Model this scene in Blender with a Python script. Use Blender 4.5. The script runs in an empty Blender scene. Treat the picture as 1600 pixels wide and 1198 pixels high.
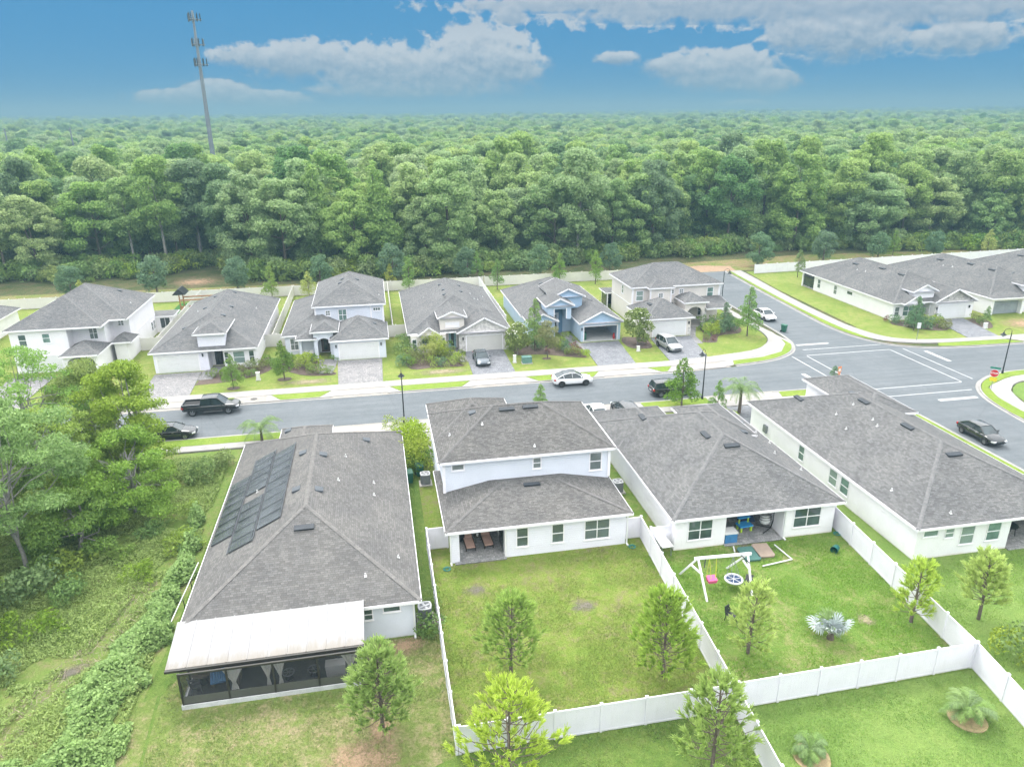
import bpy, math, random
import numpy as np
from mathutils import Vector, Matrix
from mathutils.geometry import tessellate_polygon

SC = bpy.context.scene
COL = SC.collection
rad = math.radians
# ------------------------------------------------------------------ camera
cam_data = bpy.data.cameras.new('camera')
cam_data.sensor_fit = 'HORIZONTAL'; cam_data.sensor_width = 36.0; cam_data.lens = 25.62
cam_data.clip_start = 0.1; cam_data.clip_end = 20000
cam = bpy.data.objects.new('camera', cam_data); COL.objects.link(cam)
_r = Vector((0.98248212, -0.18614316, -0.00892192)); _u = Vector((0.0727901, 0.33924042, 0.93787928)); _f = Vector((0.17155313, 0.92209905, -0.34684703))
cam.matrix_world = Matrix(((_r.x, _u.x, -_f.x, 0), (_r.y, _u.y, -_f.y, 0), (_r.z, _u.z, -_f.z, 30.0), (0, 0, 0, 1)))
SC.camera = cam
# ------------------------------------------------------------------ exposure / render
SC.view_settings.view_transform = 'Standard'; SC.view_settings.look = 'None'
SC.view_settings.gamma = 1.0; SC.view_settings.use_curve_mapping = False
SC.view_settings.exposure = 1.46
SC.render.engine = 'CYCLES'
cy = SC.cycles
cy.use_denoising = True
cy.max_bounces = 4; cy.diffuse_bounces = 3; cy.glossy_bounces = 2; cy.transmission_bounces = 3; cy.volume_bounces = 0; cy.transparent_max_bounces = 10
cy.use_adaptive_sampling = True; cy.adaptive_threshold = 0.03; cy.adaptive_min_samples = 16
cy.caustics_reflective = False; cy.caustics_refractive = False
cy.sample_clamp_indirect = 6.0
SC.render.use_persistent_data = False
# ------------------------------------------------------------------ world: blue sky with clouds
SUN_EL, SUN_AZ = rad(56), rad(-12)          # azimuth from +Y towards +X
W = bpy.data.worlds.new('World'); SC.world = W; W.use_nodes = True
nt = W.node_tree; nt.nodes.clear()
def N(tree, typ, **kw):
    n = tree.nodes.new(typ)
    for k, v in kw.items(): setattr(n, k, v)
    return n
class G:
    """tiny expression helper for node trees"""
    def __init__(s, tree): s.t = tree
    def put(s, sock, v):
        if hasattr(v, 'is_linked') or isinstance(v, bpy.types.NodeSocket): s.t.links.new(v, sock)
        elif v is not None:
            if isinstance(v, (tuple, list)) and len(v) == 3 and sock.type == 'RGBA': v = (*v, 1)
            sock.default_value = v
    def m(s, op, a, b=None, c=None, clamp=False):
        n = N(s.t, 'ShaderNodeMath', operation=op, use_clamp=clamp)
        s.put(n.inputs[0], a)
        if b is not None: s.put(n.inputs[1], b)
        if c is not None: s.put(n.inputs[2], c)
        return n.outputs[0]
    def ss(s, x, a, b):
        n = N(s.t, 'ShaderNodeMapRange', interpolation_type='SMOOTHSTEP'); s.put(n.inputs[0], x)
        n.inputs[1].default_value = a; n.inputs[2].default_value = b; return n.outputs[0]
    def mr(s, x, a, b, c, d):
        n = N(s.t, 'ShaderNodeMapRange'); s.put(n.inputs[0], x)
        for i, v in enumerate((a, b, c, d)): n.inputs[i + 1].default_value = v
        return n.outputs[0]
    def mix(s, f, a, b, bt='MIX'):
        n = N(s.t, 'ShaderNodeMix', data_type='RGBA', blend_type=bt)
        s.put(n.inputs[0], f); s.put(n.inputs[6], a); s.put(n.inputs[7], b); return n.outputs[2]
    def noise(s, vec, scale, detail=4, rough=0.55, dist=0.0, out=0):
        n = N(s.t, 'ShaderNodeTexNoise'); s.put(n.inputs['Vector'], vec)
        n.inputs['Scale'].default_value = scale; n.inputs['Detail'].default_value = detail
        n.inputs['Roughness'].default_value = rough; n.inputs['Distortion'].default_value = dist
        return n.outputs[out]
    def xyz(s, a, b, c):
        n = N(s.t, 'ShaderNodeCombineXYZ'); s.put(n.inputs[0], a); s.put(n.inputs[1], b); s.put(n.inputs[2], c); return n.outputs[0]
g = G(nt)
tc = N(nt, 'ShaderNodeTexCoord'); sep = N(nt, 'ShaderNodeSeparateXYZ'); nt.links.new(tc.outputs['Generated'], sep.inputs[0])
dx, dy, dz = sep.outputs
sky = N(nt, 'ShaderNodeTexSky', sky_type='NISHITA', sun_disc=False)
sky.sun_elevation = SUN_EL; sky.sun_rotation = SUN_AZ; sky.altitude = 300; sky.air_density = 1.0; sky.dust_density = 0.2; sky.ozone_density = 3.0
blue = g.mix(1.0, sky.outputs[0], (0.075, 0.245, 0.40), 'MULTIPLY')
n_ = N(nt, 'ShaderNodeVectorMath', operation='SCALE'); nt.links.new(blue, n_.inputs[0]); n_.inputs[3].default_value = 0.062
blue = g.mix(0.90, n_.outputs[0], (0.026, 0.114, 0.222))
az = g.m('ARCTAN2', dx, dy); el = g.m('ARCSINE', dz)
pv = g.xyz(g.m('MULTIPLY', az, 33.0), g.m('MULTIPLY', el, 40.0), 0.0)
warp = g.noise(pv, 0.75, 5, 0.6)
fine = g.noise(pv, 2.4, 5, 0.62)
pv2 = g.xyz(g.m('ADD', g.m('MULTIPLY', az, 33.0), -0.12), g.m('ADD', g.m('MULTIPLY', el, 40.0), 0.30), 0.0)
def puff(vec, scale):      # billows: rounded lumps with creases between them
    return g.m('SUBTRACT', 0.36, g.m('MULTIPLY', g.m('ABSOLUTE', g.m('SUBTRACT', g.noise(vec, scale, 5, 0.5), 0.5)), 3.0))
puff0 = puff(pv, 1.1); puff1 = puff(pv2, 1.1)
warp_up = g.noise(pv2, 0.75, 4, 0.6)
BLOBS = [(0.1436,0.0628,0.0603,0.0347),(0.1877,0.0551,0.0363,0.0256),(0.0989,0.0483,0.0726,0.0256),(0.0196,0.0522,0.0875,0.0253),(-0.0642,0.0627,0.0690,0.0177),(-0.1232,0.0657,0.0406,0.0125),(0.0578,0.0299,0.1134,0.0112),(-0.1720,0.0246,0.0399,0.0155),(-0.2005,0.0212,0.0646,0.0098),(-0.1141,0.0184,0.0492,0.0109),(0.4255,0.0479,0.0452,0.0200),(0.3945,0.0521,0.0307,0.0130),(0.4704,0.0505,0.0331,0.0198),(0.5016,0.0334,0.0348,0.0128),(0.4570,0.0343,0.0666,0.0108),(0.4784,0.0062,0.0299,0.0066),(0.3174,0.0623,0.0221,0.0070),(0.4564,0.1198,0.2220,0.0199),(0.2667,0.1235,0.1530,0.0082),(0.5870,0.0809,0.0592,0.0230),(0.5318,0.0831,0.0416,0.0168),(0.6966,0.0725,0.0530,0.0139),(0.6288,0.1077,0.1748,0.0220),(0.1883,0.1127,0.0197,0.0104),
         (-0.86,0.09,0.14,0.030),(-0.72,0.05,0.06,0.012),(1.02,0.07,0.15,0.028),(1.20,0.10,0.2,0.03),(-0.95,0.06,0.15,0.022),(1.7,0.08,0.25,0.03),(-1.5,0.09,0.25,0.03),(2.4,0.08,0.3,0.03),(-2.3,0.08,0.3,0.03),(3.0,0.09,0.2,0.03)]
best = None; wsum = None; vsum = None
for (a_, e_, wa, we) in BLOBS:
    X = g.m('MULTIPLY', g.m('SUBTRACT', az, a_), 1 / (wa * 1.2)); Y = g.m('MULTIPLY', g.m('SUBTRACT', el, e_), 1 / (we * 1.2))
    q = g.m('SQRT', g.m('ADD', g.m('MULTIPLY', X, X), g.m('MULTIPLY', Y, Y)))
    s_ = g.m('SUBTRACT', 1.0, q); wgt = g.m('MAXIMUM', s_, 0.001)
    best = s_ if best is None else g.m('MAXIMUM', best, s_)
    wsum = wgt if wsum is None else g.m('ADD', wsum, wgt)
    vv = g.m('MULTIPLY', wgt, Y); vsum = vv if vsum is None else g.m('ADD', vsum, vv)
vert = g.m('DIVIDE', vsum, wsum)
dens = g.m('ADD', best, g.m('ADD', g.m('MULTIPLY', g.m('SUBTRACT', warp, 0.5), 1.1), g.m('ADD', g.m('MULTIPLY', puff0, 0.75), g.m('MULTIPLY', g.m('SUBTRACT', fine, 0.5), 0.35))))
edge_soft = g.mr(vert, -0.9, 0.4, 0.80, 0.26)
alpha = g.m('MULTIPLY', g.m('SMOOTH_MAX', 0.0, g.m('MINIMUM', 1.0, g.m('DIVIDE', g.m('ADD', dens, 0.03), edge_soft)), 0.02), 0.94)
grad = g.m('ADD', g.m('MULTIPLY', g.m('SUBTRACT', puff0, puff1), 0.8), g.m('MULTIPLY', g.m('SUBTRACT', warp, warp_up), 1.0))
lit = g.m('ADD', g.m('ADD', g.m("MULTIPLY", vert, 0.75), grad), g.m('SUBTRACT', 0.50, g.m('MULTIPLY', g.ss(dens, 0.35, 1.1), 0.16)), clamp=True)
ccol = g.mix(lit, (0.098, 0.140, 0.190), (0.228, 0.245, 0.264))
ccol = g.mix(g.m('MULTIPLY', g.ss(el, 0.075, 0.115), 0.45), ccol, (0.145, 0.180, 0.222))      # the higher cloud bank is seen from its shaded underside
horiz = g.mix(alpha, blue, ccol)
# the cloud sheet that begins at the top of the picture goes on overhead
dzc = g.m('MAXIMUM', dz, 0.05)
pl = g.xyz(g.m('DIVIDE', dx, dzc), g.m('DIVIDE', dy, dzc), 0.0)
dn = g.noise(pl, 0.55, 5, 0.55)
deck = g.mix(g.ss(dn, 0.3, 0.7), (0.92, 0.94, 0.98), (1.32, 1.32, 1.32))
cover = g.m('MULTIPLY', g.ss(dz, 0.13, 0.34), g.mr(dn, 0.25, 0.5, 0.85, 1.0), clamp=True)
final = g.mix(cover, horiz, deck)
bg = N(nt, 'ShaderNodeBackground'); nt.links.new(final, bg.inputs[0]); bg.inputs[1].default_value = 1.0
wo = N(nt, 'ShaderNodeOutputWorld'); nt.links.new(bg.outputs[0], wo.inputs[0])
W.cycles.sampling_method = 'MANUAL'; W.cycles.sample_map_resolution = 512
# ------------------------------------------------------------------ sun through thin cloud
sd = bpy.data.lights.new('sun', 'SUN'); sd.energy = 1.2; sd.angle = rad(20); sd.color = (1.0, 0.965, 0.91)
so = bpy.data.objects.new('sun', sd); COL.objects.link(so)
sdir = Vector((math.sin(SUN_AZ) * math.cos(SUN_EL), math.cos(SUN_AZ) * math.cos(SUN_EL), math.sin(SUN_EL)))
so.rotation_euler = sdir.to_track_quat('Z', 'Y').to_euler(); so.location = (0, 60, 120)

# ------------------------------------------------------------------ materials
MATS = {}
def new_mat(name):
    m = bpy.data.materials.new(name); m.use_nodes = True; t = m.node_tree; t.nodes.clear()
    out = N(t, 'ShaderNodeOutputMaterial'); b = N(t, 'ShaderNodeBsdfPrincipled'); t.links.new(b.outputs[0], out.inputs[0])
    MATS[name] = m
    return m, t, G(t), b, out
def bump(t, g, b, h, strength=0.3, dist=0.02):
    n = N(t, 'ShaderNodeBump'); n.inputs['Strength'].default_value = strength; n.inputs['Distance'].default_value = dist
    g.put(n.inputs['Height'], h); t.links.new(n.outputs[0], b.inputs['Normal'])
def c3(c, k): return tuple(min(1, x * k) for x in c)
def M(name, col, rough=0.6, var=0.08, scale=3.0, metal=0.0, bmp=0.0, spec=0.5, coat=0.0, detail=5):
    if name in MATS: return MATS[name]
    m, t, g, b, o = new_mat(name)
    co = N(t, 'ShaderNodeTexCoord').outputs['Object']
    n1 = g.noise(co, scale, detail, 0.6); n2 = g.noise(co, scale * 7.3, 3, 0.6)
    f = g.m('ADD', g.m('MULTIPLY', n1, 0.7), g.m('MULTIPLY', n2, 0.3))
    f = g.ss(f, 0.3, 0.7)
    c = g.mix(f, c3(col, 1 - var), c3(col, 1 + var)); t.links.new(c, b.inputs['Base Color'])
    b.inputs['Roughness'].default_value = rough; b.inputs['Metallic'].default_value = metal
    b.inputs['Specular IOR Level'].default_value = spec
    if coat: b.inputs['Coat Weight'].default_value = coat; b.inputs['Coat Roughness'].default_value = 0.04
    if bmp: bump(t, g, b, n2, bmp, 0.02)
    return m
def shingle(name, ca, cb, cc):
    m, t, g, b, o = new_mat(name)
    uv = N(t, 'ShaderNodeUVMap', uv_map='UVMap').outputs[0]
    co = N(t, 'ShaderNodeTexCoord').outputs['Object']
    wob = g.noise(uv, 6.0, 2, 0.5)
    br = N(t, 'ShaderNodeTexBrick', offset=0.37, squash=0.72, squash_frequency=3, offset_frequency=2)
    t.links.new(uv, br.inputs['Vector'])
    br.inputs['Color1'].default_value = (0, 0, 0, 1); br.inputs['Color2'].default_value = (1, 1, 1, 1); br.inputs['Mortar'].default_value = (0.0, 0.0, 0.0, 1)
    br.inputs['Scale'].default_value = 1.0; br.inputs['Mortar Size'].default_value = 0.012; br.inputs['Bias'].default_value = 0.0
    br.inputs['Brick Width'].default_value = 0.30; br.inputs['Row Height'].default_value = 0.145; br.inputs['Mortar Smooth'].default_value = 0.6
    sep = N(t, 'ShaderNodeSeparateColor'); t.links.new(br.outputs['Color'], sep.inputs[0])
    rnd = sep.outputs[0]
    base = g.mix(rnd, ca, cb)
    spk = g.noise(uv, 30.0, 2, 0.7)
    base = g.mix(g.m('MULTIPLY', g.ss(spk, 0.45, 0.75), 0.34), base, cc)
    big = g.noise(co, 0.35, 5, 0.6)
    base = g.mix(1.0, base, g.mix(g.ss(big, 0.3, 0.7), (0.86, 0.86, 0.87), (1.1, 1.09, 1.07)), 'MULTIPLY')
    base = g.mix(g.m('MULTIPLY', br.outputs['Fac'], 0.35), base, c3(ca, 0.45))
    t.links.new(base, b.inputs['Base Color']); b.inputs['Roughness'].default_value = 0.92; b.inputs['Specular IOR Level'].default_value = 0.25
    h = g.m('SUBTRACT', g.m('ADD', g.m('MULTIPLY', rnd, 0.5), g.m('MULTIPLY', spk, 0.4)), br.outputs['Fac'])
    bump(t, g, b, h, 0.55, 0.02)
    return m
def siding(name, col, pitch=0.18):
    m, t, g, b, o = new_mat(name)
    co = N(t, 'ShaderNodeTexCoord').outputs['Object']; s = N(t, 'ShaderNodeSeparateXYZ'); t.links.new(co, s.inputs[0])
    saw = g.m('FRACT', g.m('MULTIPLY', s.outputs[2], 1 / pitch))
    edge = g.ss(saw, 0.9, 1.0)
    n1 = g.noise(co, 0.6, 4, 0.6)
    c = g.mix(g.ss(n1, 0.3, 0.7), c3(col, 0.97), c3(col, 1.03)); c = g.mix(g.m('MULTIPLY', edge, 0.35), c, c3(col, 0.5))
    t.links.new(c, b.inputs['Base Color']); b.inputs['Roughness'].default_value = 0.6
    bump(t, g, b, g.m('SUBTRACT', 1.0, saw), 0.6, 0.02)
    return m
def stucco(name, col, spl_c=(0.46, 0.33, 0.2), spl_w=0.35):
    m, t, g, b, o = new_mat(name)
    co = N(t, 'ShaderNodeTexCoord').outputs['Object']
    s = N(t, 'ShaderNodeSeparateXYZ'); t.links.new(co, s.inputs[0])
    n1 = g.noise(co, 0.5, 5, 0.6); n2 = g.noise(co, 22.0, 3, 0.6)
    st = g.noise(g.xyz(g.m('MULTIPLY', s.outputs[0], 3.0), g.m('MULTIPLY', s.outputs[1], 3.0), g.m('MULTIPLY', s.outputs[2], 0.35)), 1.0, 4, 0.6)
    c = g.mix(g.ss(n1, 0.3, 0.7), c3(col, 0.95), c3(col, 1.03))
    c = g.mix(g.m('MULTIPLY', g.ss(st, 0.55, 0.8), 0.10), c, (0.45, 0.42, 0.36))
    spl = g.m('MULTIPLY', g.m('SUBTRACT', 1.0, g.ss(g.m('ADD', s.outputs[2], g.m('MULTIPLY', n1, 0.3)), 0.12, 0.38)), spl_w)
    c = g.mix(spl, c, spl_c)
    t.links.new(c, b.inputs['Base Color']); b.inputs['Roughness'].default_value = 0.85; b.inputs['Specular IOR Level'].default_value = 0.3
    bump(t, g, b, n2, 0.25, 0.01)
    return m
def grass(name, ca, cb, cd, dead=0.0, scale=1.0, seed=0.0):
    m, t, g, b, o = new_mat(name)
    geo = N(t, 'ShaderNodeNewGeometry').outputs['Position']
    mp = N(t, 'ShaderNodeVectorMath', operation='ADD'); t.links.new(geo, mp.inputs[0]); mp.inputs[1].default_value = (seed, seed * 1.7, 0)
    p = mp.outputs[0]
    n1 = g.noise(p, 0.22 * scale, 6, 0.62, 0.4); n2 = g.noise(p, 1.3 * scale, 5, 0.65); n3 = g.noise(p, 7.0, 4, 0.7); n4 = g.noise(p, 26.0, 2, 0.7)
    f = g.m('ADD', g.m('MULTIPLY', n1, 0.5), g.m('MULTIPLY', n2, 0.5))
    c = g.mix(g.ss(f, 0.38, 0.62), ca, cb)
    k = g.m('ADD', g.m('MULTIPLY', n2, 0.45), g.m('ADD', g.m('MULTIPLY', n1, 0.35), g.m('MULTIPLY', n3, 0.25)))
    dd = g.m('MULTIPLY', g.ss(k, 0.60 - dead * 0.2, 0.78 - dead * 0.2), 0.85)
    c = g.mix(dd, c, cd)
    c = g.mix(1.0, c, g.mix(g.ss(n3, 0.25, 0.75), (0.82, 0.83, 0.82), (1.17, 1.16, 1.14)), 'MULTIPLY')
    c = g.mix(1.0, c, g.mix(g.ss(n4, 0.25, 0.75), (0.78, 0.79, 0.78), (1.2, 1.19, 1.17)), 'MULTIPLY')
    t.links.new(c, b.inputs['Base Color']); b.inputs['Roughness'].default_value = 0.95; b.inputs['Specular IOR Level'].default_value = 0.15
    bump(t, g, b, g.m('ADD', n4, g.m('MULTIPLY', n3, 1.5)), 0.8, 0.06)
    return m
def pavers(name, ca, cb, cm, w=0.22, h=0.14, geo=False, rot=0.0):
    m, t, g, b, o = new_mat(name)
    p = N(t, 'ShaderNodeNewGeometry').outputs['Position']
    mpn = N(t, 'ShaderNodeMapping'); t.links.new(p, mpn.inputs[0]); mpn.inputs['Rotation'].default_value = (0, 0, rot)
    br = N(t, 'ShaderNodeTexBrick', offset=0.5, squash=0.6, squash_frequency=2); t.links.new(mpn.outputs[0], br.inputs['Vector'])
    br.inputs['Color1'].default_value = (*ca, 1); br.inputs['Color2'].default_value = (*cb, 1); br.inputs['Mortar'].default_value = (*cm, 1)
    br.inputs['Scale'].default_value = 1.0; br.inputs['Mortar Size'].default_value = 0.008; br.inputs['Brick Width'].default_value = w; br.inputs['Row Height'].default_value = h
    n = g.noise(p, 1.2, 6, 0.65); n2 = g.noise(p, 9.0, 3, 0.65)
    c = g.mix(1.0, br.outputs['Color'], g.mix(g.ss(n, 0.3, 0.7), (0.82, 0.82, 0.83), (1.16, 1.14, 1.12)), 'MULTIPLY')
    c = g.mix(1.0, c, g.mix(g.ss(n2, 0.3, 0.7), (0.78, 0.78, 0.78), (1.22, 1.2, 1.2)), 'MULTIPLY')
    t.links.new(c, b.inputs['Base Color']); b.inputs['Roughness'].default_value = 0.85
    bump(t, g, b, g.m('SUBTRACT', n2, br.outputs['Fac']), 0.4, 0.01)
    return m
def leaf(name, ca, cb, trans=0.3, hue=0.0, sp=0.25, odd=None):
    m, t, g, b, o = new_mat(name)
    oi = N(t, 'ShaderNodeObjectInfo'); ge = N(t, 'ShaderNodeNewGeometry')
    pos = N(t, 'ShaderNodeTexCoord').outputs['Object']
    cl = g.noise(pos, 0.45, 3, 0.5)
    f = g.m('ADD', g.m('MULTIPLY', oi.outputs['Random'], 0.55), g.m('ADD', g.m('MULTIPLY', ge.outputs['Random Per Island'], 0.3), g.m('MULTIPLY', g.m('SUBTRACT', cl, 0.35), 0.55)), clamp=True)
    c = g.mix(f, ca, cb)
    if odd:      # now and then a tree of another species
        r4 = g.m('FRACT', g.m('MULTIPLY', oi.outputs['Random'], 11.7))
        c = g.mix(g.m('MULTIPLY', g.ss(r4, 0.80, 0.86), 0.7), c, odd[0]); c = g.mix(g.m('MULTIPLY', g.m('SUBTRACT', 1.0, g.ss(r4, 0.14, 0.2)), 0.75), c, odd[1])
    v = g.mr(ge.outputs['Random Per Island'], 0, 1, 0.78, 1.22)
    hs = N(t, 'ShaderNodeHueSaturation'); t.links.new(c, hs.inputs['Color']); t.links.new(v, hs.inputs['Value'])
    r2 = g.m('FRACT', g.m('MULTIPLY', oi.outputs['Random'], 7.31))
    t.links.new(g.mr(r2, 0, 1, 0.5 - hue, 0.5 + hue * 0.5), hs.inputs['Hue'])
    r3 = g.m('FRACT', g.m('MULTIPLY', oi.outputs['Random'], 3.77))
    t.links.new(g.mr(r3, 0, 1, 0.8, 1.08), hs.inputs['Saturation'])
    t.links.new(hs.outputs[0], b.inputs['Base Color']); b.inputs['Roughness'].default_value = 0.55; b.inputs['Specular IOR Level'].default_value = sp
    tr = N(t, 'ShaderNodeBsdfTranslucent'); t.links.new(hs.outputs[0], tr.inputs[0])
    mx = N(t, 'ShaderNodeMixShader'); mx.inputs[0].default_value = trans
    t.links.new(b.outputs[0], mx.inputs[1]); t.links.new(tr.outputs[0], mx.inputs[2]); t.links.new(mx.outputs[0], o.inputs[0])
    return m
def glassy(name, col, rough=0.05, spec=0.8, blinds=None):
    m, t, g, b, o = new_mat(name)
    co = N(t, 'ShaderNodeTexCoord').outputs['Object']; n = g.noise(co, 0.8, 2, 0.5)
    rn = N(t, 'ShaderNodeObjectInfo').outputs['Random']
    c = g.mix(g.ss(n, 0.35, 0.65), c3(col, 0.7), c3(col, 1.3))
    if blinds: c = g.mix(g.m('MULTIPLY', g.ss(rn, 0.35, 0.9), 0.75), c, blinds)
    t.links.new(c, b.inputs['Base Color'])
    b.inputs['Roughness'].default_value = rough; b.inputs['Specular IOR Level'].default_value = spec; b.inputs['IOR'].default_value = 1.5
    return m

def asphalt():
    m, t, g, b, o = new_mat('asphalt')
    p = N(t, 'ShaderNodeNewGeometry').outputs['Position']; sp = N(t, 'ShaderNodeSeparateXYZ'); t.links.new(p, sp.inputs[0])
    n1 = g.noise(p, 0.16, 6, 0.6); n2 = g.noise(p, 1.1, 6, 0.65); n3 = g.noise(p, 14.0, 3, 0.7)
    trk = g.noise(g.xyz(g.m('MULTIPLY', sp.outputs[0], 0.05), g.m('MULTIPLY', sp.outputs[1], 1.1), 0.0), 1.0, 3, 0.5)      # wheel tracks along the street
    c = g.mix(g.ss(n1, 0.3, 0.7), (0.112, 0.127, 0.138), (0.134, 0.149, 0.160))
    c = g.mix(1.0, c, g.mix(g.ss(trk, 0.35, 0.65), (0.92, 0.92, 0.92), (1.06, 1.06, 1.06)), 'MULTIPLY')
    c = g.mix(1.0, c, g.mix(g.ss(n2, 0.3, 0.7), (0.94, 0.94, 0.94), (1.06, 1.06, 1.06)), 'MULTIPLY')
    vo = N(t, 'ShaderNodeTexVoronoi', feature='DISTANCE_TO_EDGE'); t.links.new(p, vo.inputs['Vector']); vo.inputs['Scale'].default_value = 0.16
    cr = g.m('MULTIPLY', g.m('SUBTRACT', 1.0, g.ss(g.m('ADD', vo.outputs['Distance'], g.m('MULTIPLY', n2, 0.02)), 0.008, 0.022)), 0.22)
    c = g.mix(cr, c, (0.07, 0.075, 0.08))
    oil = g.noise(p, 0.42, 4, 0.7); c = g.mix(g.m('MULTIPLY', g.ss(oil, 0.64, 0.74), 0.28), c, (0.075, 0.08, 0.082))
    t.links.new(c, b.inputs['Base Color']); b.inputs['Roughness'].default_value = 0.9; bump(t, g, b, n3, 0.3, 0.02)
def pan_roof():
    m, t, g, b, o = new_mat('pan_roof')
    co = N(t, 'ShaderNodeTexCoord').outputs['Object']; sp = N(t, 'ShaderNodeSeparateXYZ'); t.links.new(co, sp.inputs[0])
    n1 = g.noise(co, 0.9, 8, 0.65); st = g.noise(g.xyz(g.m('MULTIPLY', sp.outputs[0], 2.6), g.m('MULTIPLY', sp.outputs[1], 0.35), 0.0), 1.0, 6, 0.7)
    f = g.m('ADD', g.m('MULTIPLY', st, 0.9), g.m('MULTIPLY', g.m('ADD', sp.outputs[1], 15.5), -0.42))      # algae stains creep up from the outer edge
    c = g.mix(g.m('MULTIPLY', g.ss(f, 0.0, 0.5), 0.6), g.mix(g.ss(n1, 0.3, 0.7), (0.245, 0.246, 0.252), (0.275, 0.276, 0.281)), (0.15, 0.115, 0.07))
    t.links.new(c, b.inputs['Base Color']); b.inputs['Roughness'].default_value = 0.5
def soft_patch(name, ca, cb):
    m, t, g, b, o = new_mat(name)
    co = N(t, 'ShaderNodeTexCoord').outputs['Object']; po = N(t, 'ShaderNodeNewGeometry').outputs['Position']
    ln = N(t, 'ShaderNodeVectorMath', operation='LENGTH'); t.links.new(co, ln.inputs[0])
    n1 = g.noise(po, 1.6, 6, 0.7); n2 = g.noise(po, 9.0, 4, 0.7)
    t.links.new(g.mix(g.ss(n2, 0.3, 0.7), ca, cb), b.inputs['Base Color']); b.inputs['Roughness'].default_value = 1.0; b.inputs['Specular IOR Level'].default_value = 0.1
    k = g.m('ADD', g.m('SUBTRACT', 0.78, ln.outputs['Value']), g.m('ADD', g.m('MULTIPLY', g.m('SUBTRACT', n1, 0.5), 1.5), g.m('MULTIPLY', g.m('SUBTRACT', n2, 0.5), 0.9)))
    tp = N(t, 'ShaderNodeBsdfTransparent'); mx = N(t, 'ShaderNodeMixShader'); g.put(mx.inputs[0], g.m('MULTIPLY', g.m('MULTIPLY', g.ss(k, -0.1, 0.75), 0.8), g.m('SUBTRACT', 1.0, g.ss(ln.outputs['Value'], 0.9, 1.0))))
    t.links.new(tp.outputs[0], mx.inputs[1]); t.links.new(b.outputs[0], mx.inputs[2]); t.links.new(mx.outputs[0], o.inputs[0])
soft_patch('patch_dirt', (0.13, 0.12, 0.10), (0.22, 0.195, 0.16)); soft_patch('patch_red', (0.34, 0.225, 0.145), (0.44, 0.31, 0.21)); soft_patch('patch_tan', (0.30, 0.25, 0.17), (0.40, 0.34, 0.23))
shingle('shingle_warm', (0.118, 0.115, 0.111), (0.178, 0.174, 0.169), (0.25, 0.245, 0.238))
shingle('shingle_dark', (0.092, 0.090, 0.087), (0.165, 0.161, 0.156), (0.25, 0.245, 0.238))
shingle('shingle_cool', (0.105, 0.1055, 0.1055), (0.178, 0.179, 0.179), (0.27, 0.271, 0.272))
shingle('shingle_far', (0.115, 0.116, 0.117), (0.19, 0.191, 0.194), (0.27, 0.272, 0.276))
M('cap_warm', (0.175, 0.168, 0.16), 0.92, 0.22, 3.0); M('cap_dark', (0.14, 0.136, 0.132), 0.92, 0.22, 3.0); M('cap_cool', (0.165, 0.165, 0.165), 0.92, 0.22, 3.0)
stucco('stucco_white', (0.86, 0.845, 0.88)); stucco('stucco_pale', (0.69, 0.725, 0.81)); stucco('stucco_beige', (0.72, 0.675, 0.635)); stucco('stucco_blue', (0.50, 0.62, 0.76)); stucco('stucco_grey', (0.58, 0.61, 0.64))
siding('siding_blue', (0.73, 0.765, 0.84)); siding('siding_white', (0.79, 0.785, 0.88)); siding('siding_sky', (0.36, 0.50, 0.66)); siding('siding_pale', (0.62,0.69,0.78)); siding('siding_deep', (0.14, 0.27, 0.42), 0.3)
M('trim_white', (0.86, 0.845, 0.88), 0.5, 0.04, 1.5)
M('gutter_white', (0.76, 0.77, 0.77), 0.4, 0.04, 1.0)
stucco('vinyl', (0.80, 0.785, 0.85), (0.40, 0.43, 0.31), 0.45)
stucco('vinyl_tan', (0.68, 0.66, 0.63), (0.40, 0.40, 0.30), 0.45)
M('garage_white', (0.74, 0.745, 0.75), 0.5, 0.03, 1.0); M('garage_grey', (0.60, 0.59, 0.57), 0.5, 0.03, 1.0)
M('stone', (0.42, 0.41, 0.39), 0.9, 0.45, 2.2, bmp=0.5, detail=2)
M('stone_pale', (0.58, 0.56, 0.55), 0.9, 0.3, 2.6, bmp=0.5, detail=2)
glassy('glass', (0.07, 0.105, 0.10), blinds=(0.24, 0.27, 0.26)); glassy('glass_green', (0.13, 0.21, 0.185), 0.1, 0.5, (0.30, 0.37, 0.34)); glassy('glass_dark', (0.03, 0.04, 0.045)); glassy('car_glass', (0.03, 0.045, 0.05), 0.03, 0.9)
M('vent_metal', (0.040, 0.047, 0.056), 0.6, 0.15, 4.0, 0.0, spec=0.3); M('vent_grey', (0.085, 0.097, 0.11), 0.6, 0.15, 4.0, 0.0, spec=0.3)
M('pipe_white', (0.6, 0.6, 0.6), 0.4, 0.04)
asphalt()
M('concrete', (0.325, 0.312, 0.297), 0.9, 0.10, 0.5, bmp=0.2, detail=8); M('concrete_stained', (0.315, 0.292, 0.262), 0.9, 0.16, 0.5, bmp=0.2, detail=8)
M('kerb_concrete', (0.31, 0.30, 0.285), 0.9, 0.16, 0.7, bmp=0.2, detail=8)
M('road_paint', (0.42, 0.43, 0.43), 0.7, 0.16, 2.0, detail=8)
pavers('paver_grey', (0.19, 0.19, 0.20), (0.31, 0.305, 0.30), (0.12, 0.12, 0.12)); pavers('paver_blue', (0.15, 0.16, 0.18), (0.25, 0.265, 0.285), (0.10, 0.10, 0.11)); pavers('paver_patio', (0.22, 0.225, 0.23), (0.33, 0.335, 0.335), (0.15, 0.15, 0.15), 0.3, 0.2)
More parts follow.
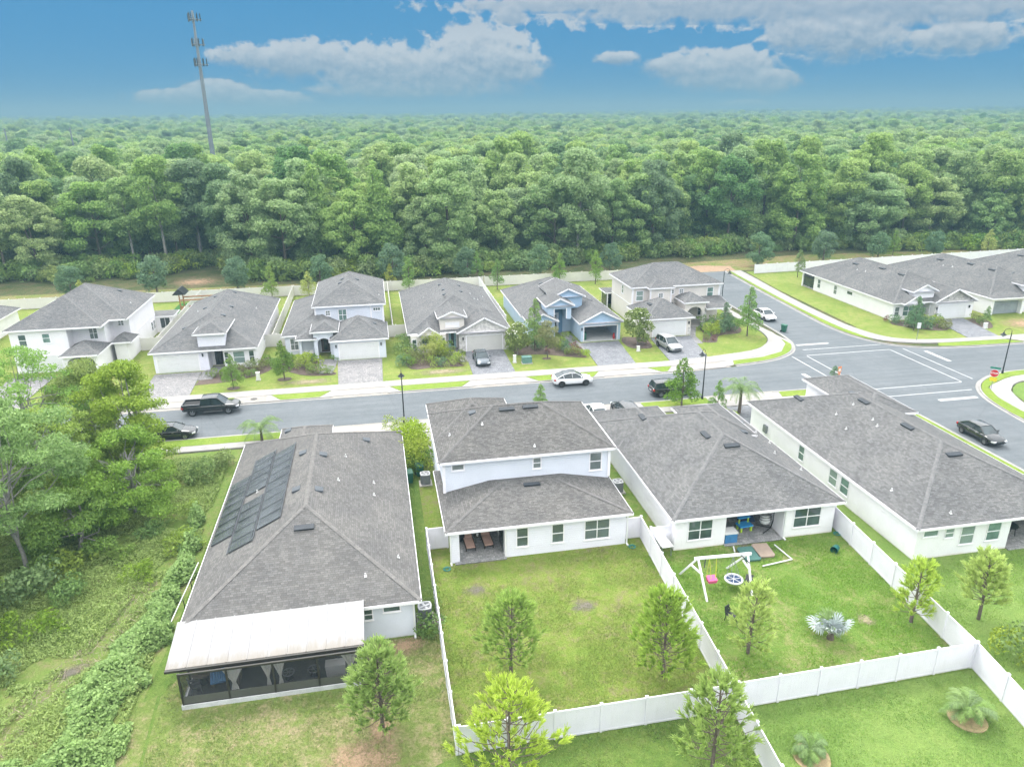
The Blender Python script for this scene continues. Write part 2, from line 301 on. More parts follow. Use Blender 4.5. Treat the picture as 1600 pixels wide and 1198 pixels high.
M('mulch', (0.115, 0.085, 0.07), 1.0, 0.4, 3.0, bmp=0.8, detail=6); M('straw', (0.40, 0.31, 0.17), 1.0, 0.25, 5.0, bmp=0.6); M('dirt', (0.135, 0.125, 0.10), 1.0, 0.3, 2.0, bmp=0.6, detail=8); M('red_dirt', (0.34, 0.23, 0.15), 1.0, 0.2, 1.2, bmp=0.5, detail=8)
M('bark', (0.13, 0.105, 0.085), 0.95, 0.3, 4.0, bmp=0.7); M('bark_pale', (0.25, 0.24, 0.225), 0.95, 0.3, 3.0, bmp=0.6); M('bark_dark', (0.06, 0.05, 0.042), 0.95, 0.3, 4.0)
grass('grass_verge', (0.175, 0.265, 0.042), (0.225, 0.305, 0.055), (0.25, 0.26, 0.09), 0.2, 1.0, 3)
grass('grass_front', (0.165, 0.235, 0.045), (0.230, 0.275, 0.070), (0.30, 0.265, 0.115), 0.42, 1.0, 11)
grass('grass_yard', (0.150, 0.225, 0.040), (0.215, 0.265, 0.052), (0.20, 0.165, 0.11), 0.55, 1.5, 21)
grass('grass_side', (0.100, 0.175, 0.035), (0.150, 0.22, 0.05), (0.20, 0.17, 0.10), 0.2, 1.3, 31)
grass('grass_dry', (0.145, 0.205, 0.050), (0.200, 0.235, 0.075), (0.31, 0.255, 0.16), 0.62, 1.3, 47)
grass('grass_lush', (0.145, 0.235, 0.055), (0.185, 0.268, 0.070), (0.19, 0.25, 0.08), 0.0, 0.9, 55)
grass('grass_swing', (0.125, 0.215, 0.040), (0.165, 0.240, 0.052), (0.26, 0.225, 0.125), 0.46, 1.6, 63)
grass('grass_wild', (0.14, 0.22, 0.05), (0.21, 0.26, 0.075), (0.22, 0.17, 0.12), 0.45, 1.2, 77)
grass('forest_floor', (0.060, 0.088, 0.030), (0.105, 0.120, 0.045), (0.16, 0.115, 0.08), 0.6, 1.0, 91)
grass('grass_back', (0.150, 0.205, 0.050), (0.200, 0.225, 0.070), (0.30, 0.20, 0.13), 0.75, 0.6, 95)
grass('turf', (0.04, 0.13, 0.03), (0.05, 0.15, 0.035), (0.06, 0.15, 0.04), 0.0, 1.0, 99)
leaf('leaf_forest', (0.225, 0.375, 0.110), (0.450, 0.590, 0.200), 0.48, 0.012, 0.25, ((0.36, 0.49, 0.24), (0.14, 0.27, 0.115)))
leaf('leaf_understory', (0.14, 0.25, 0.065), (0.26, 0.375, 0.10), 0.34, 0.03)
leaf('leaf_bright', (0.20, 0.33, 0.050), (0.32, 0.44, 0.075), 0.38, 0.02)
leaf('leaf_oak', (0.185, 0.340, 0.065), (0.330, 0.490, 0.100), 0.42, 0.02)
leaf('leaf_dark', (0.115, 0.225, 0.110), (0.175, 0.300, 0.130), 0.3, 0.01)
leaf('leaf_young', (0.15, 0.29, 0.06), (0.24, 0.38, 0.08), 0.36, 0.02); leaf('leaf_yellow', (0.33, 0.42, 0.06), (0.46, 0.50, 0.09), 0.38, 0.01)
leaf('leaf_shrub', (0.11, 0.22, 0.04), (0.22, 0.33, 0.06), 0.3, 0.03); leaf('leaf_lime', (0.25, 0.37, 0.04), (0.35, 0.44, 0.06), 0.32, 0.01); leaf('leaf_olive', (0.17, 0.20, 0.07), (0.27, 0.29, 0.10), 0.28, 0.02); leaf('leaf_red', (0.16, 0.06, 0.06), (0.24, 0.09, 0.07), 0.25)
leaf('needle', (0.32, 0.49, 0.105), (0.44, 0.58, 0.135), 0.40, 0.0, 0.1); leaf('needle_lime', (0.45, 0.62, 0.105), (0.58, 0.70, 0.135), 0.42, 0.0, 0.1); leaf('needle_dark', (0.115, 0.215, 0.065), (0.20, 0.315, 0.085), 0.34, 0.0, 0.1)
leaf('frond', (0.14, 0.25, 0.07), (0.25, 0.36, 0.11), 0.3, 0.0); leaf('frond_silver', (0.38, 0.45, 0.45), (0.54, 0.59, 0.59), 0.2, 0.0); leaf('blossom', (0.66, 0.66, 0.54), (0.74, 0.74, 0.64), 0.2)
leaf('weed', (0.25, 0.37, 0.085), (0.38, 0.47, 0.125), 0.36, 0.02); leaf('weed_leafy', (0.19, 0.36, 0.06), (0.30, 0.46, 0.085), 0.34, 0.01); leaf('dry_stem', (0.30, 0.24, 0.16), (0.42, 0.34, 0.22), 0.1)
M('metal_black', (0.022, 0.026, 0.03), 0.45, 0.1, 3.0, 0.4); M('metal_galv', (0.20, 0.225, 0.255), 0.5, 0.1, 0.6, 0.3); M('metal_grey', (0.23, 0.245, 0.26), 0.5, 0.1, 2.0, 0.4); M('bronze', (0.040, 0.038, 0.033), 0.5, 0.1, 2.0, 0.2); M('bronze_panel', (0.085, 0.088, 0.075), 0.6, 0.08, 1.0)
M('rubber', (0.018, 0.018, 0.019), 0.85, 0.15, 5.0); M('rim', (0.32, 0.33, 0.34), 0.3, 0.06, 5.0, 0.8); M('rim_dark', (0.1, 0.105, 0.11), 0.35, 0.06, 5.0, 0.7)
M('paint_black', (0.010, 0.012, 0.013), 0.22, 0.1, 1.0, 0.0, coat=0.8); M('paint_white', (0.74, 0.75, 0.76), 0.3, 0.02, 1.0, coat=0.5); M('paint_silver', (0.42, 0.43, 0.44), 0.3, 0.03, 1.0, 0.35, coat=0.6); M('paint_slate', (0.085, 0.105, 0.125), 0.25, 0.05, 1.0, 0.35, coat=0.8)
M('lamp_clear', (0.62, 0.64, 0.66), 0.15, 0.05); M('lamp_red', (0.38, 0.02, 0.02), 0.2, 0.1); M('plate', (0.6, 0.6, 0.6), 0.5, 0.05); M('headrow', (0.5, 0.52, 0.54), 0.15, 0.05)
M('bin_green', (0.02, 0.12, 0.075), 0.5, 0.1); M('utility_green', (0.10, 0.21, 0.19), 0.6, 0.12); M('ac_grey', (0.17, 0.18, 0.19), 0.55, 0.12, 14.0, 0.2); M('ac_top', (0.45, 0.46, 0.47), 0.5, 0.1); M('pad', (0.46, 0.44, 0.40), 0.9, 0.1)
M('cushion', (0.42, 0.27, 0.22), 0.9, 0.1, 4.0); M('wicker', (0.05, 0.04, 0.035), 0.8, 0.3, 20.0); M('play_blue', (0.03, 0.28, 0.62), 0.5, 0.06); M('play_lime', (0.42, 0.62, 0.05), 0.5, 0.06); M('play_pink', (0.68, 0.10, 0.26), 0.5, 0.08); M('rope_yellow', (0.55, 0.58, 0.06), 0.7, 0.1); M('tarp_blue', (0.04, 0.17, 0.36), 0.7, 0.15, 3.0); M('navy', (0.02, 0.045, 0.11), 0.8, 0.15); M('fabric_grey', (0.42, 0.42, 0.42), 0.9, 0.1, 5.0); M('fabric_white', (0.62, 0.63, 0.64), 0.9, 0.06, 5.0); M('curtain', (0.78, 0.77, 0.75), 0.95, 0.08, 4.0)
M('mat_green', (0.06, 0.15, 0.13), 0.8, 0.12, 2.0); M('mat_tan', (0.31, 0.24, 0.19), 0.8, 0.12, 2.0); M('plastic_black', (0.02, 0.022, 0.025), 0.5, 0.1); M('bucket_green', (0.0, 0.10, 0.085), 0.45, 0.1); M('wood_orange', (0.33, 0.17, 0.075), 0.8, 0.2, 4.0); M('wood_grey', (0.20, 0.17, 0.14), 0.9, 0.25, 4.0); M('plastic_white', (0.72, 0.72, 0.72), 0.45, 0.04); M('hose_teal', (0.02, 0.20, 0.17), 0.5, 0.1)
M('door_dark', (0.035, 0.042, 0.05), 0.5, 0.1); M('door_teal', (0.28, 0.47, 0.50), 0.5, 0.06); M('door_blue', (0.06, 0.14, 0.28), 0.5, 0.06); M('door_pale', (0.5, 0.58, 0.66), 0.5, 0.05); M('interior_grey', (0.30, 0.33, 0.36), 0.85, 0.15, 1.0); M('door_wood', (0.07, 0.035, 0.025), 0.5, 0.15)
M('sign_red', (0.55, 0.02, 0.03), 0.4, 0.04); M('sign_yellow', (0.72, 0.58, 0.03), 0.4, 0.04); M('sign_white', (0.75, 0.75, 0.75), 0.4, 0.03); M('sign_green', (0.02, 0.22, 0.15), 0.4, 0.04); M('sign_orange', (0.75, 0.25, 0.12), 0.5, 0.05); M('iron', (0.09, 0.085, 0.08), 0.7, 0.2, 8.0)
pan_roof(); M('lanai_floor_shade', (0.10, 0.105, 0.11), 0.8, 0.2, 1.2); M('slab_pale', (0.52, 0.53, 0.53), 0.85, 0.16, 1.4, detail=8); M('float_blue', (0.13, 0.33, 0.62), 0.5, 0.1, 6.0)
def screen_mat():
    m, t, g, b, o = new_mat('screen_mesh')
    b.inputs['Base Color'].default_value = (0.03, 0.033, 0.036, 1); b.inputs['Roughness'].default_value = 0.8
    tp = N(t, 'ShaderNodeBsdfTransparent'); mx = N(t, 'ShaderNodeMixShader'); mx.inputs[0].default_value = 0.52
    t.links.new(tp.outputs[0], mx.inputs[1]); t.links.new(b.outputs[0], mx.inputs[2]); t.links.new(mx.outputs[0], o.inputs[0])
screen_mat()
def solar_mat():
    m, t, g, b, o = new_mat('solar_black')
    uv = N(t, 'ShaderNodeTexCoord').outputs['Object']; s = N(t, 'ShaderNodeSeparateXYZ'); t.links.new(uv, s.inputs[0])
    n = g.noise(uv, 0.7, 4, 0.6)
    t.links.new(g.mix(g.ss(n, 0.3, 0.7), (0.055, 0.066, 0.075), (0.115, 0.132, 0.145)), b.inputs['Base Color'])
    t.links.new(g.mr(n, 0.3, 0.7, 0.06, 0.2), b.inputs['Roughness']); b.inputs['Specular IOR Level'].default_value = 0.8; b.inputs['Metallic'].default_value = 0.55
    bump(t, g, b, g.m('SINE', g.m('MULTIPLY', s.outputs[1], 180.0)), 0.25, 0.01)
solar_mat()

# ------------------------------------------------------------------ mesh helpers
def tag(o, label=None, cat=None, group=None, kind=None):
    if label: o['label'] = label
    if cat: o['category'] = cat
    if group: o['group'] = group
    if kind: o['kind'] = kind
    return o
def empty(name, loc, rz=0.0):
    o = bpy.data.objects.new(name, None); COL.objects.link(o); o.location = loc; o.rotation_euler = (0, 0, rz); o.empty_display_size = 0.3
    return o
def thing(name, label, cat, loc=(0, 0, 0), rz=0.0, group=None):
    return tag(empty(name, loc, rz), label, cat, group)
def link(name, me, parent=None, loc=(0, 0, 0), rz=0.0):
    o = bpy.data.objects.new(name, me); COL.objects.link(o); o.location = loc; o.rotation_euler = (0, 0, rz); o.parent = parent
    return o
def copy_tree(o, parent=None):
    c = o.copy(); COL.objects.link(c); c.parent = parent
    for ch in list(o.children): copy_tree(ch, c)
    return c
class MB:
    """collects faces; world-space builders pass org = the parent's location"""
    def __init__(s, org=(0, 0, 0)): s.v = []; s.f = []; s.m = []; s.uv = []; s.o = org
    def face(s, pts, mi=0, uv=None):
        b = len(s.v); s.v.extend(pts); s.f.append(tuple(range(b, b + len(pts)))); s.m.append(mi); s.uv.append(uv)
    def box(s, x0, x1, y0, y1, z0, z1, mi=0):
        if x0 > x1: x0, x1 = x1, x0
        if y0 > y1: y0, y1 = y1, y0
        P = [(x0, y0, z0), (x1, y0, z0), (x1, y1, z0), (x0, y1, z0), (x0, y0, z1), (x1, y0, z1), (x1, y1, z1), (x0, y1, z1)]
        for q in ((0, 3, 2, 1), (4, 5, 6, 7), (0, 1, 5, 4), (1, 2, 6, 5), (2, 3, 7, 6), (3, 0, 4, 7)): s.face([P[i] for i in q], mi)
    def hexa(s, P, mi=0):
        for q in ((0, 3, 2, 1), (4, 5, 6, 7), (0, 1, 5, 4), (1, 2, 6, 5), (2, 3, 7, 6), (3, 0, 4, 7)): s.face([P[i] for i in q], mi)
    def obox(s, c, X, Y, Z, mi=0):
        c = Vector(c); X = Vector(X) / 2; Y = Vector(Y) / 2; Z = Vector(Z) / 2
        s.hexa([tuple(c + a * X + b * Y + d * Z) for d in (-1, 1) for a, b in ((-1, -1), (1, -1), (1, 1), (-1, 1))], mi)
    def bar(s, p, q, w, h, mi=0):
        p = Vector(p); q = Vector(q); d = q - p; L = d.length
        if L < 1e-6: return
        d.normalize(); up = Vector((0, 0, 1)) if abs(d.z) < 0.95 else Vector((1, 0, 0)); sd_ = d.cross(up).normalized(); u2 = sd_.cross(d)
        s.obox((p + q) / 2, d * L, sd_ * w, u2 * h, mi)
    def tube(s, pts, rs, n=6, mi=0, cap=True):
        pts = [Vector(p) for p in pts]; rings = []
        if not hasattr(rs, '__len__'): rs = [rs] * len(pts)
        for i, p in enumerate(pts):
            d = (pts[min(i + 1, len(pts) - 1)] - pts[max(i - 1, 0)]).normalized()
            a = d.cross(Vector((0, 0, 1)) if abs(d.z) < 0.9 else Vector((1, 0, 0))).normalized(); b = d.cross(a)
            rings.append([tuple(p + (a * math.cos(2 * math.pi * k / n) + b * math.sin(2 * math.pi * k / n)) * rs[i]) for k in range(n)])
        for i in range(len(rings) - 1):
            for k in range(n): s.face([rings[i][k], rings[i][(k + 1) % n], rings[i + 1][(k + 1) % n], rings[i + 1][k]], mi)
        if cap: s.face(rings[0], mi); s.face(rings[-1][::-1], mi)
    def cyl(s, c, r, h, n=16, mi=0, r2=None):
        s.tube([c, (c[0], c[1], c[2] + h)], [r, r if r2 is None else r2], n, mi)
    def slab(s, poly, z0, z1, mi=0, mside=None):
        tri = tessellate_polygon([[Vector((x, y, 0)) for x, y in poly]])
        area = sum(poly[i][0] * poly[(i + 1) % len(poly)][1] - poly[(i + 1) % len(poly)][0] * poly[i][1] for i in range(len(poly)))
        for t in tri:
            a, b, c = [poly[i] for i in t]
            if (b[0] - a[0]) * (c[1] - a[1]) - (c[0] - a[0]) * (b[1] - a[1]) < 0: b, c = c, b
            s.face([(*a, z1), (*b, z1), (*c, z1)], mi)
        if z1 > z0 + 1e-4:
            P = poly if area > 0 else poly[::-1]
            for i in range(len(P)):
                a, b = P[i], P[(i + 1) % len(P)]; s.face([(*a, z0), (*b, z0), (*b, z1), (*a, z1)], mi if mside is None else mside)
    def mesh(s, name, mats, smooth=False):
        me = bpy.data.meshes.new(name)
        ox, oy, oz = s.o
        vs = [(x - ox, y - oy, z - oz) for x, y, z in s.v]
        me.from_pydata(vs, [], s.f)
        for m in (mats if isinstance(mats, (list, tuple)) else [mats]): me.materials.append(MATS[m])
        if any(s.m): me.polygons.foreach_set('material_index', s.m)
        if any(u for u in s.uv):
            L = me.uv_layers.new(name='UVMap'); k = 0
            for f, u in zip(s.f, s.uv):
                for i in range(len(f)):
                    L.data[k].uv = u[i] if u else (0, 0); k += 1
        if smooth: me.polygons.foreach_set('use_smooth', [True] * len(s.f))
        me.update()
        return me
    def build(s, name, mats, parent=None, smooth=False, loc=(0, 0, 0), rz=0.0):
        me = s.mesh(name, mats, smooth)
        if smooth:      # weld so that shading is continuous
            import bmesh
            bm = bmesh.new(); bm.from_mesh(me); bmesh.ops.remove_doubles(bm, verts=bm.verts, dist=1e-4); bm.to_mesh(me); bm.free()
        return link(name, me, parent, loc, rz)
def np_mesh(name, V, F, mats, midx=None):
    """V (n,3), F list of (k,4)/(k,3) int arrays"""
    me = bpy.data.meshes.new(name)
    if not isinstance(F, list): F = [F]
    me.vertices.add(len(V)); me.vertices.foreach_set('co', np.asarray(V, np.float32).ravel())
    tot = sum(f.size for f in F); me.loops.add(tot); me.loops.foreach_set('vertex_index', np.concatenate([f.ravel() for f in F]).astype(np.int32))
    npoly = sum(len(f) for f in F); me.polygons.add(npoly)
    sizes = np.concatenate([np.full(len(f), f.shape[1], np.int32) for f in F]); starts = np.concatenate([[0], np.cumsum(sizes)[:-1]]).astype(np.int32)
    me.polygons.foreach_set('loop_start', starts)
    if midx is not None: me.polygons.foreach_set('material_index', np.asarray(midx, np.int32))
    for m in (mats if isinstance(mats, (list, tuple)) else [mats]): me.materials.append(MATS[m])
    me.update(calc_edges=True); me.validate()
    return me
def offset_path(path, d):
    out = []
    for i, p in enumerate(path):
        a = path[max(i - 1, 0)]; b = path[min(i + 1, len(path) - 1)]
        tx, ty = b[0] - a[0], b[1] - a[1]; L = math.hypot(tx, ty); out.append((p[0] - ty / L * d, p[1] + tx / L * d))
    return out
def smooth_path(path, k=5):
    out = []
    n = len(path)
    for i in range(n - 1):
        p0, p1, p2, p3 = path[max(i - 1, 0)], path[i], path[i + 1], path[min(i + 2, n - 1)]
        for j in range(k):
            t = j / k
            out.append(tuple(0.5 * ((2 * p1[c]) + (-p0[c] + p2[c]) * t + (2 * p0[c] - 5 * p1[c] + 4 * p2[c] - p3[c]) * t * t + (-p0[c] + 3 * p1[c] - 3 * p2[c] + p3[c]) * t ** 3) for c in (0, 1)))
    out.append(path[-1]); return out
def ribbon(mb, path, d0, d1, z0, z1, mi=0):
    A = offset_path(path, d0); B = offset_path(path, d1)
    for i in range(len(path) - 1):
        a, b, c, d = A[i], A[i + 1], B[i + 1], B[i]
        if d1 < d0: a, b, c, d = d, c, b, a
        mb.face([(*a, z1), (*b, z1), (*c, z1), (*d, z1)], mi)
        mb.face([(*a, z0), (*b, z0), (*b, z1), (*a, z1)], mi); mb.face([(*c, z0), (*d, z0), (*d, z1), (*c, z1)], mi)
def struct(name, mb, mats): return tag(mb.build(name, mats), kind='structure')

# ------------------------------------------------------------------ ground to the horizon
def far_z(x, y):
    d = np.hypot(x, y); t = np.clip((d - 1400) / 2600, 0, 1); return 13.0 * t * t * (3 - 2 * t) + 2.5 * t * np.sin(x / 330.0 + y / 900.0)
xs = np.concatenate([np.linspace(-5200, -500, 26), np.linspace(-420, 420, 22), np.linspace(500, 5200, 26)]); ys = np.concatenate([np.linspace(-260, 400, 14), np.linspace(500, 5600, 40)])
XX, YY = np.meshgrid(xs, ys); V = np.stack([XX.ravel(), YY.ravel(), far_z(XX, YY).ravel()], 1)
nx, ny = len(xs), len(ys); I = np.arange(nx * ny).reshape(ny, nx)
F4 = np.stack([I[:-1, :-1].ravel(), I[:-1, 1:].ravel(), I[1:, 1:].ravel(), I[1:, :-1].ravel()], 1)
tag(link('ground', np_mesh('ground', V, F4, 'forest_floor')), kind='structure')
# ------------------------------------------------------------------ roads
NW = smooth_path([(36, 79.15), (41, 79.5), (46, 80.1), (50, 81.1), (53.4, 83.3), (55.3, 86.2), (56.3, 89.8), (56.7, 96)], 4)
NE = smooth_path([(64.9, 96), (64.9, 92), (65.4, 88.3), (66.8, 85.0), (69, 82.7), (72.7, 81.1), (79, 80.4), (86, 80.3)], 4)
SE = smooth_path([(86, 71.3), (77.5, 71.4), (73, 71.0), (69.3, 69.4), (66.8, 67.3), (65.0, 64.2), (64.0, 60), (63.5, 56)], 4)
SW = smooth_path([(55.1, 56), (55.0, 61.5), (54.2, 66), (52.2, 69.2), (49, 70.7), (45, 70.9)], 4)
outline = [(-150, 79.1), (-150, 70.9)] + SW[::-1] + [(55.1, 5), (63.4, 5)] + SE[::-1] + [(175, 71.3), (175, 80.3)] + NE[::-1] + [(66.5, 116), (68.4, 134.5), (59.0, 134.5), (57.4, 112)] + NW[::-1]
rb = MB(); rb.slab(outline, 0.02, 0.03); road = struct('road', rb, 'asphalt')
def marking(x0, x1, y0, y1, rz=None):
    m = MB(); m.box(x0, x1, y0, y1, 0.03, 0.036); return m.build('road_marking', 'road_paint', road)
marking(52.31, 52.47, 71.4, 82.0); marking(54.31, 54.47, 69.2, 81.7)
marking(54.5, 66.6, 81.88, 82.04); marking(55.3, 66.9, 84.13, 84.29)
marking(66.53, 66.69, 69.2, 81.85); marking(68.53, 68.69, 69.8, 82.0)
marking(54.5, 66.5, 69.02, 69.18); marking(54.9, 65.8, 66.63, 66.79)
marking(55.6, 60.4, 86.0, 86.55); marking(70.5, 71.05, 76.0, 80.4); marking(59.8, 64.6, 64.3, 64.85); marking(49.8, 50.35, 71.6, 75.6)
# kerbs (with gaps at the driveways)
kb = MB()
def kerb(path, side): ribbon(kb, path, 0.0, side * 0.34, 0.0, 0.052); ribbon(kb, path, side * 0.34, side * 0.5, 0.0, 0.15)
DRV = [(-45, -40), (-27.6, -22.0), (-5.5, -0.1), (10.7, 16.1), (26.6, 31.8), (36.2, 42.2)]
xs_ = -150
for a, b in DRV + [(None, None)]:
    e = a - 0.4 if a is not None else 36
    if e > xs_ + 0.2: kerb([(xs_, 79.1), (e, 79.1)], 1)
    if a is not None: xs_ = b + 0.4
kerb([(x, y) for x, y in NW if x > 42.6 or y > 80.5] + [(57.4, 112), (59.0, 134.5)], 1)
kerb([(68.4, 134.5), (66.5, 116)] + NE + [(88, 80.3)], 1); kerb([(97, 80.3), (175, 80.3)], 1)
kerb([(175, 71.3)] + SE + [(63.4, 5)], 1)
kerb([(55.1, 5)] + SW + [(43.2, 70.9)], 1); kerb([(35.4, 70.9), (26.8, 70.9)], 1); kerb([(20.6, 70.9), (9, 70.9)], 1); kerb([(3.5, 70.9), (0.5, 70.9)], 1); kerb([(-5.5, 70.9), (-150, 70.9)], 1)
struct('kerb', kb, 'kerb_concrete')
# pavements
pv_ = MB()
pv_.slab([(-150, 81.4), (36, 81.5)] + smooth_path([(41.7, 81.8), (47, 82.5), (51.4, 84.4), (54.2, 87.6), (55.4, 91.9), (55.3, 95.6), (55.8, 112), (57.4, 134)], 4) + smooth_path([(55.9, 134), (54.3, 112), (54.2, 97), (54.1, 93.2), (53.3, 89.9), (51.5, 87.3), (48.4, 85.2), (41.7, 83.9)], 4) + [(36, 83.4), (-150, 83.2)], 0.0, 0.15)
pv_.slab(smooth_path([(69.6, 134), (67.6, 113.6), (66.7, 101.3), (66.5, 92.9), (67.2, 87.4), (69.2, 84.9), (73.5, 83.2), (80, 82.7), (88, 82.5)], 4) + [(175, 82.5), (175, 84.0)] + smooth_path([(88, 84.0), (80.3, 84.1), (73.4, 84.9), (69.9, 87.0), (68.3, 92.5), (68.4, 99.8), (69.3, 111.8), (71.2, 128), (71.8, 134)], 4), 0.0, 0.15)
pv_.slab([(175, 69.7)] + smooth_path([(84, 69.7), (75.6, 69.6), (73.0, 69.1), (70.6, 68.1), (68.1, 66.7), (66.6, 63.8), (65.9, 60), (65.6, 50)], 4) + smooth_path([(67.5, 50), (67.6, 60), (69.2, 64.6), (70.5, 66.1), (72.2, 67.3), (75, 67.9), (84, 68.0)], 4) + [(175, 68.0)], 0.0, 0.15)
pv_.slab([(-150, 67.4), (36, 67.5), (48, 67.6), (48, 68.9), (36, 68.8), (-150, 68.7)], 0.0, 0.15)
pv_.box(-150, 42.0, 79.61, 81.42, 0, 0.128); pv_.slab([(42.0, 79.9)] + [(x - 0.25, y + 0.45) for x, y in NW if 42.3 < x < 56 and y < 91] + [(55.3, 92), (54.0, 87.5), (51.4, 84.3), (47, 82.45), (42.0, 81.75)], 0, 0.127); pv_.box(-150, 46, 68.68, 70.38, 0, 0.128)
struct('pavement', pv_, 'concrete')
# driveway aprons
ap = MB()
for a, b in DRV[:-1]: ap.hexa([(a - 0.7, 79.05, 0.0), (b + 0.7, 79.05, 0.0), (b, 81.38, 0.0), (a, 81.38, 0.0), (a - 0.7, 79.05, 0.055), (b + 0.7, 79.05, 0.055), (b, 81.38, 0.147), (a, 81.38, 0.147)])
ap.hexa([(35.6, 79.1, 0.0), (42.8, 79.75, 0.0), (42.0, 81.75, 0.0), (36.2, 81.45, 0.0), (35.6, 79.1, 0.055), (42.8, 79.75, 0.055), (42.0, 81.75, 0.147), (36.2, 81.45, 0.147)])
ap.box(-16.6, -13.2, 79.62, 81.38, 0, 0.147)
for a, b in ((20.9, 26.5), (35.6, 43.0), (3.7, 8.8), (-5.3, 0.3)): ap.hexa([(a, 68.72, 0), (b, 68.72, 0), (b + 0.5, 70.95, 0), (a - 0.5, 70.95, 0), (a, 68.72, 0.147), (b, 68.72, 0.147), (b + 0.5, 70.95, 0.055), (a - 0.5, 70.95, 0.055)])
for a, b in ((84.5, 97),): ap.hexa([(88, 80.25, 0), (97, 80.25, 0), (96.5, 82.48, 0), (85.5, 82.48, 0), (88, 80.25, 0.055), (97, 80.25, 0.055), (96.5, 82.48, 0.147), (85.5, 82.48, 0.147)])
struct('driveway_apron', ap, 'concrete_stained')
dv = MB(); dv.cyl((-14.6, 80.5, 0.147), 0.38, 0.012, 16); tag(dv.build('manhole_cover', 'iron'), 'round iron manhole cover in the concrete by the kerb', 'manhole cover')
# verges: grass strips between kerb and pavement
vg = MB()
def strip(x0, x1, y0, y1, cut0=0.0, cut1=0.0): vg.slab([(x0 + cut0, y0), (x1 - cut1, y0), (x1, y1), (x0, y1)], 0, 0.165)
for a, b in ((-150, -46.5), (-39, -28.4), (-21.2, -16.8), (-12.8, -6.2), (0.6, 10.0), (16.9, 26.0), (32.4, 35.5)): strip(a, b, 79.62, 81.36, 1.2, 1.2)
vg.slab([(43.4, 80.25)] + [(x - 0.3, y + 0.48) for x, y in NW if 45 < x < 55.6] + [(55.0, 89.2), (54.4, 87.0), (52.0, 83.9), (48.5, 82.3), (44, 81.7)], 0, 0.165)
for a, b in ((-150, -6.2), (1.2, 3.0), (9.6, 20.0), (27.4, 35.0)): strip(a, b, 68.74, 70.36, 0, 0)
vg.slab([(43.9, 70.36), (43.5, 68.95), (50.4, 68.2), (53.0, 62), (53.4, 5), (54.6, 5), (54.55, 61), (53.6, 66), (51.8, 68.7), (48.8, 70.2)], 0, 0.165)
vg.slab([(175, 70.8)] + [(x + 0.35, y - 0.45) for x, y in SE if x > 63.9] + [(64.5, 50), (65.55, 50), (65.85, 60), (66.5, 63.8), (68.0, 66.8), (70.5, 68.2), (73, 69.2), (77, 69.75), (175, 69.75)], 0, 0.165)
vg.slab([(65.45, 95), (65.5, 92), (66.0, 88.6), (67.2, 86.0), (67.1, 87.3), (66.42, 92.5), (66.6, 101.3), (67.5, 113.5), (69.4, 133), (68.95, 133), (67.05, 115)], 0, 0.165)
vg.slab([(73.8, 81.6), (79, 80.92), (86.5, 80.85), (84.8, 82.46), (76.5, 82.7), (74.6, 82.8)], 0, 0.165)
vg.slab([(97.5, 80.82), (175, 80.82), (175, 82.46), (97.5, 82.46)], 0, 0.165)
struct('grass_verge', vg, 'grass_verge')
# lawns
def lawn(poly, mat, z=0.03):
    m = MB(); m.slab(poly, z, z); return struct('lawn', m, mat)
lawn([(-150, 83.2), (36, 83.4), (41.7, 83.9), (48.4, 85.2), (51.5, 87.3), (53.3, 89.9), (54.1, 93.2), (54.2, 97), (54.2, 131.8), (-150, 131.8)], 'grass_front')
lawn([(69.0, 92.5), (68.4, 92.4), (70, 87), (73.4, 84.9), (80.3, 84.1), (175, 84.0), (175, 133), (72.5, 133), (70.5, 118)], 'grass_front')
lawn([(-150, 131.9), (60, 131.9), (60, 141), (20, 140), (-20, 142), (-150, 146)], 'grass_back', 0.02)
lawn([(54, 134.5), (175, 134.2), (175, 141), (120, 145), (90, 147), (62, 144)], 'grass_back', 0.034)
lawn([(-40, 5), (53.5, 5), (53.5, 67.35), (-40, 67.35)], 'grass_side', 0.012)
lawn([(2.25, 27.8), (17.0, 27.8), (18.0, 44.6), (18.0, 67.4), (2.25, 67.4)], 'grass_yard')
lawn([(17.06, 27.8), (31.85, 28.0), (33.0, 44), (33.2, 67.4), (18.06, 67.4), (18.06, 44.6)], 'grass_swing')
lawn([(31.9, 28.0), (31.2, 22), (30, 10), (53.2, 10), (53.2, 62), (50.2, 67.5), (33.26, 67.4), (33.06, 44)], 'grass_lush')
lawn([(16.95, 27.74), (31.8, 27.94), (31.1, 22), (29.8, 10), (15.9, 10)], 'grass_lush', 0.034)
lawn([(2.2, 27.74), (16.9, 27.74), (15.85, 10), (-8, 10), (-8, 24)], 'grass_side', 0.026)
lawn([(-13.6, 35), (-13, 26), (-8.1, 24), (-8.1, 10), (-13, 10), (-18, 20), (-16, 28), (-14.4, 34.5)], 'grass_dry', 0.022)
lawn([(-8.0, 24.1), (2.15, 27.7), (2.15, 37.0), (-12.4, 37.0), (-13.4, 34.8), (-12.9, 26), (-8.05, 24.1)], 'grass_dry', 0.028)
lawn([(2.19, 37.05), (2.19, 67.4), (-13.9, 67.4), (-13.9, 40), (-12.5, 37.05)], 'grass_side')
lawn([(-150, 67.3), (-13.95, 67.3), (-13.95, 40), (-14.3, 34), (-17.9, 20), (-13.2, 8), (-150, 8)], 'grass_wild', 0.02)
lawn([(67.6, 50), (67.7, 60), (69.3, 64.6), (70.6, 66.1), (72.3, 67.3), (75, 67.9), (84, 68.0), (175, 68.0), (175, 10), (67.6, 10)], 'grass_lush', 0.05)
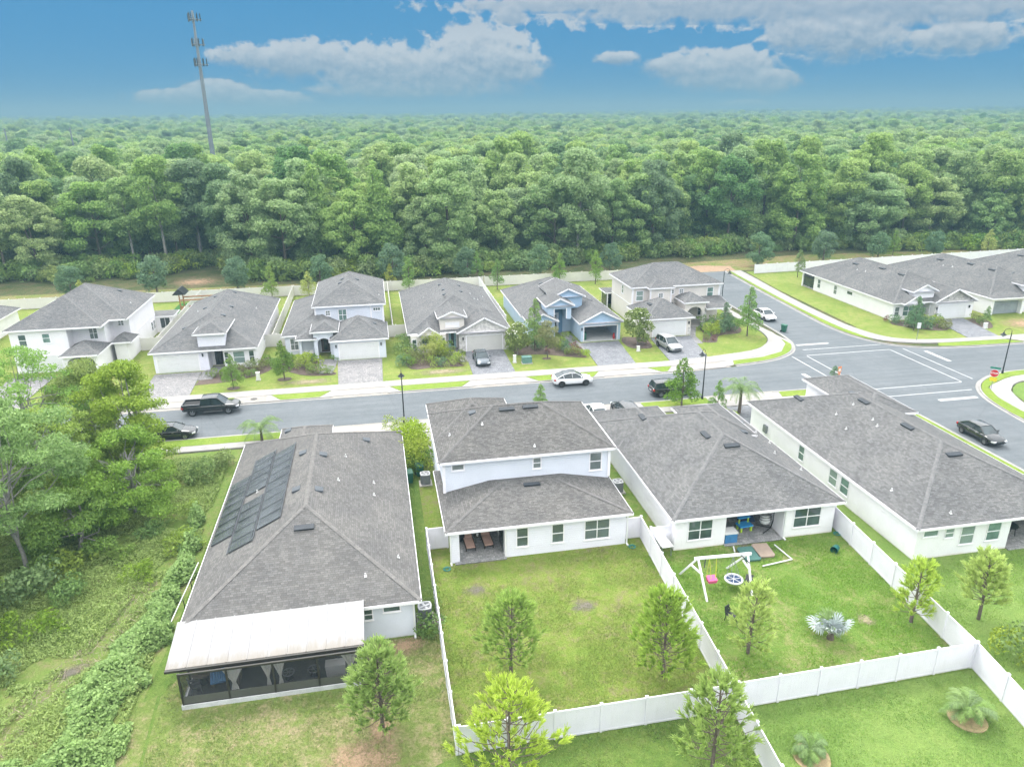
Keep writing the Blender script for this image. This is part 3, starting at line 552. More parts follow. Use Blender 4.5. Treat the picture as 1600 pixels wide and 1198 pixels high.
# paved driveways
def drive(poly, mat):
    m = MB(); m.slab(poly, 0.0, 0.09); return struct('driveway', m, mat)
drive([(-27.6, 83.25), (-22.1, 83.25), (-22.4, 91.9), (-27.9, 91.9)], 'paver_grey'); drive([(-5.4, 83.25), (-0.2, 83.25), (-0.1, 92.6), (-5.8, 92.6)], 'paver_grey')
drive([(10.7, 83.3), (16.0, 83.3), (16.1, 93.0), (10.9, 93.0)], 'paver_blue'); drive([(26.6, 83.4), (31.6, 83.4), (32.6, 93.4), (27.2, 93.4)], 'paver_blue')
drive([(36.2, 83.5), (41.6, 83.95), (43.4, 93.6), (37.4, 93.6)], 'paver_blue'); drive([(80.6, 84.12), (85.4, 84.05), (87.7, 93.4), (82.7, 93.4)], 'paver_blue')
drive([(-45, 83.2), (-40, 83.2), (-40, 94), (-45, 94)], 'paver_grey'); drive([(20.9, 62.7), (26.3, 62.7), (26.4, 67.42), (20.9, 67.42)], 'concrete'); drive([(35.7, 62.3), (41.6, 62.3), (42.6, 67.45), (35.6, 67.45)], 'paver_blue')
drive([(3.7, 61.6), (8.8, 61.6), (8.8, 67.4), (3.7, 67.4)], 'concrete'); drive([(-5.3, 62), (0.3, 62), (0.3, 67.4), (-5.3, 67.4)], 'paver_blue')
m = MB(); m.slab([(-7.9, 87.9), (-6.3, 87.9), (-6.0, 90.0), (-5.85, 92.6), (-6.6, 93.6), (-8.2, 93.6)], 0, 0.085); m.slab([(25.3, 99.2), (26.7, 99.2), (27.15, 92.5), (26.9, 89.6), (25.9, 89.6), (26.0, 92.5)], 0, 0.085); m.slab([(44.0, 93.2), (46.3, 98.2), (44.4, 98.2), (43.45, 93.6), (42.6, 89.8), (43.6, 89.8)], 0, 0.085); m.slab([(-22.3, 91.7), (-22.25, 88.6), (-20.6, 88.8), (-20.0, 93.8), (-21.2, 93.8)], 0, 0.085); m.slab([(8.6, 94.9), (10.2, 94.9), (10.85, 91.0), (10.8, 88.8), (9.8, 88.8), (9.0, 91.0)], 0, 0.085)
struct('garden_path', m, 'paver_grey')
# mulch beds
def bed(poly, mat='mulch', z=0.055):
    m = MB(); m.slab(smooth_path(poly + [poly[0]], 4)[:-1], 0.03, z); return struct('planting_bed', m, mat)
bed([(-22.2, 86.9), (-19.0, 87.3), (-16.2, 88.5), (-14.2, 90.5), (-13.6, 94), (-15.0, 96.3), (-17.5, 93.0), (-20, 91.2), (-21.8, 90.2)])
bed([(-13.4, 91), (-11.5, 89.4), (-9.4, 87.7), (-6.3, 87.2), (-6.0, 88.2), (-8.2, 90), (-8.4, 93.4), (-10.8, 95.4), (-13, 95.6)])
bed([(2.3, 93), (3.4, 87.5), (6.6, 87.5), (9.9, 87.2), (9.6, 88.6), (8.7, 91), (8.4, 94.2), (4.2, 93.6), (3.0, 96)], 'mulch')
bed([(17.2, 93), (17.6, 90.2), (20.6, 89.8), (24, 88.0), (26.2, 87.3), (26.0, 89.4), (25.7, 92), (25.2, 96.0), (20.5, 96.2), (17.7, 96.2)])
bed([(33.0, 93.2), (33.2, 90), (35.8, 89.3), (36.6, 91.5), (36.4, 94), (34, 95)]); bed([(43.7, 90.4), (45.6, 89.9), (47.5, 92.8), (51, 93.5), (52.4, 96.6), (51.4, 98), (47, 98), (45.6, 94)])
bed([(75.0, 92.6), (77.5, 89.4), (80.2, 88.2), (82.2, 89.6), (82.4, 92.6), (79, 93.6), (76, 94.2)]); bed([(87.9, 93), (86.6, 88.5), (88.2, 88.2), (90.5, 92)])
for (x, y, r) in ((-17.5, 84.9, 0.75), (-11.9, 86.9, 0.85), (21.0, 87.9, 0.6), (1.6, 38.4, 1.0)): bed([(x + r * math.cos(a), y + 0.8 * r * math.sin(a)) for a in [k * 0.785 for k in range(8)]], 'mulch', 0.06)
for (x, y, r) in ((28.75, 24.85, 0.95), (19.4, 24.2, 0.9)): bed([(x + r * math.cos(a), y + r * math.sin(a)) for a in [k * 0.785 for k in range(8)]], 'straw', 0.08)
DISC = MB(); DISC.face([(math.cos(2 * math.pi * k / 20), math.sin(2 * math.pi * k / 20), 0) for k in range(20)])
for i, (x, y, r, mt, sx) in enumerate([(11.6, 37.8, 1.0, 'dirt', 1.25), (5.0, 40.9, 0.8, 'dirt', 1.3), (-2.4, 28.2, 2.2, 'red', 1.3), (0.0, 36.2, 1.2, 'red', 1.6), (-1.4, 30.1, 1.2, 'red', 1.0), (-7.6, 27.0, 2.0, 'tan', 2.0), (-19.0, 37.8, 1.5, 'dirt', 0.5), (-16.4, 62.6, 1.2, 'red', 1.4), (94.5, 88.6, 4.4, 'red', 1.3), (-34.5, 148, 6.5, 'red', 0.8), (25.5, 41.4, 1.5, 'dirt', 1.5), (28.6, 33.0, .8, 'tan', 1.0), (7.2, 85.6, 1.5, 'tan', 3.0), (-9.0, 85.3, 1.4, 'tan', 3.0)]):
    o = tag(link('bare_earth', DISC.mesh('bare_earth', 'patch_' + mt), None, (x, y, 0.064 + 0.0006 * i), i * 1.9 if sx < 1.3 else 0.0), kind='structure'); o.scale = (sx * r, r, 1)
m = MB(); m.slab([(60, 134.6), (71, 134.6), (72, 139), (66, 141), (59.5, 139)], 0.04, 0.04); struct('sandy_track', m, 'red_dirt')

# ------------------------------------------------------------------ house kit
S2 = math.sqrt(2)
class House:
    def __init__(s, label, cx, cy, wall, roof='shingle_far', cap='cap_cool', trim='trim_white', name='house'):
        s.e = thing(name, label, 'house', (cx, cy, 0)); s.o = (cx, cy, 0)
        s.walls = {}; s.wm = wall; s.rm = roof; s.cm = cap; s.tm = trim
        s.roof = MB(s.o); s.caps = MB(s.o); s.fas = MB(s.o); s.trim = MB(s.o); s.later = []
    def mb(s): return MB(s.o)
    def wall(s, x0, x1, y0, y1, z0, z1, mat=None):
        if mat and mat != s.wm:
            m = s.mb(); m.box(x0, x1, y0, y1, z0, z1); m.build('wall', mat, s.e)
        else: s.walls.setdefault(s.wm, MB(s.o)).box(x0, x1, y0, y1, z0, z1)
    # -- roofs
    def _cap(s, p, q, pitch, hip):
        p = Vector(p); q = Vector(q); d = q - p; L = d.length; n = max(1, int(L / 0.3)); d /= n
        h = Vector((d.x, d.y, 0)).normalized(); pr = Vector((-h.y, h.x, 0)); w = 0.135; drop = (pitch / S2 if hip else pitch) * w
        for i in range(n):
            a = p + d * i; b = p + d * (i + 1.08); la, lb = 0.045, 0.028
            for sg in (1, -1):
                A = a + Vector((0, 0, la)); B = b + Vector((0, 0, lb)); A2 = A + pr * sg * w - Vector((0, 0, drop)); B2 = B + pr * sg * w - Vector((0, 0, drop))
                s.caps.face([tuple(v) for v in ((A, A2, B2, B) if sg < 0 else (A, B, B2, A2))])
            e = a + Vector((0, 0, la)); s.caps.face([tuple(e), tuple(e + pr * w - Vector((0, 0, drop))), tuple(e + pr * w - Vector((0, 0, drop + 0.04))), tuple(e - pr * w - Vector((0, 0, drop + 0.04))), tuple(e - pr * w - Vector((0, 0, drop)))])
    def hip(s, x0, x1, y0, y1, z, pitch, ends=('h', 'h'), axis=None, fascia=True, caps=True, gmat=None, fh=0.2, ridge_cap=True):
        """hipped / gabled roof over a rectangle; eave edges at x0..x1, y0..y1, height z"""
        if axis is None: axis = 'y' if (y1 - y0) >= (x1 - x0) else 'x'
        sw = (lambda p: p) if axis == 'y' else (lambda p: (p[1], p[0], p[2]))
        if axis == 'x': a0, a1, b0, b1 = y0, y1, x0, x1
        else: a0, a1, b0, b1 = x0, x1, y0, y1
        half = (a1 - a0) / 2; c = (a0 + a1) / 2; rz = z + pitch * half; sl = math.hypot(1, pitch)
        r0 = b0 + (half if ends[0] == 'h' else 0); r1 = b1 - (half if ends[1] == 'h' else 0)
        if r1 < r0: r0 = r1 = (r0 + r1) / 2
        def pl(pts, uv):
            P = [sw(p) for p in pts]
            if axis == 'x': P = P[::-1]; uv = uv[::-1]
            s.roof.face(P, 0, uv)
        R0 = (c, r0, rz); R1 = (c, r1, rz); A = (a0, b0, z); B = (a1, b0, z); C_ = (a1, b1, z); D = (a0, b1, z)
        hs = half * sl
        pl([A, R0, R1, D][::-1] if False else [D, A, R0, R1], [(b1, 0), (b0, 0), (r0, hs), (r1, hs)])
        pl([B, C_, R1, R0], [(b0, 0), (b1, 0), (r1, hs), (r0, hs)])
        if ends[0] == 'h': pl([A, B, R0], [(a0 + .5, 0.07), (a1 + .5, 0.07), (c + .5, hs + .07)])
        if ends[1] == 'h': pl([C_, D, R1], [(a0 + .5, 0.07), (a1 + .5, 0.07), (c + .5, hs + .07)])
        # underside and edge
        s.roof.face([(x0, y0, z - 0.03), (x0, y1, z - 0.03), (x1, y1, z - 0.03), (x1, y0, z - 0.03)], 1)
        if caps:
            if ends[0] == 'h': s._cap(sw(A), sw(R0), pitch, True); s._cap(sw(B), sw(R0), pitch, True)
            if ends[1] == 'h': s._cap(sw(C_), sw(R1), pitch, True); s._cap(sw(D), sw(R1), pitch, True)
            if r1 - r0 > 0.4 and ridge_cap: s._cap(sw(R0), sw(R1), pitch, False)
        f = s.fas; t = 0.04
        if fascia:
            zt, zb = z - 0.006, z - fh
            f.box(x0 - t, x0, y0 - t, y1 + t, zb, zt) if axis == 'y' or ends[0] == 'h' else None
            f.box(x1, x1 + t, y0 - t, y1 + t, zb, zt) if axis == 'y' or ends[1] == 'h' else None
            f.box(x0, x1, y0 - t, y0, zb, zt) if axis == 'x' or ends[0] == 'h' else None
            f.box(x0, x1, y1, y1 + t, zb, zt) if axis == 'x' or ends[1] == 'h' else None
            f.face([(x0, y0, zb + 0.02), (x0, y1, zb + 0.02), (x1, y1, zb + 0.02), (x1, y0, zb + 0.02)])
        for k, (e, b, sg) in enumerate(((ends[0], b0, 1), (ends[1], b1, -1))):
            if e == 'g':
                bw = b + sg * 0.32; g_ = s.mb()
                T = [(a0 + 0.3, bw, z - fh + 0.02), (a1 - 0.3, bw, z - fh + 0.02), (a1 - 0.3, bw, z + 0.3 * pitch - 0.03), (c, bw, rz - 0.03), (a0 + 0.3, bw, z + 0.3 * pitch - 0.03)]
                T2 = [(p[0], p[1] + sg * 0.12, p[2]) for p in T]
                g_.face([sw(p) for p in T]); g_.face([sw(p) for p in T2][::-1])
                for i in range(5): g_.face([sw(p) for p in (T[i], T[(i + 1) % 5], T2[(i + 1) % 5], T2[i])])
                g_.build('gable_wall', gmat or s.wm, s.e)
                for (q0, q1) in (((a0, b), (c, b)), ((a1, b), (c, b))):
                    P0 = Vector(sw((q0[0], q0[1] - sg * 0.02, z - 0.09))); P1 = Vector(sw((q1[0], q1[1] - sg * 0.02, rz - 0.09)))
                    f.bar(P0, P1, 0.05, 0.2)
    def shed(s, x0, x1, y0, y1, z0, z1, fh=0.2):
        """single slope rising with y"""
        L = math.hypot(y1 - y0, z1 - z0); s.roof.face([(x0, y0, z0), (x1, y0, z0), (x1, y1, z1), (x0, y1, z1)], 0, [(x0, 0), (x1, 0), (x1, L), (x0, L)])
        s.roof.face([(x0, y0, z0 - .03), (x0, y1, z1 - .03), (x1, y1, z1 - .03), (x1, y0, z0 - .03)], 1)
        s.fas.box(x0, x1, y0 - 0.04, y0, z0 - fh, z0 - 0.006); s.fas.bar((x0, y0, z0 - 0.1), (x0, y1, z1 - 0.1), 0.05, 0.18); s.fas.bar((x1, y0, z0 - 0.1), (x1, y1, z1 - 0.1), 0.05, 0.18)
    def vent(s, x, y, z, slope, facing, kind='box'):
        """facing: the way the roof plane falls: 'S','N','W','E'"""
        up = {'S': (0, 1), 'N': (0, -1), 'W': (1, 0), 'E': (-1, 0)}[facing]; L = math.hypot(1, slope)
        U = Vector((up[0] / L, up[1] / L, slope / L)); T = Vector((-up[1], up[0], 0)); Nn = U.cross(T); Nn = Nn if Nn.z > 0 else -Nn
        c = Vector((x, y, z)); m = s.mb()
        if kind == 'pipe':
            m.cyl(tuple(c - Vector((0, 0, .05))), 0.045, 0.26, 8); m.obox(c + Nn * 0.02, U * 0.18, T * 0.17, Nn * 0.03, 0); s.later.append(('vent_pipe', m, 'pipe_white'))
        else:
            w, d, mt = {'box': (0.55, 0.5, 'vent_grey'), 'slot': (1.25, 0.42, 'vent_metal'), 'cap': (0.6, 0.55, 'vent_grey')}[kind]
            A = [c + U * (-d / 2) + T * (-w / 2), c + U * (-d / 2) + T * (w / 2), c + U * (d / 2) + T * (w / 2), c + U * (d / 2) + T * (-w / 2)]
            if (A[1] - A[0]).cross(A[3] - A[0]).z < 0: A = A[::-1]
            hi = 0.17 if kind != 'slot' else 0.15
            low = [i for i, p in enumerate(A) if (p - c).dot(U) < 0]
            Tp = [p + Nn * (hi if i in low else 0.05) for i, p in enumerate(A)]
            m.hexa([tuple(p - Nn * 0.03) for p in A] + [tuple(p) for p in Tp]); s.later.append(('roof_vent', m, mt))
    # -- wall-mounted things.  fc: side the wall faces, P: plane coordinate
    def wbox(s, m, fc, P, a0, a1, z0, z1, d0, d1, mi=0):
        if fc == 'S': m.box(a0, a1, P - d1, P - d0, z0, z1, mi)
        elif fc == 'N': m.box(a0, a1, P + d0, P + d1, z0, z1, mi)
        elif fc == 'W': m.box(P - d1, P - d0, a0, a1, z0, z1, mi)
        else: m.box(P + d0, P + d1, a0, a1, z0, z1, mi)
    def window(s, fc, P, a0, a1, z0, z1, cols=1, rows=2, glass='glass', tr=0.09, sill=True):
        f = s.mb(); w = 0.06; e = tr
        for q in ((a0 - e, a0, z0 - e, z1 + e), (a1, a1 + e, z0 - e, z1 + e), (a0, a1, z1, z1 + e), (a0, a1, z0 - e, z0)): s.wbox(f, fc, P, *q, 0.0, 0.06)
        for i in range(1, cols):
            c = a0 + (a1 - a0) * i / cols; s.wbox(f, fc, P, c - w / 2, c + w / 2, z0, z1, 0.0, 0.05)
        for j in range(1, rows):
            c = z0 + (z1 - z0) * j / rows
            for i in range(cols):
                l = a0 + (a1 - a0) * i / cols + (w / 2 if i else 0); r = a0 + (a1 - a0) * (i + 1) / cols - (w / 2 if i < cols - 1 else 0); s.wbox(f, fc, P, l, r, c - 0.03, c + 0.03, 0.0, 0.045)
        if sill: s.wbox(f, fc, P, a0 - e - 0.03, a1 + e + 0.03, z0 - e - 0.05, z0 - e, 0.0, 0.09)
        o = f.build('window', s.tm, s.e); g_ = s.mb(); s.wbox(g_, fc, P, a0, a1, z0, z1, 0.002, 0.014); g_.build('pane', glass, o); return o
    def door(s, fc, P, a0, a1, z0, z1, mat, glass=None, frame=0.09):
        f = s.mb(); s.wbox(f, fc, P, a0, a1, z0, z1, 0.0, 0.03)
        for (l, h) in ((0.15, 0.4), (0.52, 0.9)):
            s.wbox(f, fc, P, a0 + (a1 - a0) * .15, a1 - (a1 - a0) * .15, z0 + (z1 - z0) * l, z0 + (z1 - z0) * h, 0.03, 0.042)
        o = f.build('door', mat, s.e); k = s.mb()
        for q in ((a0 - frame, a0, z0, z1 + frame), (a1, a1 + frame, z0, z1 + frame), (a0, a1, z1, z1 + frame)): s.wbox(k, fc, P, *q, 0.0, 0.06)
        k.build('door_frame', s.tm, o); h = s.mb(); s.wbox(h, fc, P, a1 - 0.14, a1 - 0.08, z0 + 0.95, z0 + 1.1, 0.03, 0.09); h.build('handle', 'metal_black', o)
        if glass: q = s.mb(); s.wbox(q, fc, P, a0 + (a1 - a0) * .3, a1 - (a1 - a0) * .3, z0 + 0.3, z1 - 0.2, 0.043, 0.05); q.build('pane', glass, o)
        return o
    def garage(s, fc, P, a0, a1, z1=2.15, mat='garage_white', fr=0.14):
        f = s.mb(); n = 4; hh = (z1 - 0.1) / n
        for j in range(n): s.wbox(f, fc, P, a0, a1, 0.1 + j * hh + 0.012, 0.1 + (j + 1) * hh - 0.012, 0.012, 0.03)
        s.wbox(f, fc, P, a0, a1, 0.08, z1, 0.0, 0.013)
        o = f.build('garage_door', mat, s.e); k = s.mb()
        for q in ((a0 - fr, a0, 0.05, z1 + fr), (a1, a1 + fr, 0.05, z1 + fr), (a0, a1, z1, z1 + fr)): s.wbox(k, fc, P, *q, 0.0, 0.06)
        k.build('door_frame', s.tm, o); return o
    def lamp(s, fc, P, a, z=1.9):
        m = s.mb(); s.wbox(m, fc, P, a - 0.07, a + 0.07, z, z + 0.32, 0.0, 0.16); s.wbox(m, fc, P, a - 0.1, a + 0.1, z + 0.32, z + 0.38, 0.0, 0.2); m.build('wall_lamp', 'metal_black', s.e)
    def spout(s, x, y, z1, mat='gutter_white'):
        m = s.mb(); m.box(x - 0.05, x + 0.05, y - 0.04, y + 0.04, 0.1, z1); m.box(x - 0.06, x + 0.06, y - 0.32, y + 0.04, 0.05, 0.14); m.build('downspout', mat, s.e)
    def corner(s, x, y, z0, z1, w=0.11): m = s.mb(); m.box(x - w, x + w, y - w, y + w, z0, z1); m.build('corner_board', s.tm, s.e)
    def band(s, fc, P, a0, a1, z0, z1, d=0.03): m = s.mb(); s.wbox(m, fc, P, a0, a1, z0, z1, 0.0, d); m.build('band_board', s.tm, s.e)
    def arch(s, fc, P, a0, a1, zs, zt, th=0.35, mat=None):
        """wall piece with an arched head between a0 and a1 (spring zs, top of wall zt)"""
        w = s.walls.setdefault(mat or s.wm, MB(s.o)); n = 10; c = (a0 + a1) / 2; r = (a1 - a0) / 2; rise = min(r * 0.8, zt - zs - 0.12)
        pts = [(c - r * math.cos(math.pi * i / n), zs + rise * math.sin(math.pi * i / n)) for i in range(n + 1)]
        for i in range(n):
            (u0, v0), (u1, v1) = pts[i], pts[i + 1]
            def q(a, d, z): return (a, P + d, z) if fc == 'S' else (P + d, a, z)
            w.hexa([q(u0, 0, v0), q(u1, 0, v1), q(u1, th, v1), q(u0, th, v0), q(u0, 0, zt), q(u1, 0, zt), q(u1, th, zt), q(u0, th, zt)])
    def finish(s):
        for k, m in s.walls.items(): m.build('wall', k, s.e)
        r = s.roof.build('roof', [s.rm, s.tm], s.e)
        if s.caps.f: tag(s.caps.build('ridge_cap', s.cm, r), kind='stuff')
        s.fas.build('fascia', s.tm, r)
        for n, m, mt in s.later: m.build(n, mt, r)
        if s.trim.f: s.trim.build('corner_board', s.tm, s.e)
        return s.e

# ============================================================ near row
# --- H1: solar roof, screened lanai
h = House('grey single-storey house with black solar roof panels and white lanai roof', -5.65, 49.5, 'stucco_pale', 'shingle_warm', 'cap_warm')
h.hip(-12.5, 1.2, 36.8, 62.1, 2.8, 0.5)
h.wall(-12.1, 0.8, 37.2, 61.7, 0.0, 2.62)
h.wall(-9.0, -5.2, 57.5, 62.6, 2.0, 3.5, 'stucco_pale'); h.wall(-9.0, -8.7, 61.7, 62.6, 0, 2.0); h.wall(-5.5, -5.2, 61.7, 62.6, 0, 2.0)
h.hip(-9.35, -4.9, 56.9, 62.95, 3.62, 0.46, axis='y')
H1R = lambda x, y: 2.8 + 0.5 * (1.2 - x)
for x, y in ((-5.0, 51.8), (-5.0, 46.2), (-1.9, 57.3)): h.vent(x, y, H1R(x, y), 0.5, 'E', 'cap')
for x, y in ((-3.4, 52.8), (-1.35, 49.9), (-1.35, 48.0), (0.05, 40.7), (-3.8, 48.5)): h.vent(x, y, H1R(x, y), 0.5, 'E', 'pipe')
for x, y in ((-6.5, 52.6), (-6.5, 46.7), (-8.2, 58.4)): h.vent(x, y, 2.8 + 0.5 * (x + 12.5) + (0.35 if y > 58 else 0), 0.5, 'W', 'cap')
h.vent(-9.75, 50.0, 2.8 + 0.5 * 2.75, 0.5, 'W', 'pipe')
h.vent(-5.7, 42.1, 5.45, 0.5, 'S', 'slot'); h.vent(-2.0, 38.6, 3.7, 0.5, 'S', 'pipe')
h.window('S', 37.2, -2.2, -1.75, 1.6, 2.3, 1, 2, 'glass', 0.06); h.window('S', 37.2, -1.05, -0.1, 2.0, 2.35, 1, 1, 'glass', 0.06)
for y in (41, 47, 53): h.window('E', 0.8, y, y + 0.9, 0.9, 2.3)
h.spout(0.72, 37.12, 2.5); h.spout(-12.2, 37.12, 2.5)
# lanai: white pan roof, dark bronze screen frame
pr_ = h.mb(); NS = 10
for i in range(NS):
    a = -12.6 + i * 1.04; b = a + 1.03
    pr_.hexa([(a, 34.0, 2.36), (b, 34.0, 2.36), (b, 37.25, 2.93), (a, 37.25, 2.93), (a, 34.0, 2.44), (b, 34.0, 2.44), (b, 37.25, 3.01), (a, 37.25, 3.01)])
    pr_.hexa([(b - 0.03, 34.0, 2.44), (b + 0.04, 34.0, 2.44), (b + 0.04, 37.25, 3.01), (b - 0.03, 37.25, 3.01), (b - 0.03, 34.0, 2.462), (b + 0.04, 34.0, 2.462), (b + 0.04, 37.25, 3.032), (b - 0.03, 37.25, 3.032)])
lr = pr_.build('lanai_roof', 'pan_roof', h.e)
q = h.mb(); q.box(-12.62, -2.18, 33.86, 33.995, 2.28, 2.42); q.build('gutter', 'bronze', lr)
sl_ = h.mb(); sl_.box(-12.0, -2.4, 33.55, 37.2, 0.0, 0.3); sl_.build('lanai_slab', 'slab_pale', h.e); q = h.mb(); q.box(-11.85, -2.5, 33.72, 37.18, 0.3, 0.31); q.build('lanai_floor_shade', 'lanai_floor_shade', h.e); q = h.mb(); q.box(-11.9, -2.5, 37.12, 37.19, 0.32, 2.6); q.build('lanai_wall_shade', 'interior_grey', h.e)  # dark sheets over pale slab and wall paint in the lanai's interior shade
fr = h.mb()
for x in (-11.9, -9.5, -7.1, -4.75, -2.45): fr.box(x - 0.05, x + 0.05, 33.6, 33.7, 0.3, 2.36)
fr.box(-11.95, -2.4, 33.62, 33.69, 0.3, 0.36)
for y in (35.4, 37.1): fr.box(-11.95, -11.85, y - 0.05, y + 0.05, 0.3, 2.5)
fr.box(-11.95, -2.4, 33.61, 33.70, 2.22, 2.34); sf = fr.build('screen_frame', 'bronze', h.e)
kp = h.mb(); kp.box(-11.85, -2.5, 33.63, 33.67, 0.36, 0.82); kp.build('kick_panel', 'bronze_panel', sf)
for a, b in ((-11.85, -9.55), (-9.45, -7.15), (-7.05, -4.8), (-4.7, -2.5)):
    q = h.mb(); q.face([(a, 33.65, 0.82), (b, 33.65, 0.82), (b, 33.65, 2.22), (a, 33.65, 2.22)]); q.build('screen', 'screen_mesh', sf)
q = h.mb(); q.face([(-11.9, 33.7, 0.36), (-11.9, 37.1, 0.36), (-11.9, 37.1, 2.4), (-11.9, 33.7, 2.2)]); q.build('screen', 'screen_mesh', sf)
for x, sd_ in ((-9.2, 1.2), (-7.42, 0.7), (-6.78, 0.7), (-3.0, 1.1)):
    q = h.mb(); n = 7
    prof = [(2.25, 1.0), (1.75, 0.55), (1.35, 0.22), (1.2, 0.16), (0.9, 0.3), (0.38, 0.42)]
    for (za, wa), (zb, wb) in zip(prof, prof[1:]):
        for i in range(n):
            u0 = (i / n - 0.5) * sd_; u1 = ((i + 1) / n - 0.5) * sd_; d0 = 0.04 * (i % 2); d1 = 0.04 * ((i + 1) % 2)
            q.face([(x + u0 * wb, 33.76 + d0, zb), (x + u1 * wb, 33.76 + d1, zb), (x + u1 * wa, 33.76 + d1, za), (x + u0 * wa, 33.76 + d0, za)])
    q.build('curtain', 'curtain', h.e)
H1 = h.finish()
# solar pool panels on its left slope: each panel a piece
sp_ = thing('solar_array', 'black solar pool heating panels on the left slope of the grey roof', 'solar panel', (-9.5, 49.5, 3.9))
def solar(x0, x1, y0, y1, n):
    for i in range(n):
        a = y0 + (y1 - y0) * i / n; b = y0 + (y1 - y0) * (i + 1) / n - 0.06
        m = MB((-9.5, 49.5, 3.9)); zz = lambda x: 2.8 + 0.5 * (x + 12.5) + 0.05
        for k in range(4):
            ya, yb = a + (b - a) * k / 4, a + (b - a) * (k + 1) / 4; ha, hb = [0.05 + 0.045 * math.sin(math.pi * q) for q in (k / 4, (k + 1) / 4)]
            m.hexa([(x0, ya, zz(x0)), (x1, ya, zz(x1)), (x1, yb, zz(x1)), (x0, yb, zz(x0)), (x0, ya, zz(x0) + ha), (x1, ya, zz(x1) + ha), (x1, yb, zz(x1) + hb), (x0, yb, zz(x0) + hb)])
        m.build('panel', 'solar_black', sp_)
solar(-12.25, -10.8, 45.1, 53.9, 7); solar(-10.62, -9.14, 50.2, 56.3, 5); solar(-10.62, -9.14, 42.7, 49.0, 5); solar(-8.96, -7.42, 43.8, 55.4, 9)
pm = MB((-9.5, 49.5, 3.9))
for x, a, b in ((-10.715, 42.6, 56.4), (-9.06, 42.6, 56.4), (-7.36, 43.7, 55.5)): pm.tube([(x, a, 2.8 + .5 * (x + 12.5) + .12), (x, b, 2.8 + .5 * (x + 12.5) + .11)], 0.035, 6)
pm.build('header_pipe', 'vent_grey', sp_)

# --- H2: two-storey, pale blue siding
h = House('pale blue two-storey house with lap siding and an open rear patio', 10.3, 52.5, 'siding_blue', 'shingle_dark', 'cap_dark')
h.hip(3.5, 17.3, 49.1, 59.0, 5.6, 0.47); h.hip(3.51, 10.6, 53.0, 61.3, 5.592, 0.47, axis='y')
h.wall(3.9, 16.9, 49.5, 58.6, 2.75, 5.42); h.wall(3.92, 10.2, 58.6, 60.9, 2.75, 5.42)
h.hip(3.38, 17.02, 43.9, 53.5, 2.8, 0.2, ('h', 'h'), 'x', caps=False)
for p, q_ in (((3.38, 43.9, 2.8), (8.0, 48.5, 3.72)), ((17.02, 43.9, 2.8), (12.4, 48.5, 3.72))): h._cap(p, q_, 0.2, True)
h.wall(7.75, 16.65, 44.3, 48.0, 0, 2.62, 'siding_white'); h.wall(3.8, 16.65, 48.0, 61.0, 0, 2.74)
h.wall(3.8, 4.35, 44.3, 44.85, 0, 2.62, 'siding_white')
h.hip(10.8, 17.2, 58.0, 63.4, 2.8, 0.45)
h.wall(10.81, 16.8, 61.0, 63.0, 0, 2.62)
h.window('S', 49.5, 4.55, 5.4, 4.76, 5.16, 1, 1, 'glass', 0.09); h.window('S', 49.5, 10.83, 11.38, 4.3, 5.12, 1, 2, 'glass', 0.09); h.window('S', 49.5, 15.38, 16.25, 3.68, 5.1, 1, 2, 'glass', 0.09)
h.window('S', 44.3, 8.5, 9.27, 0.85, 2.3, 1, 2, 'glass', 0.07); h.window('S', 44.3, 11.1, 11.9, 0.85, 2.3, 1, 2, 'glass', 0.07); h.window('S', 44.3, 13.55, 15.35, 0.8, 2.3, 2, 2, 'glass', 0.07)
h.corner(3.9, 49.5, 2.8, 5.42); h.corner(16.9, 49.5, 3.0, 5.42)
h.window('W', 3.9, 55.0, 55.6, 4.0, 5.0); h.window('E', 16.9, 53, 53.9, 3.8, 5.1)
h.door('S', 48.0, 5.0, 6.9, 0.12, 2.1, 'glass_dark'); h.wall(7.62, 7.74, 44.32, 48.0, 0.02, 2.6, 'trim_white')
k = h.mb(); k.box(7.56, 7.62, 44.9, 46.6, 0.1, 2.15); k.build('sliding_door', 'glass_dark', h.e)
pt = h.mb(); pt.box(4.0, 7.7, 44.0, 48.0, 0.03, 0.1); pt.build('patio', 'paver_patio', h.e)
for x, y in ((9.5, 53.55), (11.45, 53.6)): h.vent(x, y, 5.6 + .47 * (y - 49.1), 0.47, 'S', 'slot')
for x, y in ((7.3, 52.25), (11.0, 49.85)): h.vent(x, y, 5.6 + .47 * (y - 49.1), 0.47, 'S', 'pipe')
h.vent(6.85, 54.6, 5.6 + .47 * (6.85 - 3.5), 0.47, 'W', 'cap'); h.vent(4.75, 52.7, 5.6 + .47 * 1.25, 0.47, 'W', 'pipe')
h.vent(10.4, 48.1, 2.8 + 0.2 * 4.2, 0.2, 'S', 'slot'); h.spout(3.72, 44.25, 2.55); h.spout(16.75, 44.25, 2.55)
k = h.mb(); k.box(3.6, 3.8, 55.4, 55.8, 1.0, 1.7); k.box(3.6, 3.8, 56.1, 56.35, 0.9, 1.3); k.build('meter_box', 'metal_grey', h.e)
H2 = h.finish()

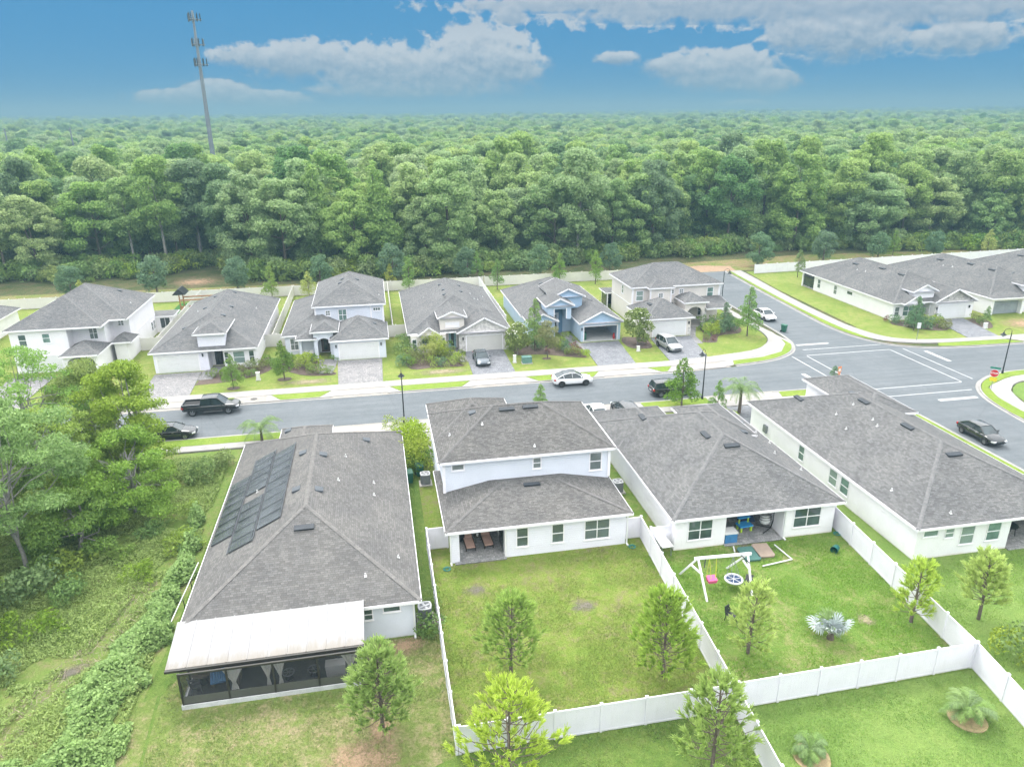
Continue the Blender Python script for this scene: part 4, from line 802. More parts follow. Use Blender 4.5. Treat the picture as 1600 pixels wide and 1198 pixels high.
# --- H3: white single storey, cluttered covered porch
h = House('white single-storey house with toys in its covered rear porch', 26.2, 51, 'stucco_white', 'shingle_cool', 'cap_cool')
h.hip(19.4, 33.0, 42.3, 60.5, 2.8, 0.47)
h.hip(19.41, 26.35, 54.5, 63.0, 2.79, 0.44, axis='y')
h.hip(26.4, 31.2, 52.5, 59.9, 3.9, 0.42, axis='y'); h.wall(26.75, 30.85, 53.0, 59.5, 2.7, 3.74)
h.wall(19.8, 23.75, 42.7, 46.2, 0, 2.62); h.wall(28.35, 32.5, 42.7, 46.2, 0, 2.62); h.wall(19.8, 32.5, 46.2, 60.1, 0, 2.61); h.wall(19.8, 25.95, 60.1, 62.6, 0, 2.62)
h.window('S', 42.7, 20.85, 22.65, 0.8, 2.3, 2, 2, 'glass', 0.05); h.window('S', 42.7, 29.2, 31.3, 0.85, 2.45, 2, 2, 'glass', 0.05)
h.door('S', 46.2, 24.3, 25.2, 0.12, 2.2, 'trim_white', 'glass_dark'); h.door('S', 46.2, 26.0, 27.8, 0.12, 2.2, 'glass_dark')
pt = h.mb(); pt.box(23.7, 28.4, 42.4, 46.2, 0.03, 0.1); pt.build('patio', 'paver_patio', h.e)
k = h.mb(); k.box(23.75, 28.35, 42.72, 42.86, 2.3, 2.6); k.build('lintel', 'trim_white', h.e)
h.vent(26.4, 47.9, 2.8 + .47 * 5.6, 0.47, 'S', 'slot')
for x, y in ((25.2, 50.0), (22.6, 57.3)): h.vent(x, y, 2.8 + .47 * (x - 19.4) - (0.03 if y > 55 else 0), 0.47, 'W', 'slot')
for x, y, kd in ((31.6, 56.2, 'box'), (29.9, 52.5, 'box')): h.vent(x, y, 2.8 + .47 * (33 - x), 0.47, 'E', kd)
for x, y in ((32.2, 54.4), (30.9, 49.0), (32.0, 46.8), (32.3, 52.2)): h.vent(x, y, 2.8 + .47 * (33 - x), 0.47, 'E', 'pipe')
h.spout(28.45, 42.62, 2.55)
H3 = h.finish()

# --- H4: white corner house
h = House('white corner house with long grey roof and green-tinted side windows', 42.4, 50, 'stucco_white', 'shingle_cool', 'cap_cool')
h.hip(35.5, 49.3, 37.8, 62.3, 2.8, 0.43)
h.hip(42.7, 48.0, 54.0, 64.4, 3.95, 0.42, axis='y'); h.wall(43.05, 47.6, 55.0, 64.0, 2.6, 3.78)
h.wall(35.9, 43.5, 38.2, 42.0, 0, 2.62); h.wall(48.5, 48.9, 38.2, 42.0, 0, 2.62); h.wall(35.9, 48.9, 42.0, 61.9, 0, 2.61); h.wall(43.05, 48.9, 61.9, 64.0, 0, 2.6)
for a, b in ((52.35, 53.15), (47.5, 48.5), (45.95, 46.95)): h.window('W', 35.9, a, b, 0.9, 2.2, 1, 2, 'glass_green', 0.05)
for a, b, z0, z1, r_ in ((36.4, 37.5, 1.88, 2.3, 1), (38.15, 38.8, 1.6, 2.28, 2), (39.45, 40.5, 0.9, 2.3, 2), (41.6, 42.65, 0.95, 2.35, 2)): h.window('S', 38.2, a, b, z0, z1, 1, r_, 'glass_green', 0.05)
k = h.mb(); k.box(35.7, 35.9, 58.6, 59.2, 0.9, 1.6); k.build('meter_box', 'metal_grey', h.e)
pt = h.mb(); pt.box(43.5, 48.5, 37.9, 42.0, 0.03, 0.1); pt.build('patio', 'paver_patio', h.e); h.door('S', 42.0, 44.4, 46.6, 0.12, 2.15, 'glass_dark')
for x, y, kd in ((38.85, 58.7, 'slot'), (42.0, 53.7, 'slot'), (42.0, 48.0, 'slot'), (39.5, 53.8, 'pipe'), (40.9, 50.8, 'pipe'), (40.6, 49.8, 'pipe'), (38.85, 51.3, 'pipe'), (41.2, 54.0, 'pipe'), (36.7, 42.3, 'pipe')): h.vent(x, y, 2.8 + .43 * (x - 35.5), 0.43, 'W', kd)
for x, y in ((44.2, 58.3),): h.vent(x, y, 4.5, 0.43, 'W', 'box')
h.vent(42.5, 43.4, 2.8 + .43 * 5.6, 0.43, 'S', 'slot'); h.vent(38.7, 38.7, 3.2, 0.43, 'S', 'pipe')
H4 = h.finish()

# ============================================================ far row
RF = 0.5
# --- F0 (mostly outside the frame)
h = House('grey-roofed white house at the left edge beyond the road', -60.6, 108, 'stucco_white', 'shingle_far')
h.hip(-67.2, -54.0, 95, 121, 2.8, 0.5); h.wall(-66.8, -54.4, 95.4, 120.6, 0, 2.62); h.window('E', -54.4, 112, 113, 0.9, 2.2); h.vent(-57, 114, 4.3, 0.5, 'E', 'pipe'); h.garage('S', 95.4, -66, -61.2); h.finish()
# --- F1 white two-storey behind the big tree
h = House('white two-storey house partly hidden behind the large leafy tree', -38.7, 104, 'stucco_white', 'shingle_far')
h.hip(-45.3, -32.1, 98.6, 112.5, 5.7, 0.52); h.hip(-45.31, -34.2, 95.5, 106.5, 5.69, 0.52, axis='y')
h.wall(-44.9, -32.5, 100.6, 112.1, 0, 5.52); h.wall(-44.9, -38.4, 95.9, 100.6, 0, 5.52); h.wall(-38.4, -34.6, 97.6, 100.6, 0, 5.51)
h.hip(-38.6, -34.1, 92.6, 97.7, 2.9, 0.5); h.wall(-38.3, -37.9, 93, 97.6, 0, 2.72); h.wall(-34.8, -34.4, 93, 97.6, 0, 2.72); h.arch('S', 93.0, -37.9, -34.8, 1.9, 2.72)
h.hip(-34.3, -31.7, 97.6, 101.0, 2.9, 0.6); h.wall(-34.0, -32.5, 98.2, 100.6, 0, 2.72); h.door('S', 97.6, -36.9, -35.9, 0.12, 2.2, 'door_dark')
h.window('S', 95.9, -43.9, -43.1, 3.6, 5.0); h.window('S', 95.9, -41.2, -40.4, 3.9, 5.0, 1, 2, 'glass_green'); h.window('S', 97.6, -36.4, -35.5, 3.6, 5.0, 2, 2); h.window('S', 100.6, -33.8, -33.2, 4.4, 5.0, 2, 2)
h.window('E', -32.5, 110.6, 111.3, 1.0, 2.2); h.window('E', -32.5, 109.5, 110.2, 1.0, 2.2); h.band('E', -32.5, 100.6, 112.1, 2.8, 2.9)
h.garage('S', 95.9, -44.4, -39.6, 2.15); h.vent(-35.4, 108.2, 5.7 + .52 * 3.3, 0.52, 'E', 'cap'); h.vent(-33.2, 105, 6.2, 0.52, 'E', 'pipe')
h.wall(-33.2, -30.2, 112.1, 115.2, 0, 2.4); h.hip(-33.4, -29.9, 111.9, 115.5, 2.55, 0.12, caps=False); h.window('S', 112.1, -31.9, -30.6, 0.7, 2.2, 2, 1, 'glass_dark'); h.finish()
# --- F2 white single storey with dark door
h = House('white single-storey house with dark front door and broad roof dormer', -21.85, 105, 'stucco_white', 'shingle_far')
h.hip(-28.3, -15.4, 92.0, 118.5, 2.8, 0.5)
h.wall(-27.9, -21.5, 92.4, 118.1, 0, 2.62, 'siding_white'); h.wall(-19.7, -15.8, 92.6, 118.1, 0, 2.6); h.wall(-21.5, -19.7, 94.3, 118.1, 0, 2.6)
h.wall(-22.5, -19.3, 92.6, 97.5, 2.7, 4.7, 'siding_white'); h.hip(-22.9, -18.95, 92.1, 99.0, 4.85, 0.5, axis='y')
h.garage('S', 92.4, -27.5, -22.7, 2.2, 'garage_white'); h.door('S', 94.3, -21.1, -20.1, 0.12, 2.35, 'door_dark', 'glass_dark'); h.lamp('S', 92.4, -22.1)
h.window('S', 92.6, -18.5, -17.2, 0.7, 2.2, 1, 2, 'glass_green'); h.window('S', 92.6, -19.55, -19.1, 0.7, 2.2); h.window('S', 92.6, -16.6, -16.05, 0.7, 2.2); h.window('E', -15.8, 100, 100.7, 1.2, 2.1); h.window('E', -15.8, 108, 108.6, 1.2, 2.1)
for x, y, kd in ((-20.2, 104.5, 'cap'), (-20.9, 112, 'cap'), (-20.4, 99.4, 'cap'), (-17.5, 108, 'pipe')): h.vent(x, y, 2.8 + .5 * (-15.4 - x), 0.5, 'E', kd)
for x, y, kd in ((-23.4, 111, 'cap'), (-23.6, 104.5, 'cap'), (-24.6, 96.2, 'cap'), (-24.8, 105, 'pipe')): h.vent(x, y, 2.8 + .5 * (x + 28.3), 0.5, 'W', kd)
h.finish()
# --- F3 pale blue two storey
h = House('pale blue two-storey house with white garage door and arched entry', -4.5, 104, 'stucco_pale', 'shingle_far')
h.hip(-9.0, 0.9, 99.5, 115.6, 5.7, 0.5); h.wall(-8.6, 0.5, 99.9, 115.2, 2.6, 5.52)
h.hip(-13.0, -4.0, 96.2, 116.4, 2.8, 0.46); h.hip(-6.65, 0.92, 92.5, 100.6, 2.81, 0.56, axis='y'); h.hip(-11.0, -8.3, 94.1, 98.5, 2.79, 0.46, axis='y'); h.hip(-9.05, -5.45, 93.9, 98.6, 3.75, 0.5, axis='y')
h.wall(-12.6, -10.6, 96.6, 116.0, 0, 2.62); h.wall(-10.6, 0.5, 96.9, 115.2, 0, 2.6); h.wall(-6.2, 0.5, 92.9, 96.9, 0, 2.62); h.wall(-8.7, -8.25, 94.3, 96.9, 0, 3.58); h.wall(-6.65, -6.2, 94.3, 96.9, 0, 3.58); h.arch('S', 94.3, -8.25, -6.65, 2.1, 3.58)
h.wall(-10.62, -10.3, 94.5, 94.8, 0, 2.62)
h.garage('S', 92.9, -5.45, -0.5, 2.2); h.lamp('S', 92.9, -5.85, 1.75); h.lamp('S', 92.9, -0.1, 1.75); h.door('S', 96.9, -8.0, -6.9, 0.12, 2.3, 'door_wood', 'glass_dark')
h.window('S', 99.9, -7.2, -6.7, 4.35, 4.95, 2, 2); h.window('S', 99.9, -5.5, -4.5, 3.55, 5.05, 2, 2, 'glass_green'); h.window('S', 99.9, -0.8, 0.1, 4.7, 5.05, 3, 1); h.window('S', 96.6, -11.9, -10.95, 0.75, 2.25, 2, 2)
h.corner(-8.6, 99.9, 3.0, 5.52); h.corner(0.5, 99.9, 3.0, 5.52); h.trim.box(-1.25, -1.05, 99.86, 99.92, 3.0, 5.4)
for x, y in ((-4.9, 107.2), (-5.2, 105.3)): h.vent(x, y, 5.7 + .5 * (x + 9), 0.5, 'W', 'cap')
h.vent(-2.9, 107.2, 5.7 + .5 * 3.8, 0.5, 'E', 'cap'); h.vent(-0.8, 96.6, 3.75, 0.56, 'E', 'box'); h.vent(0.1, 103, 6.1, 0.5, 'E', 'pipe'); h.finish()
# --- F4 beige-grey with stone gable
h = House('off-white single-storey house with teal door and stone garage gable', 10.35, 106, 'stucco_beige', 'shingle_far')
h.hip(3.4, 17.3, 93.6, 119.0, 2.8, 0.49); h.hip(9.85, 17.32, 92.6, 101.5, 2.81, 0.52, ('g', 'h'), 'y', gmat='stone_pale'); h.hip(4.7, 7.7, 92.6, 97.0, 2.79, 0.72, ('g', 'h'), 'y')
h.hip(7.45, 11.4, 93.6, 101.5, 4.75, 0.42, ('g', 'h'), 'y'); h.wall(7.8, 11.05, 94.0, 99.5, 2.7, 4.6)
h.wall(3.8, 8.45, 93.2, 118.6, 0, 2.6); h.wall(10.2, 16.9, 93.0, 118.6, 0, 2.6, 'stone_pale'); h.wall(8.45, 10.2, 95.1, 118.6, 0, 2.59)
h.garage('S', 93.0, 11.2, 16.0, 2.2, 'garage_grey'); h.lamp('S', 93.0, 10.7, 1.7); h.door('S', 95.1, 9.0, 10.0, 0.12, 2.45, 'door_teal', 'glass_dark'); h.window('S', 93.2, 5.3, 7.1, 0.7, 2.15, 2, 2); h.window('S', 93.2, 7.95, 8.3, 0.7, 2.15); h.window('S', 94.0, 8.6, 10.3, 3.4, 3.9, 1, 1, 'trim_white'); h.window('S', 93.2, 4.0, 4.5, 0.9, 2.1, 1, 2)
for x, y in ((9.3, 109.5), (9.5, 105.6), (9.2, 101.5)): h.vent(x, y, 2.8 + .49 * (x - 3.4) + (0.4 if y < 102 else 0), 0.49, 'W', 'box')
for x, y in ((12.2, 110), (12.0, 105.5), (14.6, 98.6)): h.vent(x, y, 2.8 + .49 * (17.3 - x), 0.49, 'E', 'box')
for x, y in ((13.6, 107), (14.4, 104.5), (13.8, 104), (15.8, 109), (6.6, 107)): h.vent(x, y, 2.8 + .49 * (17.3 - x if x > 10 else x - 3.4), 0.49, 'E' if x > 10 else 'W', 'pipe')
h.finish()
# --- F5 light blue with open garage
h = House('light blue single-storey house with open garage and tall gabled entry', 26.65, 105, 'stucco_blue', 'shingle_far')
h.hip(19.9, 33.4, 99.4, 116.5, 2.8, 0.48); h.hip(26.95, 33.42, 93.6, 103.0, 2.81, 0.5, ('g', 'h'), 'y', gmat='siding_sky'); h.hip(20.1, 24.6, 95.8, 101.0, 2.79, 0.5, ('g', 'h'), 'y', gmat='siding_sky')
h.hip(24.2, 29.4, 99.2, 107, 5.3, 0.46, ('g', 'g'), 'y', gmat='siding_sky', fascia=False); h.wall(24.6, 29.0, 99.7, 106.5, 3.5, 5.25, 'siding_sky')
h.hip(22.9, 27.1, 96.7, 102.5, 4.7, 0.5, ('g', 'h'), 'y', gmat='siding_sky'); h.wall(23.3, 24.2, 97.1, 101.5, 0, 4.55); h.wall(26.0, 26.7, 97.1, 101.5, 2.6, 4.55); h.wall(24.2, 26.0, 97.1, 97.5, 4.1, 4.55); h.wall(24.2, 26.0, 97.5, 99.3, 4.3, 4.55)
h.band('S', 97.1, 22.95, 27.05, 4.42, 4.6, 0.05); h.wall(24.2, 26.0, 99.3, 99.5, 0, 4.3, 'siding_deep'); h.trim.box(24.14, 24.26, 97.02, 97.14, 0.1, 4.2); h.trim.box(25.94, 26.06, 97.02, 97.14, 2.7, 4.2)
h.wall(20.3, 24.2, 96.5, 97.1, 0, 2.6); h.wall(20.3, 23.3, 97.1, 116.1, 0, 2.6); h.wall(23.3, 26.9, 101.5, 116.1, 0, 2.59); h.wall(26.9, 33.0, 99.5, 116.1, 0, 2.6); h.wall(23.3, 26.9, 99.5, 101.5, 0, 2.55)
h.wall(27.3, 27.75, 93.95, 94.15, 0, 2.6); h.wall(27.3, 27.5, 94.15, 99.5, 0, 2.6); h.wall(32.5, 33.0, 93.95, 94.15, 0, 2.6); h.wall(32.85, 33.0, 94.15, 99.5, 0, 2.6); h.wall(27.75, 32.5, 93.95, 94.15, 2.2, 2.6)
k = h.mb(); k.box(27.5, 32.85, 93.9, 99.5, 0.03, 0.1); k.build('garage_floor', 'slab_pale', h.e); k = h.mb(); k.box(27.52, 32.83, 99.4, 99.48, 0.1, 2.6); k.build('garage_back', 'interior_grey', h.e)
k = h.mb(); k.box(27.62, 27.75, 93.9, 93.95, 0.1, 2.33); k.box(32.5, 32.63, 93.9, 93.95, 0.1, 2.33); k.box(27.75, 32.5, 93.9, 93.95, 2.2, 2.33); k.build('door_frame', 'trim_white', h.e)
h.band('S', 93.95, 27.0, 33.3, 2.62, 2.78, 0.05); h.door('S', 99.3, 24.6, 25.3, 0.12, 2.9, 'door_pale', 'glass_dark'); h.window('S', 96.5, 21.4, 23.2, 0.7, 2.1, 2, 2); h.lamp('S', 93.95, 27.4, 1.7)
for x, y, kd in ((25.0, 109, 'cap'),): h.vent(x, y, 2.8 + .48 * (x - 19.9), 0.48, 'W', kd)
for x, y, kd in ((28.0, 109.5, 'box'), (30.6, 101.0, 'box')): h.vent(x, y, 2.8 + .48 * (33.4 - x), 0.48, 'E', kd)
h.finish()
# --- F6 beige two storey on the corner
h = House('beige two-storey corner house with white garage and arched stone porch', 44.1, 103, 'stucco_beige', 'shingle_far')
h.hip(36.9, 51.5, 101.0, 111.6, 5.7, 0.47); h.wall(37.3, 51.1, 101.4, 111.2, 0, 5.52)
h.hip(39.3, 43.3, 99.9, 105.5, 5.71, 0.5, axis='y'); h.wall(39.7, 42.9, 100.3, 101.4, 2.6, 5.52)
h.hip(36.5, 43.9, 93.6, 101.6, 2.8, 0.55, axis='y'); h.wall(36.9, 43.5, 94.0, 101.4, 0, 2.62)
h.hip(43.95, 47.8, 97.6, 102.2, 3.85, 0.5, axis='y'); h.wall(44.25, 44.7, 98.0, 101.4, 0, 3.68); h.wall(47.05, 47.5, 98.0, 98.45, 0, 3.68); h.wall(47.05, 47.5, 98.45, 101.4, 2.6, 3.68); h.arch('S', 98.0, 44.7, 47.05, 2.1, 3.68)
h.wall(47.0, 47.06, 97.97, 98.5, 0.05, 2.2, 'stone_pale'); h.wall(47.06, 47.55, 97.95, 98.0, 0.05, 2.2, 'stone_pale'); h.wall(43.1, 43.54, 93.95, 94.0, 0.05, 1.2, 'stone_pale'); h.wall(36.86, 37.3, 93.95, 94.0, 0.05, 1.2, 'stone_pale')
h.shed(47.5, 51.4, 97.5, 101.4, 2.8, 3.75); h.wall(50.7, 51.1, 98.0, 98.4, 0, 2.62); k = h.mb(); k.box(44.2, 51.2, 97.8, 101.4, 0.03, 0.12); k.build('porch_floor', 'concrete', h.e)
h.garage('S', 94.0, 37.9, 42.7, 2.2); h.lamp('S', 94.0, 43.2, 1.7); h.door('S', 101.4, 45.3, 46.4, 0.12, 2.4, 'door_dark'); h.window('S', 101.4, 47.9, 49.2, 0.8, 2.2, 1, 2, 'glass_dark')
h.window('S', 101.4, 37.9, 38.9, 3.6, 5.0, 1, 2, 'glass_green'); h.window('S', 100.3, 41.0, 41.6, 4.2, 4.75, 2, 2); h.window('S', 101.4, 43.2, 43.75, 4.4, 4.95, 2, 2); h.window('S', 101.4, 44.7, 45.25, 4.4, 4.95, 2, 2); h.window('S', 101.4, 49.2, 50.1, 3.6, 5.0, 1, 2, 'glass_green')
h.window('W', 37.3, 105.5, 106.2, 3.8, 5.0, 1, 2); h.band('W', 37.3, 101.4, 111.2, 2.8, 2.92); h.corner(37.3, 101.4, 2.9, 5.52); h.corner(51.1, 101.4, 2.9, 5.52); h.corner(39.7, 100.3, 3.0, 5.52, 0.09); h.corner(42.9, 100.3, 3.0, 5.52, 0.09)
h.wall(36.6, 36.75, 111.3, 114.4, 0, 2.5, 'trim_white'); h.wall(36.75, 40.5, 114.2, 114.4, 0, 2.5, 'glass_dark'); h.wall(36.62, 36.74, 111.32, 111.34, 0, 2.5); k = h.mb(); k.box(36.5, 36.6, 111.5, 114.0, 0.3, 2.3); k.build('screen', 'glass_dark', h.e); h.hip(36.3, 41.0, 111.25, 114.8, 2.65, 0.2, caps=False, axis='x'); h.vent(38.6, 97.6, 3.98, 0.55, 'W', 'slot'); h.finish()
# --- G1, G2, G3 across the side street
def gh(label, x0, cx, cy, lan=False, front=True):
    h = House(label, cx, cy, 'stucco_white', 'shingle_cool'); x1 = x0 + 13.7
    h.hip(x0, x1, 94.2, 119.8, 2.8, 0.48); h.wall(x0 + .4, x0 + 4.4, 94.6, 119.4 if not lan else 115.6, 0, 2.6); h.wall(x0 + 6.6, x1 - .4, 94.6, 119.4, 0, 2.6); h.wall(x0 + 4.4, x0 + 6.6, 96.5, 119.4, 0, 2.59)
    if lan:
        h.wall(x0 + 0.4, x0 + 0.75, 119.05, 119.4, 0, 2.6); k = h.mb(); k.box(x0 + 0.5, x0 + 0.6, 115.7, 119.0, 0.3, 2.5); k.build('screen', 'glass_dark', h.e); k = h.mb(); k.box(x0 + .45, x0 + 4.4, 115.6, 119.4, 0.03, 0.3); k.build('porch_floor', 'concrete', h.e)
        for a, b, z0, z1 in ((113.6, 114.4, 0.8, 2.2), (108.8, 109.6, 0.8, 2.2), (104.6, 106.0, 1.6, 2.1)): h.window('W', x0 + .4, a, b, z0, z1, 1, 2 if z0 < 1 else 1, 'glass', 0.05)
    h.vent(x0 + 5.2, 111.5, 2.8 + .48 * 5.2, 0.48, 'W', 'slot'); h.vent(x0 + 5.9, 105.5, 2.8 + .48 * 5.9, 0.48, 'W', 'slot'); h.vent(x0 + 5.8, 100.8, 2.8 + .48 * 5.8, 0.48, 'W', 'slot'); h.vent(x0 + 4.0, 109.3, 2.8 + .48 * 4, 0.48, 'W', 'pipe'); h.vent(x0 + 4.2, 107.4, 2.8 + .48 * 4.2, 0.48, 'W', 'pipe')
    return h, x1
h, x1 = gh('white corner house with stone gable across the side street', 75.9, 82.7, 107, True)
h.hip(82.3, 89.65, 93.3, 102, 2.81, 0.52, ('g', 'h'), 'y', gmat='stone'); h.wall(82.65, 89.3, 93.7, 94.6, 0, 2.6); h.wall(82.6, 83.15, 93.64, 93.7, 0.05, 2.2, 'stone'); h.garage('S', 93.7, 83.4, 88.1, 2.15); h.lamp('S', 93.7, 82.95, 1.6); h.lamp('S', 93.7, 88.6, 1.6)
h.hip(77.3, 80.6, 93.5, 98.5, 2.79, 0.6, ('g', 'h'), 'y'); h.hip(79.3, 83.6, 94.6, 101.0, 4.3, 0.48, ('g', 'h'), 'y'); h.wall(79.7, 83.2, 95.0, 100.5, 2.6, 4.15); h.door('S', 96.5, 80.8, 81.9, 0.12, 2.5, 'door_blue'); h.window('S', 94.6, 76.6, 77.3, 0.7, 2.1); h.window('S', 94.6, 78.0, 79.8, 0.7, 2.1, 2, 2, 'glass_green'); h.finish()
h, x1 = gh('white house with open garage next to the corner house', 92.4, 99.2, 107)
h.wall(92.8, 98.6, 93.9, 94.6, 2.25, 2.6); h.hip(92.42, 99.0, 93.4, 97.5, 2.81, 0.3, axis='x', caps=False); k = h.mb(); k.box(93.2, 98.2, 94.56, 94.6, 0.05, 2.25); k.build('garage_opening', 'interior_grey', h.e); h.wall(92.8, 93.2, 93.9, 94.6, 0, 2.25); h.wall(98.2, 98.6, 93.9, 94.6, 0, 2.25)
h.hip(98.8, 103.0, 94.6, 101, 4.3, 0.48, ('g', 'h'), 'y'); h.wall(99.2, 102.6, 95, 100.5, 2.6, 4.15); h.vent(100.8, 99.5, 5.2, 0.48, 'W', 'box'); h.finish()
h, x1 = gh('grey-roofed house at the right edge beyond the intersection', 108.9, 115.7, 107)
h.hip(109.4, 116.0, 93.4, 100, 2.81, 0.5, ('g', 'h'), 'y'); h.finish()

# ------------------------------------------------------------------ fences: panels and posts are pieces
PM = {}
def fence_panel(L, h, mat):
    key = ('p', round(L, 2), h, mat)
    if key not in PM:
        m = MB(); n = max(4, int(L / 0.15)); w = L / n
        for i in range(n): m.box(i * w + 0.004, (i + 1) * w - 0.004, -0.016, 0.016, 0.1, h - 0.08)
        m.box(0, L, -0.03, 0.03, h - 0.1, h); m.box(0, L, -0.03, 0.03, 0.05, 0.17); m.box(0, L, -0.010, 0.010, 0.17, h - 0.1)
        PM[key] = m.mesh('panel', mat)
    return PM[key]
def fence_post(h, mat):
    key = ('q', h, mat)
    if key not in PM:
        m = MB(); m.box(-0.065, 0.065, -0.065, 0.065, 0, h + 0.06); m.box(-0.08, 0.08, -0.08, 0.08, h + 0.06, h + 0.085); m.hexa([(-0.08, -0.08, h + 0.085), (0.08, -0.08, h + 0.085), (0.08, 0.08, h + 0.085), (-0.08, 0.08, h + 0.085), (-0.01, -0.01, h + 0.13), (0.01, -0.01, h + 0.13), (0.01, 0.01, h + 0.13), (-0.01, 0.01, h + 0.13)])
        PM[key] = m.mesh('post', mat)
    return PM[key]
def fence(pts, label, h=1.8, step=2.4, mat='vinyl', group='white vinyl fences'):
    e = thing('fence', label, 'fence', (pts[0][0], pts[0][1], 0), 0, group); ox, oy = pts[0]; last = None
    for (a, b) in zip(pts, pts[1:]):
        L = math.hypot(b[0] - a[0], b[1] - a[1]); n = max(1, round(L / step)); s = L / n; rz = math.atan2(b[1] - a[1], b[0] - a[0]); ux, uy = (b[0] - a[0]) / L, (b[1] - a[1]) / L
        for i in range(n):
            x, y = a[0] + ux * s * i, a[1] + uy * s * i
            link('post', fence_post(h, mat), e, (x - ox, y - oy, 0), rz); link('panel', fence_panel(s - 0.13, h, mat), e, (x + ux * 0.065 - ox, y + uy * 0.065 - oy, 0), rz)
        last = (b, rz)
    link('post', fence_post(h, mat), e, (last[0][0] - ox, last[0][1] - oy, 0), last[1]); return e
fence([(2.2, 27.8), (2.2, 46.4), (3.7, 46.4)], 'white vinyl fence between the grey lanai house and the blue house yard')
fence([(2.36, 27.8), (16.95, 27.8)], 'white vinyl fence along the back of the pale blue house yard')
fence([(16.65, 22.6), (17.0, 27.8), (18.05, 44.9), (16.75, 44.9)], 'long white vinyl fence between the blue house yard and the swing yard')
fence([(17.2, 27.85), (31.75, 28.1)], 'white vinyl fence along the back of the swing set yard')
fence([(30.7, 20.5), (31.85, 28.1), (33.0, 43.4), (32.55, 43.4)], 'long white vinyl fence at the right of the swing set yard')
fence([(18.2, 43.3), (19.75, 43.3)], 'short white fence panel joining the white house to the yard fence')
fence([(-70, 132.0), (-14.9, 132.0)], 'white back fence behind the houses at the left', 1.8, 2.4, 'vinyl_tan')
fence([(-14.6, 132.0), (19.3, 132.0)], 'white back fence behind the middle houses', 1.8, 2.4, 'vinyl_tan')
fence([(19.6, 132.0), (54.5, 131.9)], 'white back fence behind the blue and beige houses', 1.8, 2.4, 'vinyl_tan')
fence([(73.2, 131.0), (150, 134.5)], 'white back fence behind the houses across the side street', 1.8, 2.4, 'vinyl')
for x, y0, gx0, gx1, nm in ((-14.75, 101.0, -15.75, -12.65, 'between the dark-door house and the pale blue two-storey house'), (1.75, 102.2, 0.55, 3.75, 'between the pale blue two-storey and the stone-gabled house'), (-30.2, 103, -32.3, -28.1, 'between the white two-storey and the dark-door house')):
    fence([(x, y0 + 0.2), (x, 131.8)], 'white side fence ' + nm, 1.8, 2.4, 'vinyl_tan'); fence([(gx0, y0), (gx1, y0)], 'short white front fence ' + nm, 1.8, 1.5, 'vinyl_tan')
fence([(18.5, 104), (18.5, 131.8)], 'white side fence between the stone-gabled house and light blue house', 1.8, 2.4, 'vinyl')

# ------------------------------------------------------------------ vehicles (x forward, y left)
def loft(stations, ring, mi=0):
    m = MB(); R = [ring(*s) for s in stations]
    for a, b in zip(R, R[1:]):
        n = len(a)
        for k in range(n): m.face([a[k], a[(k + 1) % n], b[(k + 1) % n], b[k]], mi)
    m.face(R[0][::-1], mi); m.face(R[-1], mi); return m
def body_ring(x, zb, zt, hw, top=0.84):
    h = zt - zb
    half = [(0, zb), (hw * .9, zb), (hw * .985, zb + .22 * h), (hw, zb + .55 * h), (hw * .965, zb + .86 * h), (hw * top, zt), (hw * .45, zt + .015)]
    return [(x, y, z) for y, z in half] + [(x, 0, zt + 0.02)] + [(x, -y, z) for y, z in half[:0:-1]]
WHEEL = {}
def wheel_mesh(r, w):
    if (r, w) not in WHEEL:
        t = MB(); n = 20
        prof = [(r * .62, -w / 2), (r * .94, -w / 2), (r, -w * .36), (r, w * .36), (r * .94, w / 2), (r * .62, w / 2)]
        for i in range(n):
            a0, a1 = 2 * math.pi * i / n, 2 * math.pi * (i + 1) / n
            for (r0, y0), (r1, y1) in zip(prof, prof[1:]): t.face([(r0 * math.cos(a0), y0, r0 * math.sin(a0)), (r0 * math.cos(a1), y0, r0 * math.sin(a1)), (r1 * math.cos(a1), y1, r1 * math.sin(a1)), (r1 * math.cos(a0), y1, r1 * math.sin(a0))])
        q = MB(); rr = r * .63
        for sy in (-1, 1):
            y = sy * w * .30; yo = sy * w * .46
            q.face([(rr * math.cos(2 * math.pi * k / n), y, rr * math.sin(2 * math.pi * k / n)) for k in range(n)][::sy])
            for s in range(5):
                a = 2 * math.pi * s / 5; c, d = math.cos(a), math.sin(a)
                P = lambda u, v, yy: (u * c - v * d, yy, u * d + v * c)
                q.face([P(0, -.05, yo), P(rr, -.035, yo), P(rr, .035, yo), P(0, .05, yo)][::sy])
            for k in range(n):
                a0, a1 = 2 * math.pi * k / n, 2 * math.pi * (k + 1) / n; q.face([(rr * math.cos(a0), y, rr * math.sin(a0)), (rr * math.cos(a1), y, rr * math.sin(a1)), (rr * math.cos(a1), yo, rr * math.sin(a1)), (rr * math.cos(a0), yo, rr * math.sin(a0))]); q.face([(rr * math.cos(a0), yo, rr * math.sin(a0)), (rr * math.cos(a1), yo, rr * math.sin(a1)), (rr * .88 * math.cos(a1), yo, rr * .88 * math.sin(a1)), (rr * .88 * math.cos(a0), yo, rr * .88 * math.sin(a0))][::sy])
        WHEEL[(r, w)] = (t.mesh('tyre', 'rubber'), q)
    return WHEEL[(r, w)]
